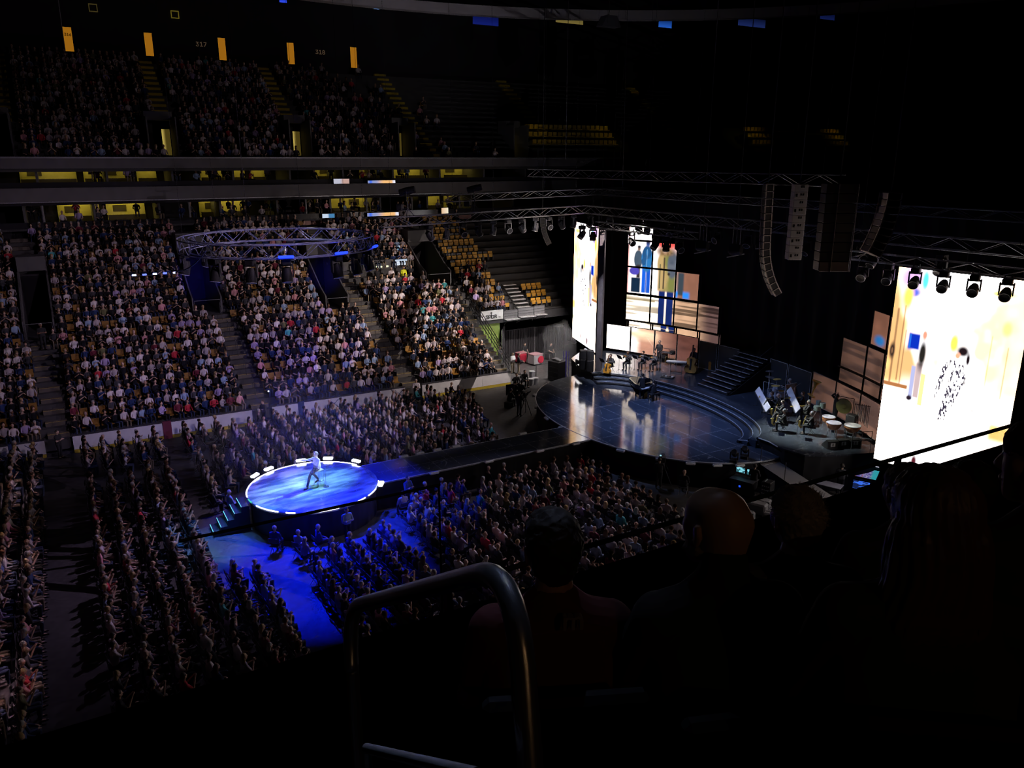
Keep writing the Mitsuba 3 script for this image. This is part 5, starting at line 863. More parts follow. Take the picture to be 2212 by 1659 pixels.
q = (37.346, 26.979, 2.1); item('speaker_cabinet', 'black speaker cabinet between the gong and the tubular bells', 'speaker', q, PI + .3, [('cabinet', cbox((0, 0, .62), (.5, .55, 1.1), .03), BLACK), ('grille', cbox((.26, 0, .62), (.02, .48, 1.0), .01), DARK), ('handle', box((0, .28, .8), (.14, .02, .05)), STEEL), ('foot', cat_([box((x, y, .035), (.06, .06, .07)) for x in (-.18, .18) for y in (-.2, .2)]), IRON)])
q = (37.622, 26.465, 2.1)
item('tubular_bells', 'rack of silver tubular bells in front of the brown panels', 'tubular bells', q, .35, [('bell', rod((0, -.42 + .077 * i, 1.75), (0, -.42 + .077 * i, .45 + .05 * i), .02, 8), CHROME) for i in range(12)] + [('bell', rod((.09, -.38 + .11 * i, 1.83), (.09, -.38 + .11 * i, .6 + .05 * i), .02, 8), CHROME) for i in range(7)] + [('frame', cat_([rod((0, y, 0), (0, y, 1.8), .02, 5) for y in (-.52, .52)] + [rod((0, -.52, z), (0, .52, z), .02, 5) for z in (.2, 1.78)] + [rod((-.25, y, .02), (.25, y, .02), .02, 5) for y in (-.52, .52)]), IRON)])
q = (38.036, 29.718, 2.1); item('hand_drums', 'pale hand drums on a stand behind the timpani', 'drums', q, 0, [('drum', drum(.17, .3, (0, -.2, .75)), M((.45, .55, .45), .4)), ('drum', drum(.15, .3, (.1, .2, .78)), M((.45, .55, .45), .4)), ('drum', drum(.2, .25, (-.25, 0, .6)), M((.4, .48, .4), .4)), ('stand', cat_([rod((0, 0, .8), (x, y, 0), .02, 5) for x, y in ((.3, 0), (-.2, .28), (-.2, -.28))]), CHROME)])
q = (38.822, 31.033, 2.1); item('sousaphone', 'tall brass horn bell rising behind the trombonists', 'tuba', q, 2.4, [('bell', turned(lathe([(.03, 0), (.05, .4), (.1, .7), (.22, .9), (.30, .95)], 18), at=(0, 0, 1.0), ry=-.25), BRASS), ('coil', tube([(.2 * math.cos(a), .25 * math.sin(a), 1.0 + .1 * math.cos(a)) for a in np.linspace(0, 2 * PI, 20)], .035, 8), BRASS), ('stand', rod((0, 0, 0), (0, 0, 1.0), .02, 5), IRON)])
for i, q in enumerate(((34.613, 26.14, 2.1), (35.293, 25.999, 2.1), (35.92, 25.724, 2.1))):
    w_ = Polygon([(-.3, 0), (.3, 0), (.3, .1), (-.12, .48), (-.3, .42)]); m = prism(w_, -.3, .3); m.vertices = np.c_[m.vertices[:, 0], -m.vertices[:, 2], m.vertices[:, 1]]; m.fix_normals()
    item('monitor_wedge', f'black wedge monitor with pale handle plate on the deck edge, {("left", "middle", "right")[i]} of three', 'monitor speaker', q, 1.2, [('cabinet', m, BLACK), ('handle_plate', cat_([box((-.305, y, .24), (.012, .1, .16)) for y in (-.08, .08)] + [box((-.31, 0, z), (.012, .26, .025)) for z in (.15, .33)]), M((.55, .55, .57), .4)), ('grille', box((.09, 0, .295), (.5, .52, .012), ry=.73), DARK)])
rg = thing('deck_railing', 'thin metal guard rail at the right end of the band deck', 'railing')
a, b = (35.369, 25.384, 2.1), (36.397, 24.96, 2.1)
for z in (.45, .95): part(rg, 'rail', rod((a[0], a[1], 2.1 + z), (b[0], b[1], 2.1 + z), .018, 5), STEEL)
for t in (0, .5, 1): part(rg, 'post', rod((a[0] + (b[0] - a[0]) * t, a[1] + (b[1] - a[1]) * t, 2.1), (a[0] + (b[0] - a[0]) * t, a[1] + (b[1] - a[1]) * t, 3.05), .018, 5), STEEL)
for i, q in enumerate(((35.2, 31.336, 2.1), (33.714, 29.321, 2.1), (34.284, 28.105, 2.1), (36.351, 29.402, 2.1))): music_stand(q, 2.3 + PI, f'thin music stand among the brass players, {CNT[i]} from the steps')
# ---- stage left: speakers and lamp on the deck, wing rail
for i, (q, h) in enumerate((((32.472, 46.345, 2.1), 1.4), ((32.612, 45.653, 2.1), 1.5))): item('stage_speaker', f'black speaker stack on the deck below the left screen, {("left", "right")[i]} one', 'speaker', q, PI - .5, [('cabinet', cbox((0, 0, h * .28), (.5, .6, h * .55), .03), BLACK), ('upper_cabinet', cbox((0, 0, h * .8), (.5, .6, h * .44), .03), DARK), ('grille', cbox((.26, 0, h * .5), (.02, .5, h * .85), .01), DARK)])
q = (32.515, 47.259, 2.1); k = item('floor_lamp', 'round white floor lamp shining at the left end of the band deck', 'lamp', q, PI - .5, [('housing', turned(lathe([(0, -.2), (.14, -.18), (.22, 0), (.22, .06)], 16), ry=PI / 2, at=(0, 0, .32)), BLACK), ('yoke', cat_([rod((0, -.24, .05), (0, -.24, .34), .02, 5), rod((0, .24, .05), (0, .24, .34), .02, 5), rod((0, -.24, .05), (0, .24, .05), .02, 5)]), IRON)]); scene[k + '__lens'] = {**glow(turned(lathe([(0, .02), (.2, 0)], 16), ry=PI / 2, at=(.07, 0, .32)), (1.6, 1.45, 1.3)), 'to_world': place(*q, PI - .5)}
# ---- backstage
TRED = M((.5, .03, .06), .4)
q = (34.363, 56.209, 0); item('road_case', 'silver box with a round red end on the backstage floor', 'case', q, .15, [('body', cbox((0, 0, .5), (1.0, .9, .8), .04), M((.42, .40, .42), .35)), ('round_end', turned(lathe([(0, .06), (.3, .05), (.34, 0), (.34, -.05)], 20), rx=PI / 2, at=(.25, -.45, .48)), TRED), ('wheel', cat_([turned(lathe([(0, -.03), (.08, -.03), (.08, .03), (0, .03)], 10), rx=PI / 2, at=(x, y, .08)) for x in (-.35, .35) for y in (-.35, .35)]), BLACK), ('lid', cbox((0, 0, .93), (1.02, .92, .08), .02), M((.5, .3, .33), .4))])
q = (33.53, 57.24, 0); item('red_cart', 'red cart behind the silver box on the backstage floor', 'cart', q, .15, [('body', cbox((0, 0, .5), (.8, .7, .75), .05), TRED), ('wheel', cat_([turned(lathe([(0, -.03), (.09, -.03), (.09, .03), (0, .03)], 10), rx=PI / 2, at=(x, y, .09)) for x in (-.28, .28) for y in (-.28, .28)]), BLACK), ('top', cbox((0, 0, .92), (.82, .72, .06), .02), M((.55, .25, .28), .4))])
for i, (q, lab) in enumerate((((34.446, 58.239, 0), 'stagehand in black sitting on the red cart'), ((36.441, 57.101, 0), 'stagehand in black shorts sitting in front of the black curtain'))):
    item('equipment_case', f'black flight case under the {("first", "second")[i]} seated stagehand backstage', 'case', (q[0], q[1], 0), .2, [('body', cbox((0, 0, .3), (.7, .6, .5), .03), BLACK), ('edge', cat_([box((x, y, .3), (.03, .03, .5)) for x in (-.35, .35) for y in (-.3, .3)]), STEEL)]); person(lab, pose('lap', .05), (q[0], q[1], .1 + .02), -1.4, 'black', LEGS[1], 1, 'dark', sleeve='short', n=9)
for i, (q, rz, kind, top, lg, lab) in enumerate((((31.502, 54.15, 0), -.4, 'standwork', 'black', 3, 'stagehand in black top and khaki trousers walking past the board end'), ((31.216, 54.65, 0), -1.4, 'standfold', 'white', 3, 'man in a white shirt standing at the end of the white boards'), ((31.307, 57.042, 0), -1.0, 'standfold', 'charcoal', 1, 'figure leaning on the railing beside the green wall'))): person(lab, pose(kind), q, rz, top, lg, i % 3, 'dark', n=9)
for i, (q, rz, lab) in enumerate((((28.997, 50.263, 0), -1.6, 'crew member in black seated behind the black panel'), ((29.978, 50.737, 0), -1.5, 'crew member in black seated beside the white tubs'))): person(lab, pose('lap', .1), q, rz, 'black', SUIT, 0, 'dark', topm=SUIT, n=8); chair_at(q, rz, f'chair of the crew member {("behind the black panel", "beside the white tubs")[i]}', None)
q = (27.957, 48.874, 0); item('black_panel', 'black flat panel standing in front of the seated crew', 'panel', q, -.2, [('sheet', cbox((0, 0, .55), (1.1, .05, .8), .01), BLACK), ('leg', cat_([rod((x, -.2, 0), (x, .05, .3), .02, 4) for x in (-.45, .45)] + [rod((x, .25, 0), (x, .05, .3), .02, 4) for x in (-.45, .45)]), IRON)])
for i, (q, h) in enumerate((((31.44, 51.904, 0), .75), ((31.104, 50.852, 0), .5), ((30.682, 50.788, 0), .5))): item('storage_tub', f'pale round tub backstage, {("tallest one with a lid", "right one", "left one")[i]}', 'tub', q, 0, [('body', lathe([(0, 0), (.2, 0), (.24, h), (0, h)], 18), M((.5, .5, .55), .5)), ('lid', lathe([(0, h + .05), (.25, h + .04), (.25, h), (0, h)], 18), HEAD)])
q = (33.146, 50.931, 0); item('equipment_tower', 'tall black equipment tower at the left edge of the stage', 'equipment rack', q, .3, [('cabinet', cbox((0, 0, .85), (.95, 1.1, 1.6), .04), BLACK), ('shelf', cat_([box((-.48, 0, z), (.03, 1.0, .03)) for z in (.4, .8, 1.2)]), IRON), ('device', cbox((.0, .1, 1.74), (.5, .5, .16), .02), M((.2, .2, .22), .4)), ('device', cbox((-.1, -.3, 1.72), (.3, .3, .12), .02), STEEL)])
q = (34.096, 51.027, 0); item('lighting_tower', 'blue lit metal tower beside the black equipment tower', 'tower', q, .3, [('chord', rod((x, y, 0), (x, y, 2.3), .025, 5), M((.12, .1, .5), .4, .3)) for x in (-.15, .15) for y in (-.15, .15)] + [('brace', cat_([rod((-.15, -.15, .4 * i), (-.15, .15, .4 * i + .4), .014, 4) for i in range(5)] + [rod((.15, -.15, .4 * i), (-.15, -.15, .4 * i + .4), .014, 4) for i in range(5)]), M((.12, .1, .5), .4, .3))])
rg = thing('backstage_rail', 'low dark rail on the backstage floor left of the black tower', 'railing'); a, b = (32.461, 52.937, 0), (33.624, 52.939, 0); part(rg, 'rail', rod((*a[:2], .95), (*b[:2], .95), .025, 5), IRON)
for t in (0, 1): part(rg, 'post', rod((a[0] + (b[0] - a[0]) * t, a[1] + (b[1] - a[1]) * t, 0), (a[0] + (b[0] - a[0]) * t, a[1] + (b[1] - a[1]) * t, .95), .025, 5), IRON)
def camera_rig(q, rz, lab):
    item('broadcast_camera', lab, 'camera', q, rz, [('body', cbox((0, 0, 1.5), (.5, .22, .28), .03), BLACK), ('lens', rod((.25, 0, 1.5), (.62, 0, 1.5), .09, 10, .11), DARK), ('viewfinder', cbox((-.15, .16, 1.66), (.2, .14, .14), .02), BLACK), ('pan_head', cbox((0, 0, 1.28), (.16, .16, .16), .03), IRON)] + [('tripod_leg', rod((0, 0, 1.22), (.5 * math.cos(a), .5 * math.sin(a), 0), .025, 5), IRON) for a in (.4, 2.5, 4.6)] + [('pan_bar', rod((-.08, -.08, 1.3), (-.6, -.25, 1.15), .012, 5), IRON)])
q = (26.558, 44.68, 0); camera_rig(q, .6, 'broadcast camera on a tripod at the left rim of the main stage'); person('camera operator in black at the left rim of the main stage', pose('standwork'), (q[0] - .6, q[1] - .15, 0), .6, 'black', SUIT, 0, 'dark', topm=SUIT, n=8)
for i, (q, rz) in enumerate((((27.664, 48.224, 0), .2), ((28.08, 47.987, 0), .5), ((26.365, 46.623, 0), .3))): person(f'crew member in black crouched left of the main stage, {CNT[i]} from the left', pose('fold', .12), q, rz, 'black', SUIT, 0, 'dark', topm=SUIT, n=7); item('equipment_case', f'low black case under the crouched crew left of the stage, {CNT[i]} one', 'case', q, rz, [('body', cbox((-.05, 0, .21), (.45, .45, .42), .02), BLACK), ('edge', cat_([box((x, y, .22), (.025, .025, .4)) for x in (-.27, .17) for y in (-.22, .22)]), IRON)])
q = (26.239, 30.122, 0); camera_rig((q[0] + .5, q[1] + .3, 0), .9, 'broadcast camera in front of the main stage'); person('camera operator in black standing in front of the main stage', pose('standwork'), q, .9, 'black', SUIT, 0, 'dark', topm=SUIT, n=8); scene[taken('broadcast_camera_001__display')] = {**glow(cbox((-.15, .16, 1.74), (.16, .1, .02), .004), (.3, .6, .7)), 'to_world': place(q[0] + .5, q[1] + .3, 0, .9)}
q = (26.849, 28.863, 0); person('bald man in black seated alone in front of the main stage', pose('lap'), q, .6, 'black', SUIT, 1, 'dark', 'none', topm=SUIT, n=9); solo('folding_chair', chair_ply, None, 'black folding chair of the lone bald man before the main stage', 'chair', at=place(*q, .6))
# ---- the two control desks at the right
q = (29.72, 27.363, 0); rz = .35
k = item('control_rack', 'black control desk with two lit monitors beside the ramp', 'control desk', q, rz, [('rack', cbox((0, 0, .42), (.7, 1.2, .8), .03), BLACK), ('desk_top', cbox((-.1, 0, .86), (.8, 1.3, .05), .01), IRON), ('side_rack', cbox((-.1, -1.3, .55), (.6, .5, 1.1), .03), BLACK), ('knobs', cat_([box((-.42, -1.45 + .1 * i, .3 + .2 * j), (.02, .05, .05)) for i in range(4) for j in range(4)]), M((.5, .5, .55), .4))])
for i, y in enumerate((.32, -.28)):
    scene[f'{k}__monitor{"_001" if i else ""}'] = {**mikit.ply(cbox((.15, y, 1.22), (.04, .52, .34), .01), BLACK), 'to_world': place(*q, rz)}
    scene[f'{k}__display{"_001" if i else ""}'] = {**glow(quad((.125, y + .24, 1.07), (.125, y - .24, 1.07), (.125, y - .24, 1.37), (.125, y + .24, 1.37)), lambda p, n, uv: mix((.25, .7, .8), (.03, .12, .15), smoothstep(.45, .6, noise(uv.x * 5, uv.y * 5))), 0, UV4), 'to_world': place(*q, rz)}
scene[k + '__indicator'] = {**glow(box((-.36, .1, .5), (.02, .1, .1)), (.02, .1, .9)), 'to_world': place(*q, rz)}
q2 = (29.946, 26.96, 0); person('engineer in black standing at the control desk beside the ramp', pose('standwork'), q2, .5, 'black', SUIT, 1, 'dark', topm=SUIT, n=9)
q = (29.928, 26.428, 0); item('office_chair', 'dark office chair beside the ramp', 'chair', q, 2, [('seat', cbox((0, 0, .48), (.5, .5, .09), .03), BLACK), ('backrest', cbox((-.24, 0, .85), (.07, .46, .55), .03), M((.12, .15, .15), .5)), ('column', rod((0, 0, .1), (0, 0, .45), .03, 6), IRON), ('base', cat_([rod((0, 0, .1), (.3 * math.cos(a), .3 * math.sin(a), .05), .02, 4) for a in np.arange(5) * 1.257]), IRON)])
q = (35.548, 24.884, 0); rz = .45
k = item('mixing_console', 'large sound console glowing violet and blue behind the glass rail', 'mixing console', q, rz, [('base', cbox((0, 0, .4), (.8, 1.7, .75), .03), BLACK), ('slope', turned(cbox((0, 0, 0), (.95, 2.0, .1), .02), ry=-.25, at=(0, 0, .88)), M((.12, .12, .14), .4)), ('arm_rest', cbox((-.5, 0, .76), (.1, 2.0, .08), .03), IRON), ('meter_bridge', cbox((.52, 0, 1.12), (.12, 1.9, .2), .02), DARK)])
def console(uv): g = (noise(uv.x * 40, uv.y * 26) > .62); c = mix((.10, .08, .30), (.35, .34, .45), g); c = mix(c, (.45, .12, .06), (noise(uv.x * 30, 3.) > .75) & (uv.y < .35)); return mix(c, (.03, .35, .4), smoothstep(.8, .9, uv.x))
scene[k + '__display'] = {**glow(quad((-.43, .95, .83), (-.43, -.95, .83), (.42, -.95, 1.045), (.42, .95, 1.045)), lambda p, n, uv: console(uv), 0, UV4), 'to_world': place(*q, rz)}
scene[k + '__light_bar'] = {**glow(rod((.45, -.9, 1.25), (.45, .9, 1.25), .025, 5), (.5, .5, .6)), 'to_world': place(*q, rz)}
scene[k + '__front_display'] = {**glow(quad((-.46, .7, .15), (-.46, -.7, .15), (-.46, -.7, .62), (-.46, .7, .62)), lambda p, n, uv: mix((.01, .02, .08), (.05, .18, .9), (noise(uv.x * 6, uv.y * 14) > .6)), 0, UV4), 'to_world': place(*q, rz)}
scene[k + '__monitor'] = {**glow(quad((.6, -.35, 1.35), (.6, -.95, 1.35), (.6, -.95, 1.7), (.6, -.35, 1.7)), (.16, .55, .5), 0), 'to_world': place(*q, rz)}
q2 = (33.906, 24.701, 0); person('sound engineer in black at the glowing console', pose('standwork'), q2, .5, 'charcoal', SUIT, 1, 'dark', n=9)
q = (33.195, 24.767, 0); item('folding_table', 'pale folding table left of the glowing console', 'table', q, .4, [('top', cbox((0, 0, .74), (.7, 1.2, .04), .01), M((.25, .25, .32), .4)), ('leg', cat_([rod((x, y, 0), (x, y, .73), .02, 5) for x in (-.3, .3) for y in (-.52, .52)]), IRON)])
for i, q in enumerate(((29.698, 28.203, 1.5), (30.592, 28.316, 1.5))): item('moving_lamp', f'dark moving lamp on the right corner of the main stage, {("left", "right")[i]} one', 'lamp', q, .6, [('base', cbox((0, 0, .09), (.4, .4, .18), .03), BLACK), ('yoke', cat_([box((0, y, .36), (.1, .05, .4)) for y in (-.2, .2)]), IRON), ('head', turned(lathe([(0, -.25), (.14, -.22), (.17, 0), (.17, .2), (.14, .24), (0, .22)], 14), ry=-.9, at=(0, 0, .5)), BLACK)])
for i, (u, q) in enumerate(((0, (28.759, 25.351, 0)), (1, (27.369, 24.93, 0)), (2, (28.632, 24.628, 0)))): item('cable_case', f'grey covered equipment by the control desk, {("largest piece", "left piece", "right piece")[i]}', 'case', q, .4, [('body', cbox((0, 0, .3 - .07 * i), (1.1 - .25 * i, .9 - .2 * i, .6 - .14 * i), .08), M((.2, .2, .21), .7)), ('strap', box((0, 0, .3 - .07 * i), (.08, .91 - .2 * i, .61 - .14 * i)), DARK)])
# ================================================================ rigging above the stages
TRM, TRD = M((.16, .16, .17), .4, .3), M((.26, .26, .28), .35, .5)
def truss(name, lab, a, b, w=.5, h=.55, step=1.2, mat=TRD, cat='truss'):
    """A box truss between two points: four chords, and a brace in every bay of its sides."""
    a, b = np.array(a, float), np.array(b, float); d = b - a; L = np.linalg.norm(d); d /= L; q = np.cross(d, (0, 0, 1.0)); q /= np.linalg.norm(q)
    k = thing(name, lab, cat); n = max(2, round(L / step))
    for s in (-1, 1):
        for t in (-1, 1): o = q * s * w / 2 + np.array((0, 0, t * h / 2)); part(k, 'chord', rod(a + o, b + o, .028, 5), mat)
    for i in range(n):
        for s in (-1, 1):
            p0, p1 = a + d * L * i / n + q * s * w / 2, a + d * L * (i + 1) / n + q * s * w / 2; z = h / 2 * (1 if i % 2 else -1)
            part(k, 'brace', rod(p0 + (0, 0, z), p1 - (0, 0, z), .016, 4), mat)
        p0 = a + d * L * i / n; part(k, 'cross_brace', cat_([rod(p0 + q * w / 2 + (0, 0, h / 2), p0 - q * w / 2 + (0, 0, h / 2), .016, 4), rod(p0 + q * w / 2 - (0, 0, h / 2), p0 - q * w / 2 - (0, 0, h / 2), .016, 4)]), mat)
    for t in (.04, .5, .96):
        p = a + (b - a) * t; part(k, 'hanging_cable', rod(p + (0, 0, h / 2), (p[0], p[1], 38), .008, 4), DARK)
    return k
truss('truss', 'long truss hung with lamps running from the round stage side to the left screen', (17.0, 45.7, 13.35), (35.0, 50.6, 13.35))
truss('truss', 'long truss hung with lamps in front of the video walls', (35.3, 51.0, 13.35), (34.9, 13.0, 13.35))
truss('truss', 'upper dark truss above the left screen, parallel to the lamp truss', (22.0, 47.5, 14.6), (40.5, 52.5, 14.6), .4, .45)
truss('truss', 'upper dark truss over the video walls', (38.5, 53.0, 14.5), (38.0, 14.0, 14.5), .4, .45)
truss('truss', 'short truss across the stage above the middle tiles', (33.2, 46.0, 12.6), (33.2, 36.0, 12.6), .4, .4)
truss('truss', 'highest dark truss below the lit corner seats', (30.0, 50.0, 16.1), (30.5, 24.0, 16.1), .4, .5)
truss('truss', 'truss over the right video screen', (33.4, 25.5, 12.55), (34.2, 10.0, 12.55), .4, .4)
# ring truss over the round stage
RC, RR, RZ = (8.6, 36.2), 4.0, 13.45
k = thing('ring_truss', 'round truss with blue lamps hanging over the round stage', 'truss'); BLU = M((.32, .34, .5), .35, .5)
def rp_(t, r, z): return (RC[0] + r * math.cos(t), RC[1] + r * math.sin(t), z)
for r in (RR - .22, RR + .22):
    for z in (RZ - .27, RZ + .27): part(k, 'chord', tube([rp_(t, r, z) for t in np.linspace(0, 2 * PI, 73)], .03, 5), BLU)
for i in range(40):
    t0, t1 = 2 * PI * i / 40, 2 * PI * (i + 1) / 40; z = .27 * (1 if i % 2 else -1)
    for r in (RR - .22, RR + .22): part(k, 'brace', rod(rp_(t0, r, RZ + z), rp_(t1, r, RZ - z), .017, 4), BLU)
for i in range(6): t = PI / 3 * i; part(k, 'hanging_cable', rod(rp_(t, RR, RZ + .27), rp_(t, RR, 38), .006, 4), BLACK)
# moving lamps
def lamp_parts(ry):
    return [('base', cbox((0, 0, -.1), (.34, .3, .2), .03), BLACK), ('yoke', cat_([box((0, y, -.36), (.1, .04, .42)) for y in (-.2, .2)] + [box((0, 0, -.2), (.1, .42, .05))]), IRON), ('head', turned(lathe([(0, -.26), (.12, -.24), (.17, -.05), (.18, .2), (.15, .25), (0, .23)], 14), ry=ry, at=(0, 0, -.52)), BLACK), ('bezel', turned(tube([(.165 * math.cos(a), .165 * math.sin(a), .24) for a in np.linspace(0, 2 * PI, 16)], .014, 5), ry=ry, at=(0, 0, -.52)), M((.5, .5, .52), .3, .5)), ('clamp', cat_([rod((0, y, 0), (0, y, .12), .025, 5) for y in (-.1, .1)]), IRON)]
LAMPS = {}
def lamp(p, rz, lab, kind=0, grp=None, lit=None):
    if kind not in LAMPS: LAMPS[kind] = [(n, mikit.ply(m, mt, smooth=35)) for n, m, mt in lamp_parts((2.4, 2.9, 2.0)[kind])]
    k = thing('moving_lamp', lab, 'stage lamp', grp)
    for n, d in LAMPS[kind]: scene[f'{k}__{n}'] = {**d, 'to_world': place(*p, rz, 1.25)}
    if lit: scene[f'{k}__lens'] = {**glow(turned(lathe([(0, .005), (.15, 0)], 14), ry=(2.4, 2.9, 2.0)[kind], at=tuple(np.array((0, 0, -.52)) + .255 * np.array((math.sin((2.4, 2.9, 2.0)[kind]), 0, math.cos((2.4, 2.9, 2.0)[kind]))))), lit), 'to_world': place(*p, rz, 1.25)}
    return k
ta, tb = np.array((17.0, 45.7, 13.0)), np.array((35.0, 50.6, 13.0))
for i in range(11):
    p = ta + (tb - ta) * (.2 + .075 * i); lamp(tuple(p), .3 + 2.2 * (i % 3) , f'dark lamp under the long truss left of the stage, {CNT[i]} from the left', i % 3, lit=(1.5, 1.7, 2.0) if i == 3 else None)
ta, tb = np.array((35.3, 51.0, 13.0)), np.array((34.9, 13.0, 13.0))
for i in range(15):
    p = ta + (tb - ta) * (.03 + .045 * i + .02 * (i % 2)); lamp(tuple(p), PI + .5 * (i % 4), f'dark lamp under the truss in front of the video walls, {CNT[i] if i < 13 else ("fourteenth", "fifteenth")[i - 13]} from the left', i % 3)
ta, tb = np.array((33.4, 25.5, 12.3)), np.array((34.2, 10.0, 12.3))
for i in range(7): lamp(tuple(ta + (tb - ta) * (.06 + .085 * i)), PI + .4, f'lamp with a glinting rim over the right screen, {CNT[i]} from the left', 2)
for i, (u, p) in enumerate(((0, (33.2, 47.915, 12.71)), (1, (33.2, 46.546, 12.991)), (2, (33.2, 42.169, 12.958)), (3, (33.2, 39.684, 13.238)), (4, (33.2, 38.612, 13.193)), (5, (33.2, 37.412, 13.189)))):
    lamp((33.2, p[1], 12.4), PI + .7 * (i % 3), f'large dark lamp against the bright screens, {CNT[i]} from the left', (0, 1, 2)[i % 3])
for i, (p) in enumerate(((31, 33.043, 12.688), (31, 30.532, 12.733))):
    k = thing('lamp_cluster', f'dark lamp cluster with a pale bar hanging right of the video tiles, {("left", "right")[i]} one', 'stage lamp')
    part(k, 'body', turned(cbox((0, 0, 0), (.5, .7, .5), .06), .5, (p[0], p[1], p[2] - .3), ry=.4), BLACK); part(k, 'pale_bar', rod((p[0] - .25, p[1] + .35, p[2] - .72), (p[0] + .3, p[1] - .35, p[2] - .5), .035, 6), M((.6, .6, .62), .3, .3)); part(k, 'yoke', cat_([rod((p[0] + s * .1, p[1] + s * .36, p[2]), (p[0] + s * .1, p[1] + s * .36, p[2] + 1.0), .025, 5) for s in (-1, 1)]), TRM); part(k, 'hanger', rod((p[0], p[1], p[2]), (p[0], p[1], 38), .02, 5), IRON)
for i, (t, lit) in enumerate(((-1.75, (.03, .1, 2.2)), (-1.2, (.03, .1, 2.4)), (-.55, (.03, .1, 2.2)), (-2.5, None), (-2.1, None), (-.9, None), (.1, None), (1.2, None), (2.3, None), (3.0, None))):
    p = rp_(t, RR, RZ - .3); lamp(p, t, f'{"blue glowing" if lit else "dark"} lamp under the round truss, {CNT[i] if lit else CNT[i - 3]} {"from the left" if lit else "dark one counted along the ring"}', 1)
    if lit: scene[list(labels)[-1] + '__light_bar'] = glow(turned(cbox((0, 0, 0), (.16, .62, .1), .03), t + .0, (p[0] + .35 * math.cos(t), p[1] + .35 * math.sin(t), p[2] + .12)), lit)
# line arrays
def line_array(name, lab, top, n, h, w, dep, curl, face, body, edge):
    k = thing(name, lab, 'speaker'); p = np.array(top, float); ang = 0.02; f = np.array([math.cos(face), math.sin(face)]); cells = []
    for i in range(n):
        c = p - np.array([f[0] * math.sin(ang), f[1] * math.sin(ang), math.cos(ang)]) * h / 2
        m = turned(cbox((0, 0, 0), (dep, w, h * .93), .02), ry=ang); m = turned(m, face, c); part(k, 'cabinet', m, body, False)
        e = cat_([box((dep / 2, s * w / 2, 0), (.05, .04, h * .9)) for s in (-1, 1)] + [box((-dep / 2, s * w / 2, 0), (.05, .04, h * .9)) for s in (-1, 1)] + [box((0, s * w / 2, h * .44), (dep, .03, .03)) for s in (-1, 1)])
        part(k, 'edge_frame', turned(turned(e, ry=ang), face, c), edge, False)
        p = p - np.array([f[0] * math.sin(ang), f[1] * math.sin(ang), math.cos(ang)]) * h; ang += curl(i / n)
    part(k, 'hanger', rod(top, (top[0], top[1], 38), .03, 5), IRON); return k
EDGE = M((.75, .66, .6), .4, .1)
line_array('line_array', 'long curved line array hanging left of the pale speaker column', (30, 27.75, 15.9), 16, .345, .55, .34, lambda t: .003 if t < .45 else .075, 2.62, M((.05, .045, .045), .5), EDGE)
line_array('line_array', 'shorter curved line array of framed cabinets at the right', (30, 21.164, 15.72), 9, .29, .8, .55, lambda t: .05, -.52, M((.07, .06, .06), .5), EDGE)
line_array('line_array', 'small dim line array at the far left of the stage', (36, 57.88, 12.276), 9, .26, .7, .4, lambda t: .06, 2.62, M((.03, .03, .032), .5), M((.09, .085, .08), .4))
k = thing('speaker_column', 'pale grey column of subwoofers with black slots', 'speaker'); PALE = M((.62, .58, .57), .5)
for i in range(10):
    c = np.array((30.0, 25.85, 15.75 - .345 * i)); rz = 1.05 + PI
    part(k, 'cabinet', turned(cbox((0, 0, 0), (.5, .62, .335), .015), rz, c), PALE, False)
    part(k, 'slot', turned(cat_([box((.252, y, .06), (.01, .07, .1)) for y in (.0, .1)] + ([box((.252, -.2, .03), (.01, .09, .14))] if i % 2 else [])), rz, c), BLACK)
part(k, 'hanger', rod((30, 25.85, 15.95), (30, 25.85, 38), .03, 5), IRON)
k = thing('speaker_column', 'dark column of subwoofers between thin lit edges', 'speaker')
for i in range(9): part(k, 'cabinet', turned(cbox((0, 0, 0), (.7, 1.35, .4), .02), 1.05 + PI, (30, 23.7, 15.8 - .42 * i)), M((.03, .028, .03), .5))
for y in (-.15, .7): part(k, 'edge_frame', turned(rod((.37, y, -1.9), (.37, y, 1.9), .022, 5), 1.05 + PI, (30, 23.7, 14.1)), M((.3, .27, .26), .4))
part(k, 'lower_grille', turned(cbox((.36, 0, 0), (.02, 1.3, .42), .01), 1.05 + PI, (30, 23.7, 12.42)), M((.16, .13, .125), .5)); part(k, 'hanger', rod((30, 23.7, 16), (30, 23.7, 38), .03, 5), IRON)
for i, (p, lab) in enumerate((((33.6, 24.2, 13.0), 'dark box lamp above the left corner of the right screen'), ((33.9, 21.0, 13.0), 'dark box lamp above the middle of the right screen'))): lamp(p, PI, lab, 0)
# follow spots standing on the long truss, and loose cables
for i, (p, lab) in enumerate((((19.0, 46.3, 13.65), 'follow spot on its stand on the long truss, left one'), ((24.4, 47.8, 13.65), 'follow spot on its stand on the long truss, right one'))):
    k = item('follow_spot', lab, 'spotlight', p, -.6, [('housing', turned(lathe([(0, -.5), (.2, -.48), (.24, .1), (.2, .5), (0, .5)], 14), ry=1.35, at=(0, 0, 1.5)), BLACK), ('yoke', cat_([rod((0, y, .9), (0, y, 1.5), .025, 5) for y in (-.26, .26)] + [rod((0, -.26, .9), (0, .26, .9), .025, 5)]), IRON), ('stand', cat_([rod((0, 0, .9), (0, 0, .3), .04, 6)] + [rod((0, 0, .5), (.4 * math.cos(a), .4 * math.sin(a), 0), .025, 5) for a in (.5, 2.6, 4.7)]), IRON), ('seat', cbox((-.5, 0, .55), (.4, .4, .4), .05), BLACK), ('seat_rail', rod((-.5, 0, .38), (0, 0, .45), .03, 5), IRON)])
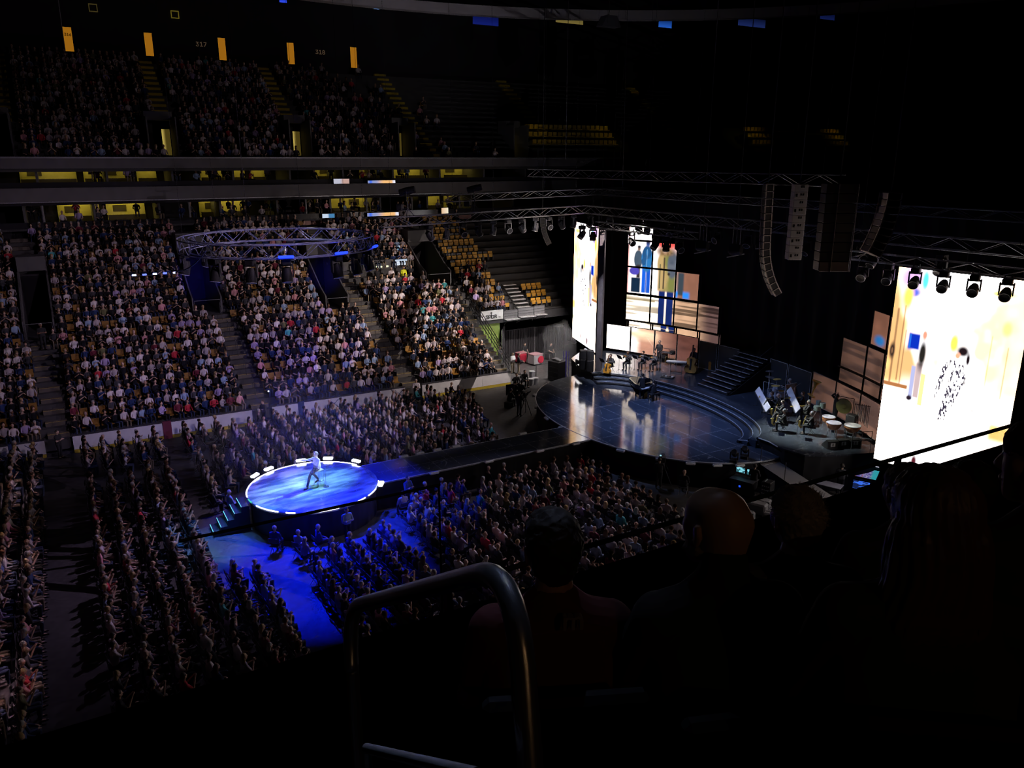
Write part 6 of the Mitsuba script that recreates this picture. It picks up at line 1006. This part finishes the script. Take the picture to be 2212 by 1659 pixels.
for i, (a, b) in enumerate((((31.708, 48, 27.227), (31.716, 48, 17)), ((34.955, 46, 27.064), (35.261, 46, 15.108)), ((2.784, 80, 29.627), (2.677, 80, 25.664)))):
    solo('steel_cable', rod((a[0], a[1], 38), b, (.02, .02, .035)[i], 5), (TRM, TRM, M((.35, .33, .36), .4))[i], ('thin vertical cable above the left end of the trusses', 'thin vertical cable down to the trusses, right of the other', 'pale cable beside the leftmost orange banner')[i], 'cable')
def sag(a, b, s, n=14): a, b = np.array(a), np.array(b); return [a + (b - a) * t - np.array((0, 0, s * 4 * t * (1 - t))) for t in np.linspace(0, 1, n)]
for i, (a, b, s) in enumerate(((rp_(-2.6, RR, RZ), (3.0, 40.5, 13.9), 1.3), (rp_(-.3, RR, RZ), (17.0, 45.7, 13.2), 1.2))): solo('hanging_cable', tube(sag(a, b, s), .03, 5), IRON, ('looped cable hanging left of the round truss', 'looped cable from the round truss to the long truss')[i], 'cable')
k = thing('ceiling_speaker', 'dim trapezoid speaker cluster high above the trusses', 'speaker'); c = (45.292, 62, 28.785)
part(k, 'cabinet', trimesh.convex.convex_hull(np.array([(c[0] + x, c[1] + y, c[2] + z) for x, z in ((-.55, .5), (.55, .5), (1.0, -.4), (-1.0, -.4)) for y in (-.5, .5)])), M((.12, .12, .14), .6)); part(k, 'hanger', rod((c[0], c[1], c[2] + .5), (c[0], c[1], 38), .04, 5), IRON)
# blue lamps along a row of the far stand
k = thing('lamp_bar', 'bar of blue-white lamps in the middle of the leftmost full section', 'lamp bar')
z = row_z(14) + .75; part(k, 'bar', rod((4.3, 63.75, z), (7.6, 63.75, z), .04, 6), IRON)
for i in range(5): scene[taken(k + '__lens')] = glow(cbox((4.5 + .7 * i, 63.7, z + .08), (.3, .1, .14), .03), (.25, .35, 2.2) if i % 2 else (1.2, 1.4, 3.0))
for x in (4.4, 7.5): part(k, 'post', rod((x, 63.75, row_z(14)), (x, 63.75, z), .025, 5), IRON)
solo('phone_light', glow(trimesh.creation.icosphere(1, .055).apply_translation((10.877, 51.966, 2.1)), (2.5, 2.8, 2.2)), None, 'bright phone light at the foot of the second aisle', 'phone')
# ================================================================ the near balcony and the people in front of the camera
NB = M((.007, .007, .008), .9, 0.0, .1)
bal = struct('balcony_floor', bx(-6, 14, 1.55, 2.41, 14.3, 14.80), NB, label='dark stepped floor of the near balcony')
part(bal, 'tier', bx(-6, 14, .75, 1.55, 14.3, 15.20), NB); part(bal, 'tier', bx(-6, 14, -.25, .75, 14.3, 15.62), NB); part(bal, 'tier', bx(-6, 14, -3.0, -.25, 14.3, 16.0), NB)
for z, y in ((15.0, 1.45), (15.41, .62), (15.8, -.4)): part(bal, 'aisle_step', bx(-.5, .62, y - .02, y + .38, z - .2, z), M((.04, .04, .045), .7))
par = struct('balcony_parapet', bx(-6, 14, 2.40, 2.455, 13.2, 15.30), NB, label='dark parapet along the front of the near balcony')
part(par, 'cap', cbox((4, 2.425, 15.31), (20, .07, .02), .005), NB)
scene['rail_glass'] = {'type': 'thindielectric', 'int_ior': 1.5}
k = thing('glass_railing', 'low glass guard with a thin dark top rail on the balcony parapet', 'railing')
for i in range(9):
    x0 = 1.12 + 1.35 * i; part(k, 'pane', quad((x0, 2.44, 15.31), (x0 + 1.32, 2.44, 15.31), (x0 + 1.32, 2.44, 15.43), (x0, 2.44, 15.43)), 'rail_glass')
part(k, 'top_rail', rod((1.1, 2.44, 15.44), (13.5, 2.44, 15.44), .011, 6), M((.03, .03, .034), .4)); 
for i in range(9): part(k, 'clip', box((1.11 + 1.35 * i, 2.44, 15.37), (.02, .03, .14)), IRON)
k = thing('aisle_guard', 'taller glass guard with a dark rail at the foot of the aisle', 'railing')
part(k, 'pane', quad((.22, 2.44, 15.31), (1.08, 2.44, 15.31), (1.08, 2.44, 15.85), (.22, 2.44, 15.85)), 'rail_glass'); part(k, 'top_rail', rod((.2, 2.44, 15.86), (1.09, 2.44, 15.86), .005, 6), BLACK); part(k, 'end_post', rod((1.085, 2.44, 15.31), (1.085, 2.44, 15.86), .004, 5), BLACK)
RAILM = M((.30, .32, .35), .28, .85)
def bend(pts, r, n=5):
    """Rounds the corners of a polyline."""
    p = [np.array(q, float) for q in pts]; out = [p[0]]
    for a, b, c in zip(p, p[1:], p[2:]):
        u, v = (a - b) / np.linalg.norm(a - b), (c - b) / np.linalg.norm(c - b); s, e = b + u * r, b + v * r
        out += [(1 - t) ** 2 * s + 2 * t * (1 - t) * b + t * t * e for t in np.linspace(0, 1, n)]
    return out + [p[-1]]
k = thing('aisle_handrail', 'curved metal handrail of the aisle, its top edge lit blue-white', 'handrail')
near_foot, near_top, far_top, far_foot = (0.522, 0.851, 16.051), (0.583, 1.012, 16.355), (0.604, 2.047, 15.714), (0.575, 1.953, 15.562)
part(k, 'tube', tube(bend((near_foot, near_top, far_top, far_foot), .16, 9), .0215, 14), RAILM, True)
part(k, 'post', rod((near_foot[0], near_foot[1], near_foot[2]), (near_foot[0] + .02, near_foot[1], 15.2), .021, 10), RAILM, True)
part(k, 'lower_post', rod(far_foot, (far_foot[0], far_foot[1], 14.8), .021, 10), RAILM, True)
k = thing('lower_handrail', 'second handrail low in front, seen as a thin pale blue line', 'handrail')
a, b = (0.392, 1.266, 15.885), (0.426, 0.85, 16.137); part(k, 'tube', tube([a, b], .010, 12), M((.5, .55, .6), .25, .7), True); part(k, 'post', rod((a[0], a[1], a[2]), (a[0], a[1], 14.8), .01, 8), RAILM); part(k, 'post', rod((b[0], b[1], b[2]), (b[0], b[1], 15.2), .01, 8), RAILM)
def organic(ms, L=.016, it=8):
    u = m3.Manifold.batch_boolean(ms, m3.OpType.Add).refine_to_length(L).to_mesh(); m = trimesh.Trimesh(np.array(u.vert_properties)[:, :3], np.array(u.tri_verts), process=True)
    trimesh.smoothing.filter_taubin(m, iterations=it); return m
def ruffle(m, amp, f, seed=0):
    n = (meshkit.fbm(np.array(m.vertices) * f, 3, seed) - .5)[:, None]; m.vertices = m.vertices + np.array(m.vertex_normals) * n * amp; return m
def near_person(label, head, face, lean, top, skin, hair, hairm, turn=0.0, s=1.0, arms='lap', collar=False, sleeve='short', beard=False):
    """A seated figure seen from close by; head is the centre of the head, face the direction of the body."""
    J = pose(arms, lean); J['head'] = (J['head'][0], 0, J['head'][2] - .035); hd = np.array(J['head']); c, sn = math.cos(face), math.sin(face)
    at = np.array(head) - s * np.array((hd[0] * c - hd[1] * sn, hd[0] * sn + hd[1] * c, hd[2])); pl = place(*at, face, s); n = 16
    h, ch, nk = (np.array(J[q]) for q in ('hip', 'chest', 'neck'))
    def hp(x, y, z): a, b = math.cos(turn), math.sin(turn); return hd + (x * a - y * b, x * b + y * a, z)
    B = lambda x, y, z, r: (*hp(x, y, z), r)
    b = [hull(B(-.03, 0, .025, .078), B(.035, 0, .03, .072), B(-.015, 0, .04, .076), B(-.03, 0, -.03, .066), n=20), hull(B(.045, .025, -.005, .05), B(.045, -.025, -.005, .05), B(.05, 0, -.07, .045), B(.066, 0, -.095, .028), B(-.01, 0, -.06, .055), n=16),
         hull(B(.092, 0, .012, .011), B(.112, 0, -.028, .013), B(.095, .012, -.032, .01), B(.095, -.012, -.032, .01), n=10), hull(B(.093, .02, -.062, .008), B(.093, -.02, -.062, .008), B(.098, 0, -.06, .009), n=8), hull(B(-.03, 0, -.06, .052), (nk[0] - .015, 0, nk[2] - .02, .057), (nk[0] - .01, 0, nk[2] - .09, .075), n=16)]
    for y in (-1, 1): b += [hull(B(-.008, .074 * y, .012, .012), B(-.022, .081 * y, .022, .010), B(-.010, .074 * y, -.03, .009), B(-.024, .079 * y, -.005, .010), n=10), hull(B(.085, .032 * y, .022, .012), B(.083, .03 * y, .022, .012), n=8)]
    sho = {y: (nk[0] - .01, .175 * y, nk[2] - .115) for y in (1, -1)}
    b.append(hull((nk[0] - .012, 0, nk[2] + .01, .058), (nk[0] - .01, .05, nk[2] - .08, .05), (nk[0] - .01, -.05, nk[2] - .08, .05), n=n))
    TT = lambda e: [hull((nk[0] - .01, .09, nk[2] - .12, .075 + e), (nk[0] - .01, -.09, nk[2] - .12, .075 + e), (*(ch + (.01, .1, 0)), .11 + e), (*(ch + (.01, -.1, 0)), .11 + e), n=n), hull((*(ch + (.01, .1, 0)), .11 + e), (*(ch + (.01, -.1, 0)), .11 + e), (*(h + (0, .09, .05)), .125 + e), (*(h + (0, -.09, .05)), .125 + e), n=n)]
    b += TT(-.01); t = TT(.012); tr = [hull((h[0], .1, h[2], .11), (h[0], -.1, h[2], .11), (h[0], 0, h[2] + .05, .125), n=n)]; sh = []
    t.append(hull((nk[0] - .014, 0, nk[2] - .012, .068), (nk[0] - .01, .1, nk[2] - .1, .066), (nk[0] - .01, -.1, nk[2] - .1, .066), n=n))
    if collar: t.append(hull((nk[0] - .02, 0, nk[2] + .045, .066), (nk[0] - .012, 0, nk[2] - .05, .08), n=n))
    for y in (1, -1):
        e, w = mir(J['elbow'], y), mir(J['wrist'], y); d = np.array(w) - e; d /= np.linalg.norm(d); hn = np.array(w) + d * .07; q = np.cross(d, (0, 0, 1.0)); q /= np.linalg.norm(q)
        b += [hull((*sho[y], .06), (*e, .043), n=n), hull((*e, .043), (*w, .029), n=n), hull((*w, .03), (*(hn + q * .022), .017), (*(hn - q * .022), .017), n=10)]
        for kf, o in enumerate((-.030, -.010, .010, .030)):
            ln = (.062, .074, .07, .055)[kf]; k1 = hn + q * o + d * .02; k2 = k1 + d * ln * .5 - np.array((0, 0, .008)); k3 = k2 + d * ln * .4 - np.array((0, 0, .022)); b += [hull((*k1, .0095), (*k2, .009), n=8), hull((*k2, .009), (*k3, .008), n=8)]
        th = np.array(w) + d * .03 - q * y * .02; b.append(hull((*th, .012), (*(th + d * .05 - q * y * .028), .0095), n=8))
        t.append(hull((*sho[y], .078), (*(np.array(sho[y]) * .3 + np.array(e) * .7), .06), n=n)); t.append(hull((*sho[y], .076), (nk[0] - .01, .06 * y, nk[2] - .085, .072), n=n))
        if sleeve == 'long': t += [hull((*(np.array(sho[y]) * .3 + np.array(e) * .7), .06), (*e, .056), n=n), hull((*e, .056), (*(np.array(w) - d * .01), .043), n=n)]
        k, a, o = mir(J['knee'], y), mir(J['ankle'], y), mir(J['toe'], y)
        b += [hull((h[0], .1 * y, h[2], .09), (*k, .058), n=n), hull((*k, .058), (*a, .042), n=n), hull((*a, .04), (*o, .032), n=8)]
        tr += [hull((h[0], .1 * y, h[2], .108), (*k, .074), n=n), hull((*k, .074), (a[0], a[1], a[2] + .03, .06), n=n)]; sh.append(hull((a[0] - .03, a[1], a[2] - .045, .042), (a[0], a[1], a[2] - .03, .048), (*o, .04), n=8))
    k = thing('person', label, 'person')
    part(k, 'body', organic(b, .014, 6), M(skin, .45), True, at=pl); t_mesh = ruffle(organic(t, .02, 10), .012, 9, 3); part(k, 'top', t_mesh, M(top, .85), True, at=pl); part(k, 'trousers', ruffle(organic(tr, .03, 8), .012, 8, 4), LEGS[0], True, at=pl); [part(k, 'shoe', joined([q]), SHOE, 40, at=pl) for q in sh]
    near_person.top = (t_mesh, pl)
    part(k, 'eyes', cat_([trimesh.creation.icosphere(1, .011).apply_translation(hp(.086, y * .032, .018)) for y in (-1, 1)]), M((.6, .6, .58), .3), at=pl)
    cutf = hull(B(.13, 0, -.06, .09), B(.14, 0, -.02, .075), B(.09, .0, -.1, .07), n=16); ear = [hull(B(-.01, .085 * y, -.015, .032), B(-.012, .085 * y, .008, .03), n=12) for y in (-1, 1)]
    if hair == 'short' or hair == 'grey':
        H = [hull(B(-.034, 0, .035, .084), B(.035, 0, .045, .074), B(-.02, 0, .055, .082), B(-.04, 0, -.03, .067), n=20)]; m = m3.Manifold.batch_boolean(H, m3.OpType.Add) - cutf
        for e_ in ear: m = m - e_
        part(k, 'hair', ruffle(organic([m], .007, 2), .022 if hair == 'grey' else .014, 70, 5), M(hairm, .7), True, at=pl)
        if hair == 'grey':
            rr = np.random.default_rng(5); tf = []
            for _ in range(1100):
                v = rr.normal(size=3); v[2] = abs(v[2]) * .9 - .15; v[0] -= .35; v /= np.linalg.norm(v); p = hp(*(np.array((-.015, 0, .035)) + v * (.084, .078, .088))); o = v + rr.normal(0, .45, 3); tf.append(rod(p, p + o / np.linalg.norm(o) * rr.uniform(.014, .032), .0013, 3, .0005))
            part(k, 'hair_wisps', cat_(tf), M(hairm, .6), at=pl); labels[f'{k}__hair_wisps'] = {'kind': 'stuff'}
    if hair == 'long':
        H = [hull(B(-.034, 0, .04, .092), B(.03, 0, .045, .08), B(-.03, 0, .05, .09), B(-.05, 0, -.04, .085), n=20), hull(B(-.05, .035, -.03, .075), B(-.05, -.035, -.03, .075), B(-.075, .06, -.22, .065), B(-.075, -.06, -.22, .065), n=18), hull(B(-.075, .06, -.2, .065), B(-.075, -.06, -.2, .065), B(-.085, .04, -.36, .04), B(-.085, -.045, -.36, .04), n=18)]
        m = m3.Manifold.batch_boolean(H, m3.OpType.Add) - cutf; m = organic([m], .009, 4); v = np.array(m.vertices); a_ = np.arctan2(v[:, 1] - hd[1], -(v[:, 0] - hd[0]) + .05)
        m.vertices = v + np.array(m.vertex_normals) * (.0022 * np.sin(a_ * 46 + 3 * np.sin(v[:, 2] * 18))[:, None] + .018 * (meshkit.fbm(v * (30, 30, 7), 3, 2) - .5)[:, None]); part(k, 'hair', m, M(hairm, .5), True, at=pl)
    if beard: part(k, 'beard', ruffle(organic([hull(B(.062, 0, -.1, .036), B(.045, .035, -.075, .036), B(.045, -.035, -.075, .036), B(.0, .052, -.05, .03), B(.0, -.052, -.05, .03), n=12) - hull(B(.10, 0, -.045, .036), n=12)], .006, 1), .02, 80, 6), M((.2, .16, .13), .7), True, at=pl)
    return k, at, pl
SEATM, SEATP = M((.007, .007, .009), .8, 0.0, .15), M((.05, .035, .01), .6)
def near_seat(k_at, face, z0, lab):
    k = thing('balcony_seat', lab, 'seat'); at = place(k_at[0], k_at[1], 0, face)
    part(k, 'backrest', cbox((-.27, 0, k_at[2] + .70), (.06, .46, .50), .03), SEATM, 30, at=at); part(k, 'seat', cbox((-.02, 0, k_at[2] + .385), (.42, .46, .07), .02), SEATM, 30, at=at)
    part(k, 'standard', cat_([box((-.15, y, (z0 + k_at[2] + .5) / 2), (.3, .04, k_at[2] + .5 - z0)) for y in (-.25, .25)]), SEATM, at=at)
W = 1.32
for lab, hd, face, lean, top, skin, hair, hm, turn, kw, z0, seat in (
    ('dark-haired man in a red and dark T-shirt, front row beside the handrail', (1.156, 1.787, 15.882), 1.15, -.02, (.10, .022, .025), (.36, .2, .14), 'short', (.02, .014, .011), .12, {}, 14.8, 'dark balcony seat under the man in the red T-shirt'),
    ('big bald bearded man in a black jacket with a warm glow on his scalp', (1.547, 1.51, 15.975), 1.22, .03, (.014, .014, .017), (.44, .28, .18), 'none', (0, 0, 0), .22, dict(collar=True, sleeve='long', s=1.05, beard=True), 14.8, 'dark balcony seat under the bald man'),
    ('grey-haired person in a grey shirt in the front row right of the bald man', (2.147, 1.722, 15.766), 1.05, -.02, (.075, .075, .08), (.42, .26, .19), 'grey', (.30, .27, .25), .1, dict(sleeve='short'), 14.8, 'dark balcony seat under the grey-haired person'),
    ('woman with long straight brown hair in dark clothes in front of the bright screen', (1.686, 0.976, 16.191), .92, .02, (.02, .018, .02), (.42, .24, .17), 'long', (.085, .042, .026), .05, dict(sleeve='long'), 15.2, 'dark balcony seat under the long-haired woman'),
    ('person with brown hair half hidden left of the long-haired woman', (2.857, 1.773, 15.695), .95, 0, (.03, .03, .034), (.42, .26, .19), 'short', (.10, .055, .035), .1, {}, 14.8, 'dark balcony seat of the half hidden person left of the woman'),
    ('dark-haired person half hidden right of the long-haired woman', (3.181, 1.699, 15.669), .85, 0, (.025, .025, .03), (.40, .25, .18), 'short', (.02, .014, .012), .1, {}, 14.8, 'dark balcony seat of the half hidden person right of the woman'),
    ('person in profile cut by the right edge, face lit by the screen', (2.159, 0.971, 16.235), .98, 0, (.02, .02, .022), (.42, .25, .18), 'short', (.05, .03, .02), .75, {}, 15.2, 'dark balcony seat at the right edge')):
    k, at, pl = near_person(lab, hd, face, lean, top, skin, hair, hm, turn, **kw); near_seat(at, face, z0, seat)
    if 'red and dark' in lab:            # faint print on the back of the T-shirt
        m_ = np.array(pl.matrix); v_ = np.array(near_person.top[0].vertices) @ m_[:3, :3].T + m_[:3, 3]; goal = np.array((1.105, 1.598, 15.764)); d_ = (goal - EYE) / np.linalg.norm(goal - EYE)
        w_ = v_ - EYE; t_ = w_ @ d_; near_ = np.linalg.norm(w_ - t_[:, None] * d_, axis=1) < .03; hit = EYE + d_ * (t_[near_].min() - .012)
        part(k, 'lettering', words('m', .055, .022, (math.sin(face), -math.cos(face), 0), hit), M((.20, .16, .13), .7))

# ================================================================ haze in the light beams, smoke beside the left screen
def haze(name, lab, mesh, sig, alb=(.95, .95, .98)):
    k = thing(name, lab, 'haze'); labels[k]['kind'] = 'stuff'
    scene[k] = {**mikit.ply(mesh, {'type': 'null'}, smooth=True), 'interior': {'type': 'homogeneous', 'albedo': {'type': 'rgb', 'value': list(alb)}, 'sigma_t': {'type': 'rgb', 'value': [sig] * 3}}}
dome = trimesh.creation.icosphere(3, 1.0); dome.apply_scale((5.6, 5.6, 4.2)); dome = dome.slice_plane((0, 0, 0), (0, 0, 1), cap=True); dome.apply_translation((C0[0], C0[1], 3.2))
haze('stage_haze', 'thin blue haze glowing over the round stage', dome, .014)
puff = trimesh.creation.icosphere(3, 1.0); puff.apply_scale((1.2, 1.7, 1.9)); puff.vertices += np.array(puff.vertices) * ((meshkit.fbm(np.array(puff.vertices) * 1.1 + 5, 3, 1) - .5) * .9)[:, None]; puff.apply_translation((34.2, 52.3, 2.6))
haze('smoke_puff', 'pale smoke drifting at the lower left corner of the left screen', puff, .07)
